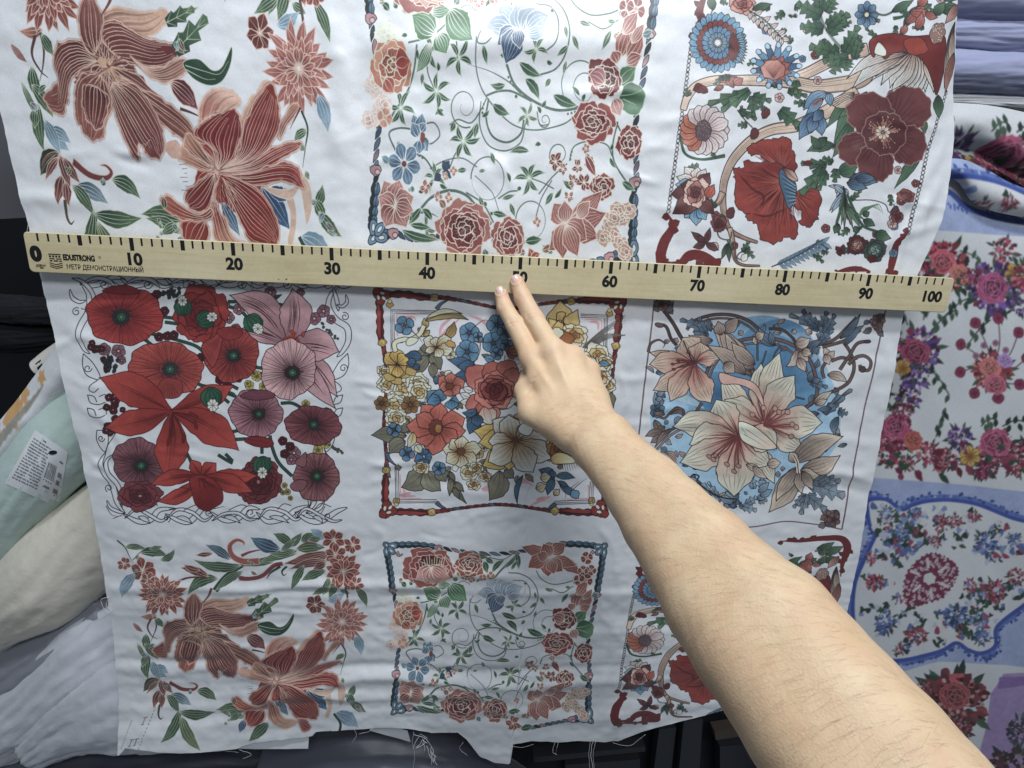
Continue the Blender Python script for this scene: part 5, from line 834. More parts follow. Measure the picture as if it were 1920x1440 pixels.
    # upper left blossoms
    def ring(x, y, R, n, c, pl, pw, sq=1, rot=0, v=1): 
        for i in range(n): a = rot+i*6.283/n; s.leaf((x+math.cos(a)*R*.3, y+math.sin(a)*R*.3*sq), (x+math.cos(a)*R, y+math.sin(a)*R*sq), pw, c[0], c[1], 0, K, 2.4, v, pos=.65, pt=.6)
    for rx, c, n, pw in ((148, (BL, (116, 168, 208)), 26, 20), (112, (DR2, (150, 70, 66)), 22, 16), (84, ((116, 168, 208), BL), 18, 14), (52, ((150, 190, 216), BL), 14, 10)): ring(345, 215, rx, n, c, 1, pw, 1.05)
    for k in range(12): a = -.7+k*.13; s.leaf((400, 240), (400+math.cos(a)*95, 240+math.sin(a)*130), 13, BL, (120, 172, 210), 0, K, 2.4, 1)
    for k in range(9): a = -1.3+k*.33; s.leaf((410, 240), (410+math.cos(a)*52, 240+math.sin(a)*80), 14, RE2, DR2, 0, K, 2.4, 1)
    s.ruffle(470, 20, 66, 52, .2, [(206, 150, 142), (190, 124, 120), (168, 90, 90)], K, 5, 3, 2.6); gl((520, 45), (620, 20), 20, 0); gl((320, 50), (305, -30), 22)
    for i in range(9): t = i/9; x, y = 510+180*t, 60+150*t; s.leaf((x, y), (x+45, y+(-28 if i % 2 else 10)), 12, (224, 206, 204), PK, 0, K, 2.2, 1); s.leaf((x, y), (x-2, y+40), 11, (224, 206, 204), PK, 0, K, 2.2, 1)
    s.line([(500, 50), (580, 100), (680, 200)], 4, K)
    for i in range(13): a = i*.483; e = (640+math.cos(a)*118, 335+math.sin(a)*108); s.scroll([(640+math.cos(a)*40, 345+math.sin(a)*36), ((640+e[0])/2+math.cos(a)*34, (340+e[1])/2+math.sin(a)*30), e, (e[0]+18*math.cos(a+1.8), e[1]+18*math.sin(a+1.8))], 40, BL if i % 3 else BL2, K, 2.6, 1); s.blob(e[0], e[1], 16, 13, a, (150, 190, 222), 12, .06, 3, K, 2.4)
    for i in range(9): a = i*.7+.3; s.leaf((640, 350), (640+math.cos(a)*84, 350+math.sin(a)*76), 22, RE2, (178, 96, 86), 0, K, 2.6, 2)
    s.blob(625, 355, 62, 52, 0, (196, 142, 134), 26, .06, 7, K, 2.8, ((600, 320), (680, 400), (160, 90, 86)))
    for k in range(12): s.line([(625, 400), (575+k*9, 330)], 2.2, (110, 56, 56), 1)
    # leaves along the branch
    s.serr((480, 480), (290, 530), 36, G, G2, 3, K, 2.6); s.serr((500, 460), (360, 565), 34, (70, 112, 88), (110, 150, 120), 3, K, 2.6); s.serr((520, 490), (520, 600), 34, G, G2, 3, K, 2.6); s.serr((520, 490), (615, 515), 32, G, G2, 3, K, 2.6); s.serr((660, 560), (760, 640), 46, G, G2, 3, K, 2.6); s.serr((700, 460), (800, 490), 26, G, G2, 3, K, 2.4); s.serr((740, 410), (740, 480), 26, G, G2, 2, K, 2.4); s.serr((450, 560), (540, 610), 22, G, G2, 3, K, 2.4); s.serr((800, 530), (730, 520), 24, G, G2, 3, K, 2.4)
    s.line([(840, -20), (880, 120), (940, 210), (1010, 270)], 10, (120, 140, 128)); 
    for a in (((870, 80), (745, 15), 48), ((880, 150), (765, 130), 46), ((860, 40), (860, -60), 36), ((890, 60), (940, -20), 44), ((910, 170), (1010, 70), 46), ((900, 130), (980, 60), 36), ((960, 270), (810, 235), 52), ((990, 270), (1060, 130), 44), ((970, 290), (925, 375), 48), ((1010, 290), (880, 310), 44), ((1040, 300), (1070, 180), 30), ((1000, 300), (1000, 360), 40)): s.serr(a[0], a[1], a[2], G, G2, 4, K, 2.6)
    s.five(1100, 75, 62, (104, 146, 188), (66, 100, 144), K, 8, 0, 2.6, .3, (206, 206, 190), 1.1, .2, 2); s.line([(1140, 65), (1200, 75), (1280, 30), (1330, 10)], 8, (84, 110, 104)); gl((1230, 60), (1340, 0), 22, 0); s.line([(1235, 95), (1290, 80), (1310, 30)], 14, G, 1); gl((1290, 140), (1430, 20), 26, -20); gl((1480, 60), (1580, 30), 34, 0); gl((1440, 80), (1500, 10), 26)
    for a in (((1300, 120), (1400, 10), 26), ((1320, 60), (1430, 60), 24), ((1350, 150), (1380, 60), 22), ((1270, 170), (1300, 120), 18), ((1360, 30), (1400, -30), 24), ((1400, 60), (1460, 90), 20)): s.leaf(a[0], a[1], a[2], (160, 84, 80), (190, 120, 112), 8, K, 2.6, 2)
    # draped pod with red cap
    for k in range(13): a = 1.25+k*.14; s.leaf((1330, 250), (1330+math.cos(a)*(230+30*(k % 3)), 260+math.sin(a)*220), 40, (170, 140, 130), (222, 214, 208), (-20 if k < 6 else 20), K, 2.8, 5)
    s.leaf((1290, 280), (1030, 450), 40, (176, 146, 138), (224, 216, 210), 30, K, 2.8, 5); s.leaf((1310, 270), (1000, 400), 30, (176, 146, 138), (224, 216, 210), 40, K, 2.8, 4); s.leaf((1390, 310), (1450, 470), 30, (190, 160, 150), (220, 206, 200), -14, K, 2.8, 4)
    s.shape([(1120, 260), (1116, 210), (1160, 180), (1240, 170), (1330, 185), (1420, 180), (1500, 180), (1512, 260), (1505, 380), (1470, 480), (1440, 420), (1400, 330), (1330, 270), (1240, 270), (1190, 300), (1160, 220), (1140, 290)], RE, K, 3.2, ((1200, 180), (1480, 420), (118, 38, 40))); s.blob(1350, 235, 62, 46, .3, (156, 58, 46), 24, .06, 4, K, 2.6); s.shape([(1140, 270), (1160, 215), (1200, 250), (1195, 285)], (220, 210, 204), K, 2.6)
    s.blob(1462, 170, 40, 56, .4, (150, 116, 112), 20, .08, 6, K, 2.6)
    for k in range(30): s.blob(1462+r.uniform(-30, 30), 170+r.uniform(-42, 42), 5, 5, 0, (206, 186, 180), 8, 0, 3, K, 1.4)
    for k in range(5): s.leaf((1560, 110+10*k), (1520+10*k, 440-20*k), 20, (168, 140, 132), (206, 190, 182), 10, K, 2.6, 3)
    s.leaf((1570, 260), (1530, 470), 26, (150, 96, 90), (176, 120, 110), 6, K, 2.6, 3); s.leaf((1580, 20), (1500, 120), 26, (150, 100, 96), (190, 150, 142), 0, K, 2.6, 3)
    # green swathe and dark poppy
    for a in (((1060, 480), (900, 650), 30, 10), ((1100, 470), (930, 760), 42, 10), ((1030, 620), (930, 800), 36, -6), ((1090, 500), (960, 600), 26, 0), ((960, 880), (1050, 850), 40, 0), ((940, 740), (800, 770), 28, 10), ((900, 700), (830, 760), 24, 0), ((870, 760), (820, 690), 20), ((1400, 700), (1240, 960), 30, -10, (48, 78, 66)), ((1480, 480), (1490, 600), 34, 0, (48, 78, 66)), ((1380, 600), (1400, 680), 24)): gl(*a)
    for k in range(5): s.leaf((1040, 470+8*k), (900+10*k, 520+6*k), 18, (200, 180, 168), BE, -8, K, 2.4, 2)
    for i, (x, y, rx, ry) in enumerate(((1310, 550, 128, 110), (1120, 580, 118, 108), (1310, 740, 100, 100), (1040, 760, 86, 84), (1140, 830, 98, 92), (1190, 680, 110, 110))):
        s.blob(x, y, rx, ry, .3*i, (90, 44, 52), 40, .05, 9, (150, 110, 112), 3.4, ((1190, 680), (x+(x-1190)*.9, y+(y-680)*.9), (116, 62, 66)))
        for k in range(9): a = math.atan2(y-680, x-1190)+(k-4)*.14 if i < 5 else k*.7; q = r.uniform(.55, .95)*(np.hypot(x-1190, y-680)+rx*.8); s.line([(1190+math.cos(a)*60, 680+math.sin(a)*60), (1190+math.cos(a+.03)*q*.6, 680+math.sin(a+.03)*q*.6), (1190+math.cos(a)*q, 680+math.sin(a)*q)], 3, (66, 28, 38), 2, a=.8)
    for k in range(60): a = r.uniform(0, 6.28); q = r.uniform(40, 84); s.line([(1185+math.cos(a)*30, 675+math.sin(a)*30), (1185+math.cos(a)*q, 675+math.sin(a)*q)], 2, (176, 130, 116), 1); s.blob(1185+math.cos(a)*q, 675+math.sin(a)*q, 3, 3, 0, (190, 150, 130), 6, 0)
    s.five(1182, 675, 40, (214, 186, 176), (226, 206, 196), (96, 50, 54), 9, 0, 2.4, .24, (160, 110, 100), 1, .16, 1)
    # blue iris pieces
    for a in (((900, 470), (780, 560), 34, 10), ((910, 470), (920, 540), 22, 0), ((880, 500), (790, 590), 22, 0)): s.leaf(a[0], a[1], a[2], (140, 176, 212), BL, a[3], K, 2.8, 3)
    for a in (((860, 575), (760, 710), 42, 8), ((850, 580), (875, 690), 36, -4), ((845, 590), (810, 680), 30), ((880, 560), (830, 620), 26)): s.leaf(a[0], a[1], a[2], BL2, (108, 148, 190), (a+(0,))[3], K, 2.8, 3)
    s.line([(820, 540), (850, 520), (880, 500)], 10, (150, 80, 80), 2)
    # pink daisy
    for i in range(17): a = i*.37; c = ((206, 176, 186), (218, 192, 200)) if not 1.9 < a % 6.283 < 3.9 else ((190, 96, 76), (200, 124, 104)); s.leaf((275, 665), (275+math.cos(a)*128, 662+math.sin(a)*130), 34, c[0], c[1], 0, K, 2.6, 3, pos=.66, pt=.6)
    s.blob(270, 665, 40, 54, 0, (104, 84, 96), 24, .05, 9, K, 2.4)
    for k in range(40): s.blob(270+r.uniform(-32, 32), 665+r.uniform(-44, 44), 4, 4, 0, (150, 134, 146), 6, 0, 3, K, 1)
    # pink and blue blossom
    for a in (((230, 920), (170, 850), 34), ((230, 920), (240, 850), 32), ((240, 930), (280, 860), 28), ((220, 930), (130, 900), 30)): s.leaf(a[0], a[1], a[2], (206, 180, 184), (222, 204, 206), 0, K, 2.6, 3)
    for a in (((220, 950), (125, 940), 36), ((220, 1060), (170, 1110), 36), ((230, 1060), (230, 1150), 34), ((240, 1060), (280, 1120), 30)): s.leaf(a[0], a[1], a[2], BL, (130, 178, 212), 0, K, 2.6, 2)
    for a in (((240, 980), (100, 990), 52, 0), ((240, 1000), (110, 1090), 50, 0), ((230, 960), (150, 940), 40, 0), ((240, 960), (300, 880), 36, 0), ((250, 1020), (320, 1090), 34, 0)): s.leaf(a[0], a[1], a[2], (150, 96, 98), (96, 46, 54), a[3], K, 2.8, 5)
    s.ruffle(225, 980, 62, 84, .2, [(210, 176, 170), (180, 120, 118), (120, 60, 64)], K, 6, 3, 2.6); s.leaf((280, 1010), (320, 940), 26, (190, 96, 80), None, 0, K, 2.6, 2)
    # red poppy, right half blue
    P = [(500, 750), (540, 715), (620, 705), (700, 705), (735, 760), (755, 830), (740, 870), (640, 850), (590, 820), (560, 780), (510, 785)]; s.shape(P, RE, K, 3, ((600, 850), (640, 710), RE2), rip=20); s.fan(P, (680, 860), 26, (84, 26, 30), 3.2); s.fan(P, (680, 860), 14, (176, 88, 78), 4, a=.5)
    P = [(770, 970), (850, 960), (875, 1020), (860, 1100), (820, 1155), (760, 1140), (775, 1080), (720, 1030)]; s.shape(P, RE2, K, 3, ((760, 1000), (860, 1120), RE), rip=20); s.fan(P, (740, 980), 22, (84, 26, 30), 3.2); s.fan(P, (740, 980), 12, (176, 88, 78), 4, a=.5)
    P = [(680, 850), (600, 830), (500, 825), (470, 865), (415, 865), (440, 920), (425, 980), (445, 1060), (500, 1085), (480, 1120), (540, 1150), (560, 1210), (620, 1240), (680, 1220), (735, 1210), (745, 1140), (715, 1060), (690, 960)]; s.shape(P, RE, K, 3, ((700, 900), (520, 1150), RE2), rip=24); s.fan(P, (690, 930), 64, (84, 26, 30), 3.2); s.fan(P, (690, 930), 30, (176, 88, 78), 4.5, a=.45); s.line([(445, 880), (520, 960), (580, 1000), (560, 1060)], 10, DR, 2); s.line([(520, 1090), (600, 1100), (700, 1060)], 8, DR, 2)
    s.shape([(670, 860), (740, 920), (745, 1000), (710, 1065), (685, 1000), (660, 920)], (70, 104, 138), K, 3)
    for k in range(14): s.line([(745, 940+k*7), (668+k*3, 880+k*13)], 4, (120, 160, 186) if k % 2 else (44, 70, 100), 1)
    s.leaf((755, 920), (675, 850), 22, (206, 176, 170), (110, 50, 50), 0, K, 2.8, 1)
    # lower right foliage
    for a in (((900, 840), (770, 830), 30), ((890, 860), (770, 990), 44), ((880, 850), (830, 960), 34), ((950, 860), (940, 930), 28), ((900, 880), (860, 970), 28), ((930, 830), (880, 800), 24)): s.serr(a[0], a[1], a[2], G, G2, 3, K, 2.4)
    s.leaf((830, 830), (780, 830), 14, RE, None, 0, K, 2.2, 1)
    for a in (((1010, 920), (1150, 930), 36, -10), ((1000, 930), (1100, 960), 28, 0), ((1040, 910), (1140, 910), 24, 0)): s.leaf(a[0], a[1], a[2], (60, 92, 128), (104, 142, 176), a[3], K, 2.8, 3)
    for k in range(16): x, y = 960+r.uniform(-60, 60), 1010+r.uniform(-70, 90); s.leaf((985, 950+k*3), (x, y), 12, (130, 162, 196), (160, 188, 212), 0, K, 2.2, 1)
    for k in range(10): x, y = 1000+k*9, 1010+k*4; s.leaf((990, 960+k*10), (960+k*14, 1120+(k % 3)*24), 9, G2, (120, 150, 130), 0, K, 2.2, 1)
    s.line([(1040, 1020), (1120, 1020), (1190, 1040), (1210, 1080), (1240, 1070), (1230, 1040)], 4, (80, 84, 92))
    for k in range(6): s.line([(1060, 1100), (1080+k*14, 1060-k*4), (1130+k*10, 1050+k*8)], 6, G2, 1)
    for q in ([(1000, 990), (1040, 1080), (1080, 1150), (1150, 1180)], [(980, 1040), (950, 1140), (965, 1200)], [(1080, 1150), (1050, 1180), (1030, 1220)]): s.line(q, 10, G)
    for a in (((1080, 1120), (1140, 1150), 20), ((1060, 1160), (1030, 1180), 18), ((1140, 1190), (1220, 1215), 30), ((960, 1140), (940, 1190), 18), ((1080, 1100), (1110, 1080), 16)): gl(*a)
    s.ruffle(1300, 1000, 44, 36, .3, [(150, 76, 76), (122, 50, 54)], K, 5, 2, 2.4); s.ruffle(1255, 1105, 30, 30, 0, [(150, 76, 76), (122, 50, 54)], K, 5, 2, 2.4); s.ruffle(1050, 1250, 52, 48, 0, [(96, 44, 48), (120, 60, 60), (190, 150, 140)], K, 7, 3, 2.4); s.star(970, 1275, 34, 5, (110, 46, 48), K, .2, .36)
    s.ruffle(1140, 1275, 58, 64, .2, [(70, 88, 84), (54, 74, 72), (120, 160, 156)], K, 6, 3, 2.6); s.leaf((1140, 1300), (1120, 1340), 24, DR, None, 0, K, 2.4, 1)
    for k in range(22): t = k/22; x, y = 650+240*t, 1350-120*t; s.leaf((x, y), (x+46, y-34+(k % 2)*66), 9, (104, 136, 170), (128, 160, 190), 0, (60, 84, 116), 1.8, 0)
    s.line([(620, 1360), (740, 1310), (880, 1220)], 5, (62, 84, 112)); 
    for a in (((280, 1240), (205, 1180), 18), ((280, 1240), (300, 1160), 16), ((280, 1240), (345, 1275), 18), ((275, 1245), (215, 1260), 18), ((270, 1230), (240, 1200), 14)): s.leaf(a[0], a[1], a[2], MA, (120, 76, 80), 0, K, 2.4, 1)
    s.ruffle(345, 1140, 40, 42, 0, [(130, 70, 70), (104, 50, 54)], K, 5, 2, 2.4); gl((390, 1240), (360, 1320), 13, 0, (60, 70, 72)); gl((395, 1240), (400, 1335), 13, 0, (60, 70, 72)); s.leaf((465, 1330), (495, 1290), 18, (226, 214, 210), None, 0, K, 2.4, 0)
    return s
A_UP = np.array([[1.00994, -.0555866, -4.03007], [-.00657453, 1.0658956, 67.401413]])
B_UP = np.array([[1.0278420, .00880735, -.38795397], [.05160785, 1.0407629, 66.803544]])
C_DN = np.array([[1.0, 0, 1.065], [0, 1.0, -64.69]])
_g, _v, _b = art_garland(), art_vines(), art_branch()
PANELS = [(art_poppies(), None), (art_bouquet(), None), (art_lilies(), None), (_g, None), (_g, A_UP), (_v, None), (_v, B_UP), (_b, None), (_b, C_DN), (art_selvage(), None)]
# ---------------------------------------------------------------- the printed cloth
LEFT_EDGE = unp([(-40, 60), (0, 212), (24, 320), (54, 440), (80, 545), (106, 650), (128, 745), (152, 850), (172, 950), (190, 1060), (206, 1150), (222, 1270), (230, 1400), (234, 1450)])[:, :2]
RIGHT_EDGE = unp([(1792, -60), (1797, 0), (1802, 120), (1803, 200), (1800, 262), (1788, 330), (1768, 410), (1720, 515), (1694, 590), (1674, 700), (1650, 830), (1622, 960), (1606, 1060), (1588, 1140), (1560, 1260), (1530, 1400)])[:, :2]
BOTTOM = unp([(150, 1402), (229, 1402), (236, 1390), (300, 1396), (440, 1398), (470, 1390), (520, 1386), (577, 1382), (584, 1374), (640, 1369), (700, 1364), (760, 1368), (800, 1376), (850, 1374), (868, 1388), (893, 1420), (922, 1430), (950, 1432), (955, 1396), (990, 1390), (1040, 1393), (1075, 1388), (1112, 1391), (1150, 1392), (1180, 1381), (1215, 1368), (1260, 1356), (1330, 1337), (1400, 1320), (1500, 1290), (1620, 1260)])[:, :2]
CREASES = [  # (photo polyline, height cm, half width cm): folds and pressed creases
    ([(690, 78), (820, 84), (960, 76), (1100, 80), (1235, 74)], .35, 1.6),
    ([(0, 380), (60, 372), (170, 380)], .22, .9),
    ([(1240, 195), (1500, 150), (1700, 140)], .12, 1.0),
    ([(600, 20), (640, 120), (655, 250), (648, 420)], .28, 1.5), ([(690, 120), (672, 250), (668, 430)], -.22, 1.2),
    ([(1215, 150), (1215, 300), (1205, 470)], .25, 1.6),
    ([(560, 30), (600, 190), (640, 290)], .16, .9),
    ([(1770, 330), (1740, 380), (1690, 440)], .25, .9), ([(1790, 250), (1740, 330), (1660, 420)], .18, .9), ([(1760, 420), (1700, 440), (1650, 470)], .2, .7),
    ([(1085, 175), (1150, 172), (1230, 182)], .12, .5),
    ([(1150, 705), (1180, 712), (1225, 708)], .14, .6), ([(1160, 690), (1175, 745), (1170, 770)], .12, .4),
    ([(1655, 640), (1670, 680), (1662, 760)], .15, .7),
    ([(1180, 795), (1400, 800), (1640, 835)], .16, .7), ([(1500, 890), (1570, 886), (1650, 905)], .25, .7), ([(1450, 925), (1560, 912), (1640, 930)], -.15, .7),
    ([(110, 600), (180, 640), (230, 650)], .12, .8), ([(100, 575), (300, 560), (650, 640)], .06, 1.0),
    ([(150, 760), (210, 800), (240, 870)], .12, .6), ([(160, 850), (200, 880), (215, 905)], .14, .5),
    ([(690, 865), (730, 872), (800, 866)], .14, .5), ([(690, 930), (800, 920), (1120, 935)], .10, .7), ([(690, 905), (730, 898), (800, 905)], .12, .5),
    ([(660, 715), (690, 716), (720, 725)], .12, .5),
    ([(215, 1105), (330, 1100), (470, 1108), (600, 1096), (720, 1098), (900, 1112), (1150, 1112), (1230, 1105)], .27, .7),
    ([(790, 1080), (880, 1074), (970, 1082)], .42, .8), ([(1120, 985), (1150, 1030), (1160, 1090)], .12, .6), ([(680, 560), (690, 700), (700, 840)], .12, 1.4), ([(1180, 560), (1186, 640), (1180, 700)], .12, 1.2), ([(230, 1010), (260, 1060), (300, 1090)], .12, .7), ([(560, 1000), (640, 990), (700, 1000)], .1, .8),
    ([(430, 1118), (560, 1108), (650, 1110)], -.2, .6), ([(720, 1118), (850, 1112), (1000, 1118)], -.18, .7),
    ([(205, 1250), (300, 1262), (420, 1256), (560, 1290), (700, 1268), (860, 1282), (1000, 1286), (1120, 1278), (1250, 1275)], .30, .85),
    ([(220, 1235), (340, 1240), (420, 1235)], -.25, .7), ([(560, 1268), (640, 1252), (720, 1248), (900, 1260), (1180, 1250)], -.25, .7),
    ([(420, 1345), (500, 1310), (600, 1302), (760, 1306), (900, 1300)], .25, .8), ([(690, 1335), (900, 1332), (1100, 1345), (1250, 1320)], .22, 1.0),
    ([(360, 985), (330, 1030), (320, 1100)], .15, .7), ([(400, 1000), (385, 1040)], .1, .5),
    ([(700, 985), (720, 1010), (735, 1040)], .1, .6), ([(1120, 1150), (1148, 1180), (1146, 1230)], .12, .5), ([(1150, 1160), (1160, 1200)], .1, .4),
    ([(470, 1290), (450, 1330), (435, 1390)], .14, .6), ([(690, 1190), (720, 1200), (740, 1215)], .1, .5),
    ([(560, 1290), (640, 1310), (700, 1312)], .2, .5), ([(1130, 1400), (1150, 1360), (1230, 1345)], .15, .8),
]
_cr = random.Random(19)
for _k in range(80):   # small random creases
    _x, _y = _cr.choice([(_cr.uniform(640, 720), _cr.uniform(30, 1300)), (_cr.uniform(1150, 1240), _cr.uniform(100, 1050)), (_cr.uniform(160, 1500), _cr.uniform(960, 1040)), (_cr.uniform(220, 1250), _cr.uniform(1040, 1350)), (_cr.uniform(60, 220), _cr.uniform(240, 900)), (_cr.uniform(1620, 1740), _cr.uniform(60, 420)), (_cr.uniform(100, 1700), _cr.uniform(60, 900))])
    _a = _cr.choice([_cr.uniform(-.5, .5), _cr.uniform(-.4, .4), _cr.uniform(.9, 2.2)]); _l = _cr.uniform(50, 150); CREASES.append(([(_x, _y), (_x+_l*.5*math.cos(_a)+_cr.uniform(-8, 8), _y+_l*.5*math.sin(_a)+_cr.uniform(-8, 8)), (_x+_l*math.cos(_a), _y+_l*math.sin(_a))], _cr.choice([-1, 1, 1])*_cr.uniform(.06, .14), _cr.uniform(.35, .6)))
def cloth_depth(x, y):
    """relief of the hanging cloth towards the viewer (cm)"""
    z = .55*vnoise(x*.10+3, y*.055+9, 3, 2)+.40*vnoise(x*.16, y*.25, 5, 3)
    low = smoothstep(-30, -46, y)
    z += low*.45*vnoise(x*.07+11, y*.34+5, 8, 3)+.10*vnoise(x*.8, y*.7, 9, 2)*(.4+low)
    z += .10*np.abs(vnoise(x*.5+y*.3, y*.5-x*.2, 12, 2))
    for pts, h, w in CREASES:
        P = catmull(unp(pts)[:, :2], 6); a = P[:-1]; b = P[1:]; d = b-a; L2 = (d**2).sum(1)+1e-9
        m = (x > P[:, 0].min()-3*w) & (x < P[:, 0].max()+3*w) & (y > P[:, 1].min()-3*w) & (y < P[:, 1].max()+3*w)
        if not m.any(): continue
        xm, ym = x[m], y[m]; best = np.full(len(xm), 1e9); bt = np.zeros(len(xm))
        for i in range(len(a)):
            t = np.clip(((xm-a[i, 0])*d[i, 0]+(ym-a[i, 1])*d[i, 1])/L2[i], 0, 1); q = np.hypot(xm-a[i, 0]-t*d[i, 0], ym-a[i, 1]-t*d[i, 1])
            u = q < best; best[u] = q[u]; bt[u] = (i+t[u])/len(a)
        z[m] += h*np.exp(-(best/w)**2)*np.sin(math.pi*np.clip(.08+.84*bt, 0, 1))**.6
    # the top centre falls back over the stack behind it; the right selvage curls back; the foot kicks out
    z -= 5.2*smoothstep(22.6, 35, y)*np.exp(-((x+3)/12)**2)
    z -= 1.0*smoothstep(42.5, 47.5, x)*smoothstep(4, 20, y)
    z += 1.1*smoothstep(-58, -70, y)*smoothstep(-30, -42, x)
    return z
NU, NV = 430, 430
uu = np.linspace(0, 1, NU); vv = np.linspace(0, 1, NV)
TOPY = 33.0
xs0 = -51.5+uu*99.5
gx = np.empty((NU, NV)); gy = np.empty((NU, NV))
for i in range(NU):
    yb = interp(BOTTOM, xs0[i]); gy[i] = TOPY+(yb-TOPY)*vv
yl = np.interp(gy, LEFT_EDGE[::-1, 1], LEFT_EDGE[::-1, 0]); yr = np.interp(gy, RIGHT_EDGE[::-1, 1], RIGHT_EDGE[::-1, 0])
yl = yl+.12*vnoise(gy*1.5, gy*0+3, 21, 3); yr = yr+.12*vnoise(gy*1.3, gy*0+7, 22, 3)
gx = yl+(yr-yl)*uu[:, None]
gz = cloth_depth(gx.ravel(), gy.ravel()).reshape(gx.shape)
TX0, TY0, TX1, TY1 = -54.0, -75.0, 50.0, 34.0
PR = Print(TX0, TY0, TX1, TY1, 22)
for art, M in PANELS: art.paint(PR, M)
img_cloth = PR.image("floral_print", .035)
m_cloth = material("printed_cotton", (.76, .77, .79), .40, .5, sheen=.1, bump=(900, .10, 'weave'), var=(9, .03), img=img_cloth, clear=.5)
uv = np.stack([(gx.ravel()-PR.x0)/(PR.x1-PR.x0), (gy.ravel()-PR.y0)/(PR.y1-PR.y0)], 1)
cloth = empty("printed_cloth", (0, TOPY, 0))
tag(cloth, "white cotton cloth printed with square panels of flowers behind the ruler", "cloth")
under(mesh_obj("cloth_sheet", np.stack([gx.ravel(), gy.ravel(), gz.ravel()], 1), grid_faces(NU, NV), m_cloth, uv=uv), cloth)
m_white = material("plain_cotton", (.74, .75, .78), .6, .3, sheen=.15, var=(12, .04))
# turned-up strip of selvage below the hem
def strip(name, quad_px, z, nx=24, ny=8, seed=1, parent=cloth):
    q = unp(quad_px, z)
    u = np.linspace(0, 1, nx)[:, None, None]; v = np.linspace(0, 1, ny)[None, :, None]
    G = (q[0]*(1-u)+q[1]*u)*(1-v)+(q[3]*(1-u)+q[2]*u)*v
    G = G.reshape(-1, 3); G[:, 2] += .25*vnoise(G[:, 0]*.5, G[:, 1]*.8, seed, 2)
    return under(mesh_obj(name, G, grid_faces(nx, ny), m_white), parent)
strip("hem_strip", [(441, 1350), (581, 1346), (578, 1403), (444, 1405)], -.5, seed=4)
# loose threads along the raw edges
m_thread = material("thread", (.72, .72, .74), .7, .2)
def thread(px, z, r=.022, seed=0):
    P = unp(px, z); P = catmull(P, 6); P[:, 2] += .4*vnoise(P[:, 0]*.9, P[:, 1]*.9, 30+seed, 2); P[:, 0] += .25*vnoise(P[:, 1]*1.1, P[:, 0]*.6, 31+seed, 2)
    V, F = tube(P, r, 4); return under(mesh_obj("loose_thread", V, F, m_thread), cloth)
for k, (px, r) in enumerate([([(1112, 1385), (1108, 1410), (1111, 1440), (1106, 1470)], .05), ([(1116, 1388), (1112, 1420), (1117, 1460)], .03), ([(1108, 1388), (1104, 1420), (1108, 1455)], .03),
        ([(205, 1118), (190, 1124), (196, 1142), (206, 1150)], .03), ([(204, 1120), (200, 1135), (212, 1146)], .022), ([(776, 1372), (773, 1390), (777, 1412), (774, 1450)], .02), ([(664, 1368), (668, 1380), (660, 1392)], .018),
        ([(228, 1398), (260, 1408), (330, 1406), (380, 1412)], .022), ([(300, 1398), (340, 1410), (420, 1408), (446, 1412)], .02), ([(1040, 1394), (1036, 1410), (1044, 1416)], .03), ([(1046, 1394), (1042, 1412)], .02), ([(776, 1376), (800, 1388), (812, 1410), (806, 1420)], .03),
        ([(955, 1400), (980, 1402), (1000, 1396)], .02), ([(450, 1404), (470, 1416), (455, 1424)], .02), ([(1148, 1392), (1180, 1398), (1210, 1376)], .02), ([(40, 380), (52, 400), (50, 440)], .015),
        ([(700, 1365), (690, 1372), (672, 1376)], .02), ([(868, 1392), (862, 1404), (876, 1416)], .02)]):
    thread(px, .3, r, k)
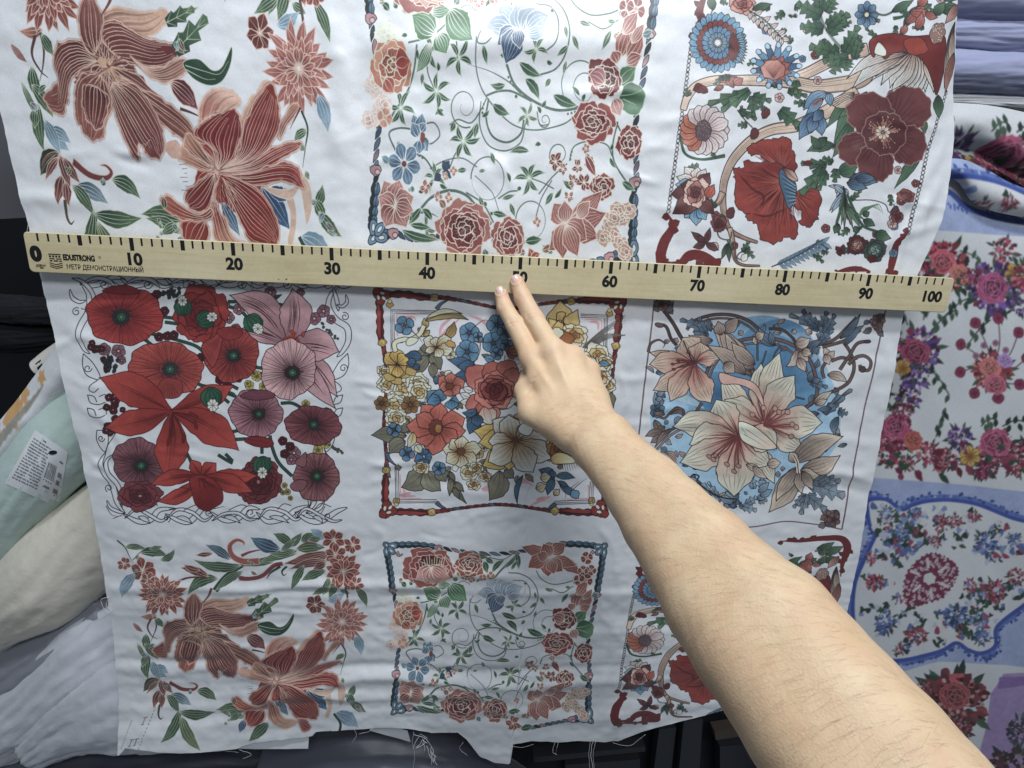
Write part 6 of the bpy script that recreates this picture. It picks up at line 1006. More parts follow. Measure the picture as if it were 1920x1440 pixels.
# ---------------------------------------------------------------- the wooden metre ruler
RZ = 1.35; RA = -.00624
def rl(x, y, z=0.0):   # ruler frame: x cm mark, y down from the top edge (negative), z out of its face
    c, s = math.cos(RA), math.sin(RA); x -= 50
    return (x*c-y*s, x*s+y*c+.02, RZ+z)
RK = (CPOS[2]-RZ)/(CPOS[2]-1.0)   # fitted on the plane z=1
def rlk(x, y, z=0.0):
    p = rl(x, y, 0); return (CPOS[0]+(p[0]-CPOS[0])*RK, CPOS[1]+(p[1]-CPOS[1])*RK, p[2]+z)
def wood_mat():
    m = bpy.data.materials.new("birch_wood"); m.use_nodes = True; nt = m.node_tree; N = nt.nodes; L = nt.links; b = N['Principled BSDF']
    tc = N.new('ShaderNodeTexCoord'); mp = N.new('ShaderNodeMapping'); mp.inputs['Scale'].default_value = (3, 40, 60); L.new(tc.outputs['Object'], mp.inputs['Vector'])
    n = N.new('ShaderNodeTexNoise'); n.inputs['Scale'].default_value = 3; n.inputs['Detail'].default_value = 8; n.inputs['Distortion'].default_value = 1.2; L.new(mp.outputs[0], n.inputs['Vector'])
    n2 = N.new('ShaderNodeTexNoise'); n2.inputs['Scale'].default_value = 250; n2.inputs['Detail'].default_value = 4; L.new(tc.outputs['Object'], n2.inputs['Vector'])
    r = N.new('ShaderNodeValToRGB'); e = r.color_ramp.elements; e[0].position = .3; e[0].color = (.63, .545, .345, 1); e[1].position = .7; e[1].color = (.71, .63, .415, 1); L.new(n.outputs['Fac'], r.inputs['Fac'])
    mx = N.new('ShaderNodeMix'); mx.data_type = 'RGBA'; mx.blend_type = 'MULTIPLY'; mx.inputs['Factor'].default_value = .16; L.new(r.outputs[0], mx.inputs['A']); L.new(n2.outputs['Fac'], mx.inputs['B'])
    n4 = N.new('ShaderNodeTexNoise'); n4.inputs['Scale'].default_value = 7; n4.inputs['Detail'].default_value = 7; n4.inputs['Roughness'].default_value = .65; L.new(tc.outputs['Object'], n4.inputs['Vector'])
    r4 = N.new('ShaderNodeValToRGB'); e4 = r4.color_ramp.elements; e4[0].position = .35; e4[0].color = (.86, .82, .74, 1); e4[1].position = .62; e4[1].color = (1, 1, 1, 1); L.new(n4.outputs['Fac'], r4.inputs['Fac'])
    m4 = N.new('ShaderNodeMix'); m4.data_type = 'RGBA'; m4.blend_type = 'MULTIPLY'; m4.inputs['Factor'].default_value = .8; L.new(mx.outputs['Result'], m4.inputs['A']); L.new(r4.outputs[0], m4.inputs['B']); mx = m4
    L.new(mx.outputs['Result'], b.inputs['Base Color']); b.inputs['Roughness'].default_value = .36; b.inputs['Specular IOR Level'].default_value = .35
    bp = N.new('ShaderNodeBump'); bp.inputs['Strength'].default_value = .1; bp.inputs['Distance'].default_value = .001; L.new(n.outputs['Fac'], bp.inputs['Height']); L.new(bp.outputs[0], b.inputs['Normal'])
    return m
m_wood = wood_mat(); m_ink = material("black_ink", (.012, .012, .013), .5, .3); m_ink2 = material("worn_ink", (.05, .047, .04), .6, .2)
ruler = empty("wooden_ruler", rlk(50, -2, 0))
tag(ruler, "pale wooden metre ruler with black centimetre marks held across the floral cloth", "ruler")
def ruler_body():
    X0, X1, Y0, Y1, T, r = -.35, 100.45, -4.0, 0.0, -.75, .45
    out = []
    for cx, cy, a0 in ((X0+r, Y1-r, 180), (X0+r, Y0+r, 270), (X1-r, Y0+r, 0), (X1-r, Y1-r, 90)):
        for k in range(7):
            a = math.radians({180: 90, 270: 180, 0: 270, 90: 0}[a0]+k*15); out.append((cx+r*math.cos(a), cy+r*math.sin(a)))
    out = np.array(out); c = out.mean(0); n = len(out); V = []; bev = .07
    for z, ins in ((0, bev), (-bev, 0), (T+bev, 0), (T, bev)):
        for p in out:
            q = p.copy(); q[0] += -np.sign(q[0]-c[0])*ins*1; q[1] += -np.sign(q[1]-c[1])*ins; V.append(rlk(q[0], q[1], z))
    F = [list(range(n))]+[[k*n+i, (k+1)*n+i, (k+1)*n+(i+1) % n, k*n+(i+1) % n] for k in range(3) for i in range(n)]+[list(range(3*n, 4*n))[::-1]]
    o = mesh_obj("wooden_lath", V, F, m_wood, smooth=False); under(o, ruler)
ruler_body()
def quad_part(name, pts, mat, z=.006):
    return under(mesh_obj(name, [rlk(x, y, z) for x, y in pts], [[0, 1, 2, 3]], mat, smooth=False), ruler)
tick_me = {}
for k in range(1, 100):
    kind = 'ten' if k % 10 == 0 else ('five' if k % 5 == 0 else 'one')
    w, h = {'ten': (.205, 1.38), 'five': (.21, 1.10), 'one': (.098, .86)}[kind]
    pts = [(k-w, -.09), (k-w, -h), (k+w, -h), (k+w, -.09)]
    quad_part("tick_mark", pts, m_ink)
def text_part(name, s, x, y, h, mat, bold=.012, align='CENTER', sx=1.0, squeeze=1.0):
    cu = bpy.data.curves.new(name, 'FONT'); cu.body = s; cu.size = 1; cu.offset = bold; cu.align_x = align; cu.fill_mode = 'FRONT'; cu.space_character = squeeze; cu.resolution_u = 4
    o = bpy.data.objects.new(name, cu); COL.objects.link(o); dg = bpy.context.evaluated_depsgraph_get(); dg.update()
    me = bpy.data.meshes.new_from_object(o.evaluated_get(dg)); bpy.data.objects.remove(o)
    n = len(me.vertices); co = np.zeros(n*3); me.vertices.foreach_get('co', co); co = co.reshape(-1, 3)
    hh = co[:, 1].max(); k = h/.70
    F = [list(p.vertices) for p in me.polygons]
    V = [rlk(x+c[0]*k*sx, y+c[1]*k, .007) for c in co]; bpy.data.meshes.remove(me)
    return under(mesh_obj(name, V, F, mat, smooth=False), ruler)
for k in range(0, 101, 10):
    cx = {0: .55, 100: 98.1}.get(k, k)
    text_part("numeral", str(k), cx, -2.78, 1.34 if k == 0 else 1.16, m_ink, .075 if k == 0 else .045, sx=1.02)
text_part("maker_lettering", "EDUSTRONG", 3.1, -2.62, .55, m_ink, .06, 'LEFT', .66)
text_part("maker_lettering", "®", 6.55, -2.35, .26, m_ink2, .0, 'LEFT')
text_part("title_lettering", "МЕТР ДЕМОНСТРАЦИОННЫЙ", 3.3, -3.52, .48, m_ink, .022, 'LEFT', .74)
def emblem():
    """square maker's mark: bars over a stack of open books"""
    L = []
    def q(x0, y0, x1, y1, sk=0): L.append([(x0, y0), (x1, y0+sk), (x1, y1+sk), (x0, y1)])
    q(1.75, -2.05, 2.95, -2.16)
    for x in (1.78, 2.08, 2.38, 2.68): q(x, -2.22, x+.2, -2.42)
    q(1.78, -2.5, 2.3, -2.62); q(2.42, -2.5, 2.95, -2.62); q(1.78, -2.70, 2.05, -2.84); q(2.15, -2.70, 2.6, -2.84); q(2.7, -2.70, 2.95, -2.84)
    for y in (-2.92, -3.12, -3.30): q(1.72, y, 2.34, y-.10, -.16); q(2.34, y-.16, 2.96, y-.26, .16)
    V = []; F = []
    for pl in L:
        F.append([len(V)+i for i in (0, 3, 2, 1)]); V += [rlk(x, y, .007) for x, y in pl]
    under(mesh_obj("maker_emblem", V, F, m_ink, smooth=False), ruler)
emblem()
# small chips and rubbed marks on the wood
for x, y, w, h in ((.62, -3.25, .30, .10), (.5, -3.42, .22, .07), (.85, -3.5, .16, .08), (24.4, -3.62, .09, .07), (25.2, -3.58, .12, .1), (49.6, -2.7, .08, .06), (46.8, -2.75, .05, .05), (1.0, -3.3, .35, .12), (.9, -3.55, .22, .08)):
    quad_part("scuff", [(x-w, y-h), (x+w*.8, y-h*.7), (x+w, y+h), (x-w*.6, y+h*.8)], material("scuff_brown", (.20, .16, .10), .8, .1), .005)
# ---------------------------------------------------------------- the arm and hand
def cone_sdf(X, Y, Z, a, b, ra, rb):
    d = b-a; L2 = d@d; t = np.clip(((X-a[0])*d[0]+(Y-a[1])*d[1]+(Z-a[2])*d[2])/L2, 0, 1)
    return np.sqrt((X-a[0]-t*d[0])**2+(Y-a[1]-t*d[1])**2+(Z-a[2]-t*d[2])**2)-(ra+(rb-ra)*t)
def J(x, y, d, push=0.0): return atd(x, y, d)
# fingers: joints by sight line and optical depth (cm)
tipI, dipI, pipI, mcpI = J(939, 550, 58.5), J(947, 577, 58.0), J(967, 611, 56.9), J(997, 672, 54.8)
tipM, dipM, pipM, mcpM = J(969, 529, 57.9), J(980, 557, 57.4), J(1002, 599, 56.3), J(1038, 660, 54.1)
mcpR, mcpP = J(1072, 671, 54.2), J(1103, 696, 54.4)
wr = J(1108, 838, 48.0)
PRIMS = []   # (a, b, ra, rb, blend)
def cap(a, b, ra, rb, k=.5): PRIMS.append((np.array(a), np.array(b), ra, rb, k))
for tip, dip, pip, mcp, s in ((tipI, dipI, pipI, mcpI, 1.0), (tipM, dipM, pipM, mcpM, 1.04)):
    cap(tip, dip, .76*s, .88*s, .25); cap(dip, pip, .90*s, 1.0*s, .25); cap(pip, mcp, 1.0*s, 1.10*s, .3)
ARM = []     # forearm sections: left px, right px, depth, thickness ratio
for L, R, d in (((985.0, 788.0), (1128.0, 700.0), 53.0), ((1012.0, 812.0), (1140.0, 735.0), 51.4), ((1050, 832), (1144, 768), 49.6), ((1074, 866), (1180, 790), 47.8), ((1107, 905), (1217, 830), 45.6), ((1147, 969), (1272, 870), 42.8), ((1178, 1028), (1316, 911), 40.2), ((1224, 1115), (1395, 975), 36.5), ((1264, 1199), (1460, 1034), 33.8), ((1315, 1283), (1542, 1092), 31.2), ((1372, 1365), (1606, 1162), 29.3), ((1417, 1443), (1672, 1229), 27.8), ((1478, 1542), (1754, 1312), 26.2), ((1540, 1640), (1838, 1404), 24.8), ((1600, 1740), (1925, 1508), 23.6)):
    ARM.append((atd(*L, d), atd(*R, d)))
secs = []
for (l, r) in ARM:
    c = (l+r)/2; h = np.linalg.norm(r-l)/2; u = (r-l)/(2*h); h = h-.22; secs.append((c, h, u))
for i in range(len(secs)-1):
    (c0, h0, u0), (c1, h1, u1) = secs[i], secs[i+1]
    k0 = .74 if i > 2 else .60; k1 = .74 if i+1 > 2 else .60
    for s in (-1, 0, 1):
        q0 = c0+u0*s*h0*(1-k0); q1 = c1+u1*s*h1*(1-k1)
        if i < 1: continue
        cap(q0, q1, h0*k0, h1*k1, .35)
# metacarpals, ball of the thumb, folded fingers
for m, off, rr in ((mcpI, -.6, 1.12), (mcpM, -.2, 1.22), (mcpR, .25, 1.15), (mcpP, .6, 1.05)):
    c, h, u = secs[2]; cap(m, c+u*off*h*.95, rr, 1.55, .7)
view = lambda p: (p-CPOS)/np.linalg.norm(p-CPOS)
thA, thB, thC = J(998, 772, 52.0), J(984, 732, 54.2), J(992, 700, 56.6)
cap(secs[2][0]-secs[2][2]*.45*secs[2][1], thA, 1.5, 1.35, .8); cap(thA, thB, 1.3, 1.05, .5); cap(thB, thC, 1.0, .85, .4)
for m, px, px2 in ((mcpR, (1068, 668, 57.0), (1060, 690, 58.4)), (mcpP, (1097, 693, 57.0), (1090, 715, 58.4))):
    p = J(*px); q = J(*px2); cap(m, p, 1.08, .95, .5); cap(p, q, .92, .85, .35)
cap(mcpI, mcpM, 1.05, 1.08, .5); cap(mcpM, mcpR, 1.08, 1.05, .6); cap(mcpR, mcpP, 1.05, 1.02, .6)
cap(J(1010, 648, 56.2), J(1016, 662, 55.4), .7, .9, .4)
cap(J(1035, 760, 51.9), J(1085, 735, 52.0), 1.5, 1.4, 1.0); cap(J(1010, 720, 53.6), J(1060, 705, 53.2), 1.25, 1.25, .9)
# oriented sampling box
axis = secs[-1][0]-tipM; axis /= np.linalg.norm(axis); wv = secs[8][2]-axis*(secs[8][2]@axis); wv /= np.linalg.norm(wv); dv = np.cross(axis, wv)
FR = np.stack([axis, wv, dv], 1); ORG = tipM
pts = np.array([p for a, b, ra, rb, k in PRIMS for p in ((a-ORG)@FR-ra-1, (a-ORG)@FR+ra+1, (b-ORG)@FR-rb-1, (b-ORG)@FR+rb+1)])
lo, hi = pts.min(0), pts.max(0); VX = .115
dims = np.ceil((hi-lo)/VX).astype(int)+1
F3 = np.full(dims, 3.0, np.float32)
ax_ = [lo[i]+np.arange(dims[i])*VX for i in range(3)]
for a, b, ra, rb, k in PRIMS:
    a = (a-ORG)@FR; b = (b-ORG)@FR; m = max(ra, rb)+k+.6
    i0 = np.maximum(((np.minimum(a, b)-m-lo)/VX).astype(int), 0); i1 = np.minimum(((np.maximum(a, b)+m-lo)/VX).astype(int)+2, dims)
    sl = tuple(slice(i0[j], i1[j]) for j in range(3))
    X = ax_[0][sl[0]][:, None, None].astype(np.float32); Y = ax_[1][sl[1]][None, :, None].astype(np.float32); Z = ax_[2][sl[2]][None, None, :].astype(np.float32)
    d = cone_sdf(X, Y, Z, a.astype(np.float32), b.astype(np.float32), np.float32(ra), np.float32(rb)); f = F3[sl]
    h = np.maximum(k-np.abs(f-d), 0)/k; F3[sl] = np.minimum(f, d)-h*h*k*.25
def surface_nets(F, lo, vx):
    s = F < 0; nx, ny, nz = F.shape
    cs = np.zeros((nx-1, ny-1, nz-1), np.int8)
    for dx in (0, 1):
        for dy in (0, 1):
            for dz in (0, 1): cs += s[dx:nx-1+dx, dy:ny-1+dy, dz:nz-1+dz]
    act = (cs > 0) & (cs < 8); idx = np.full(act.shape, -1, int); I = np.argwhere(act); idx[act] = np.arange(len(I))
    S = np.zeros((len(I), 3)); N = np.zeros(len(I)); cor = [(a, b, c) for a in (0, 1) for b in (0, 1) for c in (0, 1)]
    for p in cor:
        for ax in range(3):
            if p[ax]: continue
            q = list(p); q[ax] = 1
            fp = F[I[:, 0]+p[0], I[:, 1]+p[1], I[:, 2]+p[2]]; fq = F[I[:, 0]+q[0], I[:, 1]+q[1], I[:, 2]+q[2]]
            m = (fp < 0) != (fq < 0); t = np.where(m, fp/(fp-fq+1e-12), 0)
            P = np.array(p, float)[None].repeat(len(I), 0); P[:, ax] += t; S[m] += P[m]; N[m] += 1
    V = lo+(I+S/N[:, None])*vx; Fs = []
    for ax in range(3):
        o = [0, 0, 0]; o[ax] = 1
        A = s[:nx-o[0], :ny-o[1], :nz-o[2]]; B = s[o[0]:, o[1]:, o[2]:]; E = np.argwhere(A != B)
        b, c = [(1, 2), (2, 0), (0, 1)][ax]
        ok = (E[:, b] > 0) & (E[:, c] > 0) & (E[:, b] < F.shape[b]-1) & (E[:, c] < F.shape[c]-1) & (E[:, ax] < F.shape[ax]-1); E = E[ok]
        def g(db, dc):
            Q = E.copy(); Q[:, b] -= db; Q[:, c] -= dc; return idx[Q[:, 0], Q[:, 1], Q[:, 2]]
        q = np.stack([g(1, 1), g(0, 1), g(0, 0), g(1, 0)], 1); fl = ~s[E[:, 0], E[:, 1], E[:, 2]]
        q[fl] = q[fl][:, ::-1]; Fs.append(q)
    return V, np.vstack(Fs)
AV, AF = surface_nets(F3, lo, VX)
def relax(V, F, it, lam=.5):
    e = np.vstack([F[:, [0, 1]], F[:, [1, 2]], F[:, [2, 3]], F[:, [3, 0]]]); e = np.vstack([e, e[:, ::-1]])
    n = np.bincount(e[:, 0], minlength=len(V))[:, None]
    for _ in range(it):
        s = np.stack([np.bincount(e[:, 0], V[e[:, 1], j], len(V)) for j in range(3)], 1); V = V+(s/np.maximum(n, 1)-V)*lam
    return V
AV = relax(AV, AF, 6)
def normals(V, F):
    n = np.cross(V[F[:, 2]]-V[F[:, 0]], V[F[:, 3]]-V[F[:, 1]]); N = np.stack([np.bincount(F.ravel(), np.repeat(n[:, j], 4), len(V)) for j in range(3)], 1)
    return N/(np.linalg.norm(N, axis=1)[:, None]+1e-9)
AV = AV@FR.T+ORG
AN = normals(AV, AF)
if (AN*(AV-AV.mean(0))).sum() < 0: AF = AF[:, ::-1]; AN = -AN
# skin folds at the finger joints, tendons on the back of the hand
def groove(p, q, depth, w):
    global AV
    d = q-p; t = np.clip(((AV-p)@d)/(d@d), 0, 1); r = np.linalg.norm(AV-p-t[:, None]*d, axis=1); AV = AV-AN*(depth*np.exp(-(r/w)**2)*np.sin(math.pi*np.clip(t, .1, .9)))[:, None]
def across(p, along, halfw, off=0.0, lift=.95, ang=0.0):
    a = along/np.linalg.norm(along); v = -view(p); s = np.cross(a, v); s /= np.linalg.norm(s); up = np.cross(s, a); s2 = s*math.cos(ang)+a*math.sin(ang)
    c = p+a*off+up*lift; return c-s2*halfw, c+s2*halfw
for dip, pip, mcp in ((dipI, pipI, mcpI), (dipM, pipM, mcpM)):
    al = mcp-pip
    for off, dp in ((-.50, .10), (-.22, .17), (.02, .15), (.24, .17), (.50, .12), (.78, .06)): groove(*across(pip, al, .72, off, .97, random.uniform(-.16, .16)), dp, .105)
    for off, dp in ((-.16, .10), (.06, .12), (.26, .07)): groove(*across(dip, pip-dip, .58, off, .86), dp, .09)
for a, b, off in ((mcpI, secs[2][0]-secs[2][2]*.8, 1.15), (mcpM, secs[2][0], 1.2), (mcpR, secs[2][0]+secs[2][2]*.8, 1.15)):
    v = -view(a); groove(a+v*off, (a*.35+b*.65)+v*(off+.35), -.17, .34)
for k in range(7):    # fine folds where the wrist bends and beside the thumb
    c, h, u = secs[2]; c2, h2, u2 = secs[3]; t = k/6*.9; p = c*(1-t)+c2*t; v = -view(p); p = p+v*h*.8
    groove(p-u*h*.75, p+u*h*(.1+.1*random.random())+v*.2, .035, .12)
for k in range(4):
    p = J(985+k*3, 700+k*7, 52.2+.1*k); groove(p, J(1012+k*2, 690+k*6, 52.0), .07, .13)
groove(J(984, 742, 52.3), J(1003, 712, 52.2), .12, .2)
for tip, dip, sc in ((tipI, dipI, 1.0), (tipM, dipM, 1.04)):     # folds round the nails
    a = (tip-dip)/np.linalg.norm(tip-dip); v = -view(tip); sd = np.cross(a, v); sd /= np.linalg.norm(sd); up = np.cross(sd, a); up *= np.sign(up@v); ctr = tip+a*.04+up*.80
    rr_ = np.hypot(((AV-ctr)@sd)/.52, ((AV-ctr)@a)/.58); near = np.exp(-(((AV-ctr)@up)/.5)**2); AV = AV+AN*(.055*np.exp(-((rr_-1.18)/.16)**2)*near*(((AV-ctr)@a) < .25)-.05*np.exp(-((rr_-.98)/.10)**2)*near)[:, None]
for k in range(60):   # crossing skin lines on the back of the hand and wrist
    c, h, u = secs[random.choice([0, 1, 1, 2, 2, 3])]; p = c+u*h*random.uniform(-.7, .8)-view(c)*h*.75; q = p+u*random.uniform(-.9, .9)+axis*random.uniform(-.7, .7)-view(p)*random.uniform(-.1, .1); groove(p, q, .016, .10)
# loop-direction detail
AV = AV+AN*(.05*vnoise(AV[:, 0]*.9, AV[:, 1]*.9+AV[:, 2]*.6, 41, 3))[:, None]
def skin_mat(name, c0, c1, rough):
    m = bpy.data.materials.new(name); m.use_nodes = True; nt = m.node_tree; N = nt.nodes; L = nt.links; b = N['Principled BSDF']; tc = N.new('ShaderNodeTexCoord')
    n = N.new('ShaderNodeTexNoise'); n.inputs['Scale'].default_value = 24; n.inputs['Detail'].default_value = 5; L.new(tc.outputs['Object'], n.inputs['Vector'])
    r = N.new('ShaderNodeValToRGB'); e = r.color_ramp.elements; e[0].position = .32; e[0].color = (*c0, 1); e[1].position = .68; e[1].color = (*c1, 1); L.new(n.outputs['Fac'], r.inputs['Fac'])
    col = r.outputs[0]
    # pinker towards the finger ends
    vc = N.new('ShaderNodeVertexColor'); vc.layer_name = 'flush'; mx = N.new('ShaderNodeMix'); mx.data_type = 'RGBA'; mx.inputs['B'].default_value = (.62, .36, .28, 1); L.new(vc.outputs['Color'], mx.inputs['Factor']); L.new(col, mx.inputs['A'])
    v2 = N.new('ShaderNodeTexVoronoi'); v2.inputs['Scale'].default_value = 17; L.new(tc.outputs['Object'], v2.inputs['Vector'])
    rr = N.new('ShaderNodeMapRange'); rr.inputs['From Min'].default_value = .012; rr.inputs['From Max'].default_value = .03; L.new(v2.outputs['Distance'], rr.inputs['Value'])
    mx2 = N.new('ShaderNodeMix'); mx2.data_type = 'RGBA'; mx2.inputs['A'].default_value = (.36, .23, .13, 1); L.new(rr.outputs['Result'], mx2.inputs['Factor']); L.new(mx.outputs['Result'], mx2.inputs['B'])
    n5 = N.new('ShaderNodeTexNoise'); n5.inputs['Scale'].default_value = 75; n5.inputs['Detail'].default_value = 6; n5.inputs['Roughness'].default_value = .7; L.new(tc.outputs['Object'], n5.inputs['Vector'])
    r5 = N.new('ShaderNodeMapRange'); r5.inputs['From Min'].default_value = .42; r5.inputs['From Max'].default_value = .75; r5.inputs['To Max'].default_value = .5; L.new(n5.outputs['Fac'], r5.inputs['Value'])
    mx5 = N.new('ShaderNodeMix'); mx5.data_type = 'RGBA'; mx5.inputs['B'].default_value = (.62, .37, .25, 1); L.new(r5.outputs['Result'], mx5.inputs['Factor']); L.new(mx2.outputs['Result'], mx5.inputs['A']); mx2 = mx5
    L.new(mx2.outputs['Result'], b.inputs['Base Color'])
    b.inputs['Roughness'].default_value = rough; b.inputs['Specular IOR Level'].default_value = .35
    b.inputs['Subsurface Weight'].default_value = .12; b.inputs['Subsurface Radius'].default_value = (.008, .003, .0015); b.inputs['Subsurface Scale'].default_value = .5
    v = N.new('ShaderNodeTexVoronoi'); v.inputs['Scale'].default_value = 700; L.new(tc.outputs['Object'], v.inputs['Vector'])
    n3 = N.new('ShaderNodeTexNoise'); n3.inputs['Scale'].default_value = 180; n3.inputs['Detail'].default_value = 6; L.new(tc.outputs['Object'], n3.inputs['Vector'])
    ad = N.new('ShaderNodeMath'); ad.operation = 'ADD'; L.new(v.outputs['Distance'], ad.inputs[0]); L.new(n3.outputs['Fac'], ad.inputs[1])
    bp = N.new('ShaderNodeBump'); bp.inputs['Strength'].default_value = .18; bp.inputs['Distance'].default_value = .0008; L.new(ad.outputs[0], bp.inputs['Height']); L.new(bp.outputs[0], b.inputs['Normal'])
    return m
m_skin = skin_mat("skin", (.65, .455, .28), (.72, .55, .36), .5)
person = mesh_obj("person", AV, AF, m_skin)
tag(person, "bare forearm and hand pressing two fingers on the ruler at the fifty mark", "person")
fl = np.zeros(len(AV))
for p, R_, k in ((tipI, 1.4, .8), (tipM, 1.4, .8), (dipI, 1.2, .5), (dipM, 1.2, .5), (pipI, 1.1, .42), (pipM, 1.1, .42), (mcpI, 1.6, .2), (mcpM, 1.6, .25), (mcpR, 1.6, .25), (mcpP, 1.6, .2), (J(1013, 632, 56.0), 1.0, .7), (thB, 1.8, .2)):
    fl = np.maximum(fl, k*np.exp(-((AV-p)**2).sum(1)/R_**2))
ca = person.data.color_attributes.new('flush', 'FLOAT_COLOR', 'POINT'); ca.data.foreach_set('color', np.stack([fl, fl, fl, np.ones_like(fl)], 1).ravel())
m_nail = material("nail", (.66, .46, .40), .22, .5, sss=.1, clear=.3)
def nail(tip, dip, w, ln, seed, back=.05):
    a = (tip-dip)/np.linalg.norm(tip-dip); v = -view(tip); s = np.cross(a, v); s /= np.linalg.norm(s); up = np.cross(s, a); up *= np.sign(up@v)
    V = []; nu, nv = 13, 9
    for i in range(nu):
        for j in range(nv):
            x = -1+2*i/(nu-1); y = -1+2*j/(nv-1); rr = max(abs(x), abs(y)); q = math.hypot(x, y)+1e-9; f = rr/q; f = f*.55+.45; X = x*f*w; Y = y*f*ln
            th = X/.84; V.append(tip+a*(Y+back)+s*math.sin(th)*.82+up*(math.cos(th)*.81-.035*(Y/ln)**2-.02-.05*rr**6))
    V = np.array(V); o = mesh_obj("fingernail", V, grid_faces(nu, nv), m_nail, person); return o
nail(tipI, dipI, .44, .50, 1, .04); nail(tipM, dipM, .46, .54, 2, .04)
# fine forearm hair
m_hair = material("arm_hair", (.27, .185, .11), .5, .3)
def arm_hair(n):
    r = np.random.default_rng(5); V = []; F = []
    vd = AV-CPOS; vd /= np.linalg.norm(vd, axis=1)[:, None]; face = -(AN*vd).sum(1)
    t = (AV-secs[1][0])@axis; ok = np.nonzero((t > 0) & (face > .05) & (t < 40))[0]
    pick = r.choice(ok, n)
    for i in pick:
        p = AV[i]+r.normal(0, .05, 3); nn = AN[i]; hv = vnoise(np.array([p[0]*.25]), np.array([p[1]*.25]), 61, 2)[0]; d = -axis*(.25+hv)+wv*(-.62+hv)+r.normal(0, .10, 3); d -= nn*(d@nn); d /= np.linalg.norm(d)+1e-9; L = r.uniform(.7, 1.7); w = np.cross(d, nn)*.0030
        q = [p, p+d*L*.5+nn*L*.08, p+d*L+nn*L*.05+axis*L*r.normal(0, .12)]; b = len(V)
        V += [q[0]-w, q[0]+w, q[1]-w*.8, q[1]+w*.8, q[2]]; F += [[b, b+1, b+3, b+2], [b+2, b+3, b+4]]
    return tag(mesh_obj("arm_hair", np.array(V), F, m_hair, person), kind='stuff')
arm_hair(2600)
# ---------------------------------------------------------------- what hangs and lies around the cloth
def loft(name, secs_px, mat, parent=None, nseg=72, wr=.35, seed=0, label=None, cat=None, flat=.8, wscale=.5):
    """fabric roll through sections (left/top px, right/bottom px, z) with soft creases along it"""
    rings = []
    S = []
    for (a, b, z) in secs_px:
        A, B = at(*a, z), at(*b, z); S.append(np.concatenate([A, B]))
    S = catmull(np.array(S), 22)
    for i, q in enumerate(S):
        A, B = q[:3], q[3:]; c = (A+B)/2; h = np.linalg.norm(A-B)/2; u = (B-A)/(2*h); v = np.array([0, 0, 1.0])
        for k in range(nseg):
            t = 2*math.pi*k/nseg; n = u*math.cos(t)+v*math.sin(t)*flat
            rings.append(c+n*h)
    V = np.array(rings); n = len(S)
    T = np.tile(np.arange(nseg)/nseg*9, n); Lg = np.repeat(np.arange(n)*.08, nseg)
    # close the noise seam
    d = vnoise(np.cos(T/9*2*math.pi)*wscale*6+20+Lg*.35, np.sin(T/9*2*math.pi)*wscale*6+20+Lg*.5, 50+seed, 3)*wr*2+np.abs(vnoise(np.cos(T/9*2*math.pi)*5+30+Lg*.5, np.sin(T/9*2*math.pi)*5+30+Lg*.22, 80+seed, 4))*wr*-4.2
    ctr = np.repeat(np.array([(q[:3]+q[3:])/2 for q in S]), nseg, 0); o = V-ctr; V = V+o/(np.linalg.norm(o, axis=1)[:, None]+1e-6)*d[:, None]
    F = [[i*nseg+k, i*nseg+(k+1) % nseg, (i+1)*nseg+(k+1) % nseg, (i+1)*nseg+k] for i in range(n-1) for k in range(nseg)]
    F += [list(range(nseg))[::-1], list(range((n-1)*nseg, n*nseg))]
    ob = mesh_obj(name, V, F, mat, parent)
    if label: tag(ob, label, cat)
    return ob
def drape(name, poly_px, zfun, mat, nx=60, ny=60, amp=.5, seed=0, label=None, cat=None, uvf=None, parent=None, fold=(.12, .3)):
    """sheet between two px polylines (top edge, bottom edge) with folds"""
    top, bot = (catmull(np.array(p, float), 12) for p in poly_px)
    rs = lambda P: np.stack([np.interp(np.linspace(0, 1, nx), np.linspace(0, 1, len(P)), P[:, k]) for k in (0, 1)], 1)
    top, bot = rs(top), rs(bot); G = []; UVs = []
    for i in range(nx):
        for j in range(ny):
            v = j/(ny-1); u = i/(nx-1); p = top[i]*(1-v)+bot[i]*v; G.append((*p, zfun(u, v))); UVs.append((u, 1-v))
    G = np.array(G); P = np.array([at(x, y, z) for x, y, z in G])
    P[:, 2] += amp*vnoise(P[:, 0]*fold[0]+P[:, 1]*.05, P[:, 1]*fold[1]+3, 60+seed, 3)*2
    ob = mesh_obj(name, P, grid_faces(nx, ny), mat, parent, uv=np.array(UVs) if uvf is None else uvf(P))
    if label: tag(ob, label, cat)
    return ob
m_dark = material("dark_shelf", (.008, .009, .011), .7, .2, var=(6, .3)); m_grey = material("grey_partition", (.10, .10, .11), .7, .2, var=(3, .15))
m_mint = material("mint_cloth", (.47, .58, .54), .75, .2, sheen=.2, bump=(26, .55, 'noise', .006), var=(10, .06)); m_cream = material("cream_cloth", (.66, .62, .53), .75, .2, sheen=.2, bump=(26, .55, 'noise', .006), var=(8, .05))
m_pale = material("pale_grey_cloth", (.56, .575, .62), .55, .25, sheen=.2, bump=(16, .45, 'noise', .008), var=(8, .06)); m_slate = material("slate_cloth", (.045, .05, .065), .5, .35, sheen=.2, var=(8, .2)); m_mid = material("mid_grey_cloth", (.24, .25, .29), .6, .3, sheen=.2, var=(8, .10), bump=(16, .45, 'noise', .008))
m_navy = material("navy_cloth", (.022, .026, .04), .5, .4, sheen=.2, var=(7, .2)); m_lav = material("lavender_cloth", (.31, .33, .48), .7, .25, sheen=.2, var=(6, .06)); m_card = material("card_tube", (.62, .59, .54), .8, .1, var=(20, .08))
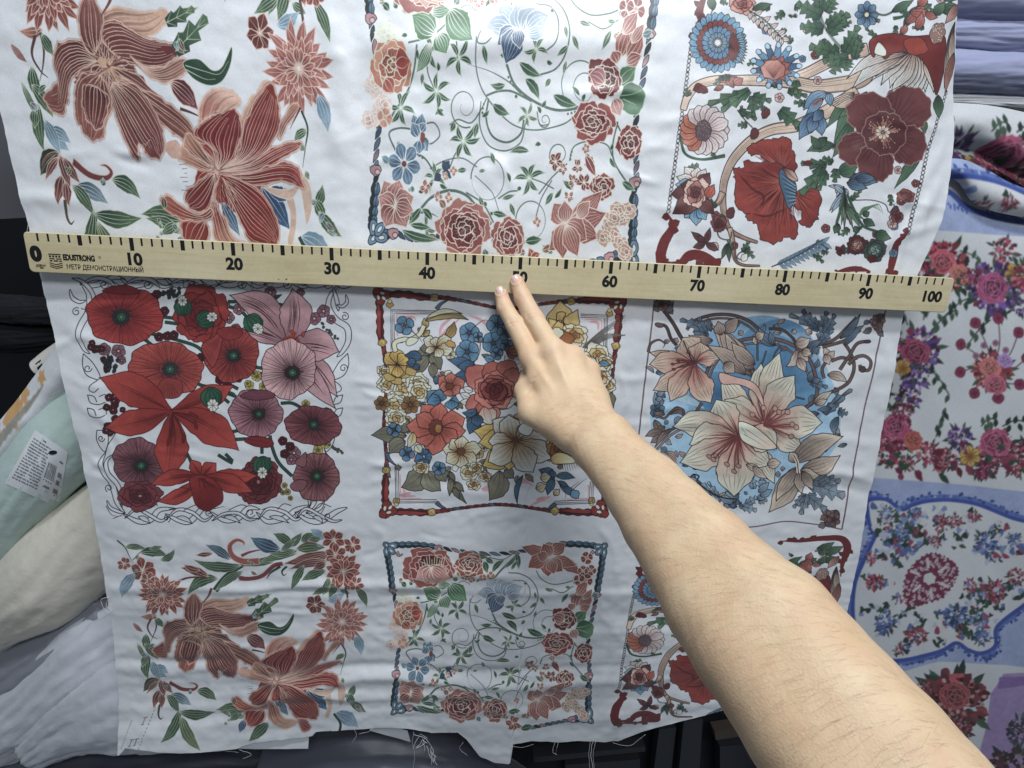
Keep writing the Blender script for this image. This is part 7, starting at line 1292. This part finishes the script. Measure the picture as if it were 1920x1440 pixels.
def box(name, a, b, mat, label=None, cat=None, kind=None, bev=.0):
    (x0, y0, z0), (x1, y1, z1) = a, b
    bm = bmesh.new(); bmesh.ops.create_cube(bm, size=1)
    for v in bm.verts: v.co = W(((x0+x1)/2+v.co.x*(x1-x0), (y0+y1)/2+v.co.y*(y1-y0), (z0+z1)/2+v.co.z*(z1-z0)))
    if bev: bmesh.ops.bevel(bm, geom=bm.edges[:], offset=bev*CM, segments=2, affect='EDGES')
    me = bpy.data.meshes.new(name); bm.to_mesh(me); bm.free(); me.materials.append(mat); o = bpy.data.objects.new(name, me); COL.objects.link(o)
    if kind: o['kind'] = kind
    if label: tag(o, label, cat)
    return o
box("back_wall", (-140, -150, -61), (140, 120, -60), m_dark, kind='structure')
def ray_px(ob, x, y):
    """where the sight line through a photograph pixel meets an object (cm), or None"""
    o = W(CPOS); d = (W(atd(x, y, 10))-o).normalized(); dg = bpy.context.evaluated_depsgraph_get(); mi = ob.matrix_world.inverted()
    ok, p, n, i = ob.ray_cast(mi@o, mi.to_3x3()@d, depsgraph=dg)
    if not ok: return None
    p = ob.matrix_world@p; return np.array([p.x/CM, p.z/CM, -p.y/CM])
def decal(name, ob, quad, mat, nx=8, ny=8, off=.06):
    q = np.array(quad, float); G = []
    for i in range(nx):
        for j in range(ny):
            u, v = i/(nx-1), j/(ny-1); p = (q[0]*(1-u)+q[1]*u)*(1-v)+(q[3]*(1-u)+q[2]*u)*v; h = ray_px(ob, *p)
            if h is None: h = G[-1] if G else at(*p, -4)
            G.append(h+(CPOS-h)/np.linalg.norm(CPOS-h)*off)
    return mesh_obj(name, np.array(G), grid_faces(nx, ny), mat, ob)
# ---- left: dark rack, rolls and folded cloth
def prism(name, px, z, th, mat, **k):
    F = [at(x, y, z) for x, y in px]; B = [p-np.array([0, 0, th]) for p in F]; n = len(px)
    ob = mesh_obj(name, F+B, [list(range(n))[::-1], list(range(n, 2*n))]+[[i, (i+1) % n, n+(i+1) % n, n+i] for i in range(n)], mat, smooth=False)
    if k: tag(ob, k['label'], k['cat'])
    return ob
prism("partition_panel", [(-220, 90), (110, 90), (110, 405), (-220, 422)], -15, 2, m_grey, label="grey partition panel in the dark beside the top of the printed cloth", cat="panel")
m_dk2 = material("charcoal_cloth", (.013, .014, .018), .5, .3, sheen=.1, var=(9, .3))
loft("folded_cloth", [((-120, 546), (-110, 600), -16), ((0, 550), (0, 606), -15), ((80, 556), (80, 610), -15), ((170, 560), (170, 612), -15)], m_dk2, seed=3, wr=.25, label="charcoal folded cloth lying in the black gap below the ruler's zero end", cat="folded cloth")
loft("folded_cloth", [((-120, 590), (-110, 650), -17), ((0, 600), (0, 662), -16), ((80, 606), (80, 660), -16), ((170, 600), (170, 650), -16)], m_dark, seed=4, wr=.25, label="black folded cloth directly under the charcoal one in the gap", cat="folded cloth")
tb = loft("cardboard_tube", [((60, 676), (84, 706), -10), ((90, 652), (118, 684), -11), ((150, 612), (184, 640), -13)], m_card, nseg=24, wr=0, seed=1, flat=.9, label="end of a pale cardboard tube poking out beside the poppy panel", cat="tube")
decal("tube_mouth", tb, [(66, 682), (76, 674), (84, 692), (74, 702)], m_dark, 3, 3, .03)
def print_small(name, fn, z, x0, y0, x1, y1, res, blur):
    pr = Print(x0, y0, x1, y1, res, (1.0 if z == -9 else .89)); a = Art(0, 0, 1.0, 21); a.z = z; fn(a); a.paint(pr); return pr, pr.image(name, .04, blur)  # right-hand print is darkened evenly: its shade is put into the colour
def orange_print(a):
    for (x, y, R) in ((40, 760, 34), (15, 745, 20), (62, 735, 18), (100, 700, 14), (-40, 800, 40), (20, 800, 14)): a.blob(x, y, R, R*.7, .6, (206, 160, 92), 20, .25, 5)
    for k in range(10): a.line([(0+k*9, 870-k*12), (30+k*9, 800-k*10)], 3, (150, 150, 146))
_o = [at(-200, 1000, -9), at(300, 560, -9)]
prO, imgO = print_small("orange_print", orange_print, -9, _o[0][0], _o[0][1], _o[1][0], _o[1][1], 14, 2)
m_orange = material("white_orange_cloth", (.7, .7, .7), .75, .2, sheen=.2, img=imgO)
uvO = lambda P: np.stack([(P[:, 0]-prO.x0)/(prO.x1-prO.x0), (P[:, 1]-prO.y0)/(prO.y1-prO.y0)], 1)
drape("draped_cloth", ([(-60, 850), (0, 788), (56, 715), (104, 652), (170, 590)], [(-20, 1000), (20, 905), (75, 850), (135, 790), (220, 720)]), lambda u, v: -6.0-4.0*(1-math.sin(math.pi*min(1, v+.15))), m_orange, 50, 30, .35, 2, "white cloth with orange patches thrown over the mint roll", "cloth", uvO)
mint = loft("fabric_roll", [((-130, 965), (-30, 1140), -9), ((-10, 872), (56, 1020), -8.5), ((70, 775), (140, 925), -8.5), ((170, 690), (250, 830), -10)], m_mint, seed=5, wr=.22, label="mint green roll of cloth with a white paper label stuck on it", cat="fabric roll")
m_paper = material("label_paper", (.70, .71, .73), .35, .4, var=(30, .05))
LQ = np.array([(66, 806), (127, 848), (110, 952), (9, 906)], float)
decal("paper_label", mint, LQ, m_paper, 10, 10, .10)
def lq(u, v): return (LQ[0]*(1-u)+LQ[1]*u)*(1-v)+(LQ[3]*(1-u)+LQ[2]*u)*v
rr = random.Random(3)
def label_print():
    L = []
    for k in range(15):
        v = .12+k*.052; u0 = .06; u = u0
        while u < .52: w = rr.uniform(.03, .12); L.append((u, v, min(.55, u+w), v+.020)); u += w+.018
    u = .60
    while u < .80: w = rr.choice([.008, .014, .02]); L.append((u, .34, u+w, .62)); u += w+rr.choice([.010, .016])
    for k in range(4): L.append((.60+.05*k, .65, .63+.05*k, .675))
    L += [(.86, .42, .94, .50), (.86, .56, .93, .64), (.84, .22, .93, .25), (.62, .74, .76, .78), (.62, .82, .9, .84), (.30, .06, .38, .085), (.84, .72, .93, .80)]
    V = []; F = []
    for a, b, c, d in L:
        pts = [ray_px(mint, *lq(*t)) for t in ((a, b), (c, b), (c, d), (a, d))]
        if any(p is None for p in pts): continue
        F.append([len(V)+i for i in (3, 2, 1, 0)]); V += [p+(CPOS-p)/np.linalg.norm(CPOS-p)*.16 for p in pts]
    mesh_obj("label_print", V, F, material("faded_label_ink", (.20, .20, .22), .5, .2), mint, smooth=False)
    P = [ray_px(mint, *lq(.62+.19*math.cos(t)*.55+.05*math.sin(t)*.4, .16+.03*math.sin(t)-.05*math.cos(t))) for t in np.linspace(0, 6.28, 14, endpoint=False)]
    mesh_obj("ink_blot", [p+(CPOS-p)/np.linalg.norm(CPOS-p)*.17 for p in P], [list(range(14))[::-1]], m_ink, mint, smooth=False)
label_print()
loft("fabric_roll", [((-130, 1100), (-90, 1320), -10), ((-20, 1045), (20, 1215), -9), ((60, 985), (130, 1165), -8), ((135, 925), (215, 1100), -9), ((230, 860), (310, 1030), -10)], m_cream, seed=6, wr=.30, flat=.7, label="cream roll of cloth lying under the mint roll", cat="fabric roll")
loft("fabric_bundle", [((-110, 1245), (-60, 1400), -11), ((0, 1200), (50, 1330), -10), ((90, 1150), (160, 1270), -9), ((180, 1085), (270, 1200), -10)], m_mid, seed=7, wr=.6, flat=.6, label="mid grey bundle of cloth squeezed under the cream roll", cat="fabric bundle")
loft("fabric_bundle", [((-90, 1330), (-20, 1450), -8), ((20, 1270), (90, 1400), -8), ((120, 1180), (210, 1330), -7), ((230, 1120), (320, 1270), -8)], m_pale, seed=8, wr=.7, flat=.6, label="pale grey bundle of cloth with long slanting creases", cat="fabric bundle")
loft("fabric_bundle", [((30, 1360), (80, 1440), -6), ((100, 1290), (170, 1408), -5), ((200, 1230), (262, 1405), -4.5), ((290, 1200), (370, 1398), -5)], m_pale, seed=9, wr=.45, flat=.5, label="pale grey cloth end tucked behind the lower left corner of the printed cloth", cat="fabric bundle")
loft("fabric_bundle", [((-120, 1400), (-80, 1480), -6), ((0, 1330), (30, 1400), -7), ((60, 1300), (90, 1350), -8), ((120, 1250), (150, 1300), -9)], m_slate, seed=14, wr=.5, flat=.6, label="dark slate strip filling the crease among grey bundles", cat="fabric bundle")  # dark strip laid along the crevice between the bundles
loft("fabric_roll", [((-120, 1400), (-120, 1560), -9), ((60, 1402), (60, 1560), -8), ((240, 1408), (240, 1570), -8), ((420, 1412), (430, 1570), -8), ((600, 1420), (610, 1570), -9)], m_slate, seed=10, wr=.6, flat=.7, label="dark slate roll of cloth below the lower left hem", cat="fabric roll")
loft("fabric_roll", [((500, 1385), (470, 1540), -8), ((640, 1366), (640, 1530), -7), ((780, 1370), (790, 1540), -7), ((890, 1400), (910, 1560), -7), ((1010, 1470), (1010, 1600), -8)], material("blue_grey_cloth", (.085, .09, .115), .4, .5, sheen=.2, var=(8, .15)), seed=11, wr=.4, flat=.6, label="blue grey glossy roll of cloth below the middle of the hem", cat="fabric roll")
drape("cloth_scrap", ([(690, 1358), (725, 1360), (764, 1370)], [(694, 1370), (730, 1380), (770, 1392)]), lambda u, v: -2.2, m_white, 20, 8, .15, 5, "small white scrap of cloth lying on the blue grey roll", "scrap")
def fringe():
    V = []; F = []; r = random.Random(8)
    parts = []
    for k in range(16):
        x, y = 788+r.uniform(-4, 10)+k*1.6, 1376+k*3.2; e = (x+r.uniform(-22, 16), y+r.uniform(6, 26)); P = np.array([at(*p, -.9) for p in ((x, y), ((x+e[0])/2+r.uniform(-3, 3), (y+e[1])/2), e)]); parts.append(tube(catmull(P, 4), .05, 4))
    V, F = merge(parts); tag(mesh_obj("thread_tuft", V, F, m_thread), "feathery tuft of white frayed threads hanging below the hem", "thread tuft")
fringe()
# ---- below right: dark crate and bars
m_bar = material("dark_metal", (.030, .032, .040), .45, .5, var=(5, .2)); m_crate = material("dark_crate", (.013, .014, .018), .6, .3, var=(5, .25))
cr = empty("dark_rack", at(1250, 1420, -14)); tag(cr, "black slatted rack standing in shadow below the right part of the hem", "rack")
for q, z, th, m, n in (([(900, 1395), (1480, 1310), (1500, 1520), (900, 1520)], -16, 2, m_crate, "back_board"), ([(1236, 1368), (1268, 1364), (1250, 1520), (1216, 1520)], -12, 2, m_bar, "post"), ([(1282, 1352), (1318, 1348), (1306, 1520), (1266, 1520)], -11, 2, m_bar, "post"), ([(1340, 1372), (1470, 1352), (1476, 1368), (1342, 1388)], -11, 2, material("brown_rail", (.09, .07, .055), .6, .3), "rail"), ([(1350, 1400), (1480, 1390), (1480, 1520), (1350, 1520)], -12, 2, m_bar, "drawer_front"), ([(1000, 1420), (1210, 1400), (1210, 1409), (1000, 1430)], -12, 2, m_bar, "rail"), ([(1060, 1434), (1200, 1424), (1200, 1530), (1060, 1530)], -13, 1.5, m_bar, "drawer_front")):
    under(prism(n, q, z, th, m), cr)
# ---- right: another printed cloth and a folded stack
RZF = -5.0
def right_print(a):
    r = a.r; LB, DB, LV = (152, 172, 226), (58, 92, 188), (160, 138, 204); G = [(52, 86, 72), (76, 110, 92), (40, 64, 58)]
    def posy(x, y, R, cols, n=26, gn=14):
        R = R*1.12; n = int(n*2.6); gn = int(gn*1.7); cols = [tuple(np.array(c)*f) for c in cols for f in (.72, .92, 1.1)]
        for k in range(gn): t = r.uniform(0, 6.28); q = R*r.uniform(.5, 1.35); a.leaf((x+math.cos(t)*q*.5, y+math.sin(t)*q*.5), (x+math.cos(t)*q, y+math.sin(t)*q), R*.10, r.choice(G), None, 0, None, 0, 0)
        for k in range(n):
            t = r.uniform(0, 6.28); q = R*math.sqrt(r.random())*.85; c = np.array(r.choice(cols))*r.uniform(.8, 1.15); a.blob(x+math.cos(t)*q, y+math.sin(t)*q, R*r.uniform(.09, .20), R*r.uniform(.07, .15), t, tuple(np.clip(c, 0, 255)), 14, .14, 4)
        for k in range(n//2): t = r.uniform(0, 6.28); q = R*math.sqrt(r.random())*.8; c = np.array(r.choice(cols)); a.blob(x+math.cos(t)*q, y+math.sin(t)*q, R*.07, R*.05, t, tuple(np.clip(c*.4+130, 0, 225)) if k % 2 else tuple(c*.5), 8, .1, 3)
    def rose(x, y, R, c):
        c = np.array(c)*.9; R = R*1.02; a.ruffle(x, y, R, R*.92, r.random(), [tuple(np.clip(c*1.15+14, 0, 235)), tuple(c), tuple(c*.75), tuple(c*.5)], tuple(np.clip(c*1.0+60, 0, 225)), 6, 4, .9)
    def sprig(x0, y0, x1, y1, n=6, s=9):
        a.line([(x0, y0), ((x0+x1)/2, (y0+y1)/2-6), (x1, y1)], 2, G[0])
        for k in range(1, n+1): t = k/n; x, y = x0+(x1-x0)*t, y0+(y1-y0)*t; a.leaf((x, y), (x+r.uniform(-s, s), y+(-1)**k*s*1.9), 4.6, r.choice(G), None, 0, None, 0, 0)
    MG, PU, RD_, YE = (150, 46, 98), (112, 76, 168), (176, 58, 74), (214, 178, 84); P1, P2 = [(176, 66, 104), (150, 44, 84), (196, 96, 120)], [(112, 76, 168), (140, 106, 190), (92, 60, 150)]
    # top frame of the neighbour panel
    a.fill([(1700, 345), (1780, 362), (1860, 408), (2000, 440), (2000, 480), (1700, 420)], LB); a.fill([(1730, 300), (1785, 356), (1830, 390), (1920, 410), (2000, 415), (2000, 250), (1730, 250)], (205, 212, 228))
    a.line([(1740, 380), (1785, 358), (1830, 390), (1920, 412), (2000, 416)], 9, DB, 0)
    for k in range(60): a.blob(1745+k*3.6+r.uniform(-3, 3), 392-(k < 10)*(30-abs(k-10)*2)+k*.55+r.uniform(-6, 6)-12, 3, 3, 0, (70, 104, 200), 8, .2, 3)
    a.fill([(1640, 420), (1760, 432), (1900, 442), (2000, 446), (2000, 470), (1640, 470)], (214, 218, 228))
    # bouquets of the white panel
    posy(1775, 500, 46, [(176, 58, 84), (196, 92, 110), (150, 40, 70)], 30); rose(1768, 492, 26, (182, 66, 92)); rose(1800, 515, 20, (190, 92, 84)); posy(1730, 520, 28, [MG, (120, 30, 70)], 16); sprig(1800, 470, 1850, 500); sprig(1790, 530, 1840, 560)
    posy(1868, 540, 50, P2+[(168, 60, 120)], 30); rose(1866, 540, 30, (156, 56, 116)); a.five(1908, 512, 20, YE, (180, 120, 50), (150, 110, 50), 5, .4, 1.2, .34, (150, 90, 40)); posy(1920, 570, 26, P2, 12); posy(1960, 520, 50, P1, 20); posy(1890, 470, 26, P1, 14); sprig(1830, 555, 1770, 590); sprig(1860, 600, 1820, 640)
    posy(1722, 655, 42, [(132, 38, 84), (156, 60, 110)]+P2, 30); rose(1716, 660, 27, (138, 40, 84)); a.five(1692, 690, 17, YE, (190, 130, 50), (150, 110, 50), 5, .4, 1.2, .36, (150, 90, 40)); posy(1720, 705, 26, P2, 16); sprig(1745, 620, 1790, 580, 7); sprig(1740, 690, 1780, 740, 6); sprig(1700, 610, 1680, 560); sprig(1690, 730, 1670, 780); sprig(1730, 600, 1740, 540, 6)
    for k in range(9): t = k*.7; x, y = 1862+math.cos(t)*66, 672+math.sin(t)*76; a.line([(1862, 690), (1862+math.cos(t+.2)*36, 685+math.sin(t+.2)*40), (x, y)], 1.8, (120, 70, 96)); a.five(x, y, 11, (150, 52, 96), None, (110, 36, 74), 4, t, .8, .6, (150, 60, 90), 1, .18, 0); a.five((x+1862)/2, (y+690)/2, 6, (180, 130, 170), None, (120, 70, 110), 4, t, .8, .6, (150, 60, 90), 1, .18, 0)
    posy(1862, 695, 36, [(190, 80, 100), (170, 60, 80), (200, 110, 110)], 28); rose(1858, 690, 20, (192, 88, 88)); rose(1868, 722, 20, (170, 70, 104)); rose(1886, 676, 14, (140, 104, 190)); 
    posy(1680, 815, 38, [MG, (170, 60, 100)], 28); rose(1678, 800, 24, (156, 52, 102)); rose(1712, 826, 18, (160, 62, 54)); posy(1665, 855, 22, P1, 14)
    for (x, y, R, c) in ((1740, 850, 22, P1), (1775, 862, 22, P1), (1800, 822, 24, P2), (1835, 870, 26, [MG, (176, 60, 100)]), (1870, 838, 36, [(150, 50, 100), (176, 80, 124)]), (1905, 870, 24, P1), (1700, 870, 16, P1), (1955, 840, 40, P2), (1765, 870, 16, P1)): posy(x, y, R, c, 22)
    rose(1868, 830, 28, (160, 60, 108)); a.five(1820, 856, 21, (218, 184, 96), (196, 140, 60), (150, 110, 50), 6, .4, 1.2, .34, (160, 90, 40)); sprig(1755, 820, 1770, 772, 6); sprig(1840, 800, 1870, 786, 6); sprig(1880, 800, 1925, 790, 6); sprig(1660, 770, 1670, 720, 6)
    for k in range(44):
        x = r.uniform(1655, 1990); y = 862+r.uniform(-26, 26); c = r.choice([(130, 36, 80), (120, 30, 60), (150, 60, 96), (52, 86, 72), (60, 90, 74)]); a.leaf((x, y), (x+r.uniform(-26, 26), y+r.uniform(-20, 24)), 6, c, None, 0, None, 0, 0)
    for (x, y, R, c) in ((1735, 560, 20, [MG, (120, 30, 60)]), (1668, 640, 24, P1), (1700, 740, 26, [(120, 34, 70)]+P2), (1690, 770, 20, [MG]), (1930, 520, 30, P1), (1820, 520, 16, [MG]), (1850, 880, 20, [MG]), (1925, 850, 26, P1)): posy(x, y, R, c, 18, 14)
    # blue scalloped panel
    a.fill([(1560, 888), (1640, 895), (1760, 905), (2000, 930), (2000, 1262), (1880, 1246), (1760, 1240), (1690, 1262), (1520, 1250), (1540, 1000)], LB)
    edge = [(1628, 938), (1660, 936), (1690, 955), (1712, 946), (1760, 938), (1830, 946), (1900, 972), (1990, 1000), (1985, 1120), (1940, 1122), (1900, 1150), (1868, 1178), (1866, 1210), (1840, 1224), (1815, 1218), (1792, 1205), (1760, 1222), (1680, 1240), (1620, 1220), (1600, 1160), (1604, 1090), (1628, 1030), (1640, 1000), (1630, 985), (1626, 960)]
    c0 = np.array([1770, 1080]); E = np.array(edge, float); O = c0+(E-c0)*1.075; a.fill(catmull(O, 5, True), (88, 118, 206))
    OO = catmull(O, 9, True)
    for p in OO: a.blob(p[0]+r.uniform(-4, 4), p[1]+r.uniform(-4, 4), r.uniform(2, 4.5), r.uniform(2, 4), 0, r.choice([(60, 90, 190), (150, 172, 228), (44, 70, 160)]), 8, .2, 3)
    a.shape(edge, (206, 210, 222), (52, 86, 190), 5, None, 6)
    for k in range(620):
        t = r.uniform(0, 6.28); q = r.uniform(.42, .96); i = int(t/6.283*len(E)) % len(E); p = c0+(E[i]-c0)*q*.94+np.array([r.uniform(-10, 10), r.uniform(-10, 10)])
        if np.hypot((p[0]-1746)/62, (p[1]-1088)/62) < 1: continue
        c = r.choice([(84, 116, 190), (120, 150, 210), (52, 84, 72), (64, 96, 80), (46, 72, 64), (168, 62, 104), (196, 200, 214), (176, 186, 216)]); a.blob(p[0], p[1], r.uniform(4, 9), r.uniform(3, 6.5), r.random()*3, c, 10, .3, 3)
    for (x, y, R, c) in ((1765, 982, 17, P1), (1795, 978, 13, P1), (1830, 970, 12, P1), (1690, 1000, 16, [(84, 116, 200), (130, 160, 220)]), (1712, 965, 12, [(96, 126, 200), (140, 166, 220)]), (1850, 1020, 22, [(70, 104, 196), (100, 134, 214)]), (1640, 1090, 18, P1), (1632, 1045, 12, P1), (1660, 1165, 22, [(66, 98, 196), (110, 140, 216)]), (1720, 1192, 18, P1), (1790, 1155, 22, [(66, 98, 196), (110, 140, 216)]), (1868, 1108, 22, P1), (1820, 1100, 14, P1), (1900, 1010, 14, [(84, 116, 200)]), (1755, 1015, 12, P1), (1688, 1218, 11, P1), (1840, 1195, 14, [(84, 116, 200)]), (1660, 960, 13, [(96, 126, 200), (140, 166, 220)]), (1905, 1080, 16, P1)): posy(x, y, R*1.0, c, 16, 9)
    MD, ML = (128, 36, 82), (206, 192, 210); c = np.array([1744, 1086]); egg = catmull([(1738, 1040), (1770, 1044), (1796, 1066), (1790, 1092), (1768, 1120), (1730, 1134), (1704, 1136), (1696, 1110), (1704, 1070)], 8, True); a.fill(egg, (136, 44, 94))
    for p in egg[::2]: a.blob(p[0], p[1], 2.8, 2.8, 0, MD, 8, 0)
    for k in range(170):
        p = egg[(k*37) % len(egg)]; f = .34+.60*((k*53) % 100)/100; e = c+(p-c)*f; u = (p-c)/np.hypot(*(p-c)); v = np.array([-u[1], u[0]])*(1 if k % 2 else -1); a.line([e, e+u*3+v*3, e+u*6+v*1, e+u*4-v*2], 1.5, ML if k % 5 < 2 else MD, 0)
    for k in range(6): t = k*1.047+.4; u = np.array([math.cos(t), math.sin(t)]); a.line([c+u*20, c+u*40], 3.6, ML)
    a.blob(c[0], c[1], 12, 12, 0, (206, 204, 216), 20, .10, 6, MD, 1.2)
    # below
    a.fill([(1880, 1262), (2000, 1262), (2000, 1600), (1790, 1600), (1850, 1360), (1856, 1300)], LV); a.fill([(1872, 1268), (2000, 1270), (2000, 1280), (1868, 1290)], (136, 104, 186))
    posy(1792, 1318, 62, [(150, 54, 70), (120, 40, 58), (176, 76, 90)], 46, 24); rose(1790, 1305, 28, (150, 56, 66)); posy(1800, 1368, 24, P1, 18); posy(1735, 1290, 16, P1, 10); posy(1912, 1370, 26, [(80, 60, 90), (60, 70, 110)], 16); posy(1895, 1440, 40, [(90, 40, 60)], 20); posy(1800, 1440, 40, [(130, 40, 70), (110, 36, 56)], 26); posy(1760, 1400, 24, [(130, 40, 70)], 14)
_a, _b2 = at(1440, 1620, RZF), at(2120, 140, RZF)
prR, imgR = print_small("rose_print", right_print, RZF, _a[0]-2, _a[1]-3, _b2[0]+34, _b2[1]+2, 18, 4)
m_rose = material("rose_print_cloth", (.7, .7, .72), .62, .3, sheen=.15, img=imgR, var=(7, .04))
uvR = lambda P: np.stack([(P[:, 0]-prR.x0)/(prR.x1-prR.x0), (P[:, 1]-prR.y0)/(prR.y1-prR.y0)], 1)
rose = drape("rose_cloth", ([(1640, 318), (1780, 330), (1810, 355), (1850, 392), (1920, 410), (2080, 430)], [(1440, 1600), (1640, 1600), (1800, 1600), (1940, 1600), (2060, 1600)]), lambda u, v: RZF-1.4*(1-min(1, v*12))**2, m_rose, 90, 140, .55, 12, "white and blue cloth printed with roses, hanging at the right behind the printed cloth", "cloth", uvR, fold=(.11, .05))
def uv_from(a, b, k=1.0):
    A, B = at(*a, RZF), at(*b, RZF)
    return lambda P: np.stack([((P[:, 0]-A[0])*k+B[0]-prR.x0)/(prR.x1-prR.x0), ((P[:, 1]-A[1])*k+B[1]-prR.y0)/(prR.y1-prR.y0)], 1)
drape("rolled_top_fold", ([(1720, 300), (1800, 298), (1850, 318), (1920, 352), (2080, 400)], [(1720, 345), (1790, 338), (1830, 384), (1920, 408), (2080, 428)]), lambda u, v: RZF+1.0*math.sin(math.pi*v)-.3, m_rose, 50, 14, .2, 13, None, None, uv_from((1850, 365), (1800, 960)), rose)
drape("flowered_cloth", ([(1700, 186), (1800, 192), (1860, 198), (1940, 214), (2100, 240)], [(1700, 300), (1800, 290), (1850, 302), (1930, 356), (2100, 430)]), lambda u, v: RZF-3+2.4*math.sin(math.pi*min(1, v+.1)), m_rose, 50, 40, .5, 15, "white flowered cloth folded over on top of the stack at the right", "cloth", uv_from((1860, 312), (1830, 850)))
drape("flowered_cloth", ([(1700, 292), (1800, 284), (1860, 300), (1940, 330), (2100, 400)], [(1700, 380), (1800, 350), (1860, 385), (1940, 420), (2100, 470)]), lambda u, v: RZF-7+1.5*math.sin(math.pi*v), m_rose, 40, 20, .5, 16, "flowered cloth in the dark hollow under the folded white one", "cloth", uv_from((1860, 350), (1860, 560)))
STK = [(-60, 42, m_lav, "topmost lavender cloth of the folded stack at the upper right"), (36, 98, m_lav, "second lavender cloth of the folded stack, with a soft rounded edge"), (94, 178, m_lav, "thick lavender cloth third in the folded stack"), (174, 204, m_white, "thin white cloth at the bottom of the folded stack")]
for k, (ya, yb, m, lab) in enumerate(STK):
    loft("folded_cloth", [((1690, ya-6), (1688, yb-2), -12), ((1800, ya), (1798, yb), -11.5), ((1900, ya+4), (1898, yb+5), -11.5), ((2000, ya+10), (1998, yb+12), -12), ((2120, ya+16), (2118, yb+20), -12)], m, seed=20+k, wr=.18, flat=1.0, label=lab, cat="folded cloth")['group'] = "folded cloths stacked at the upper right"
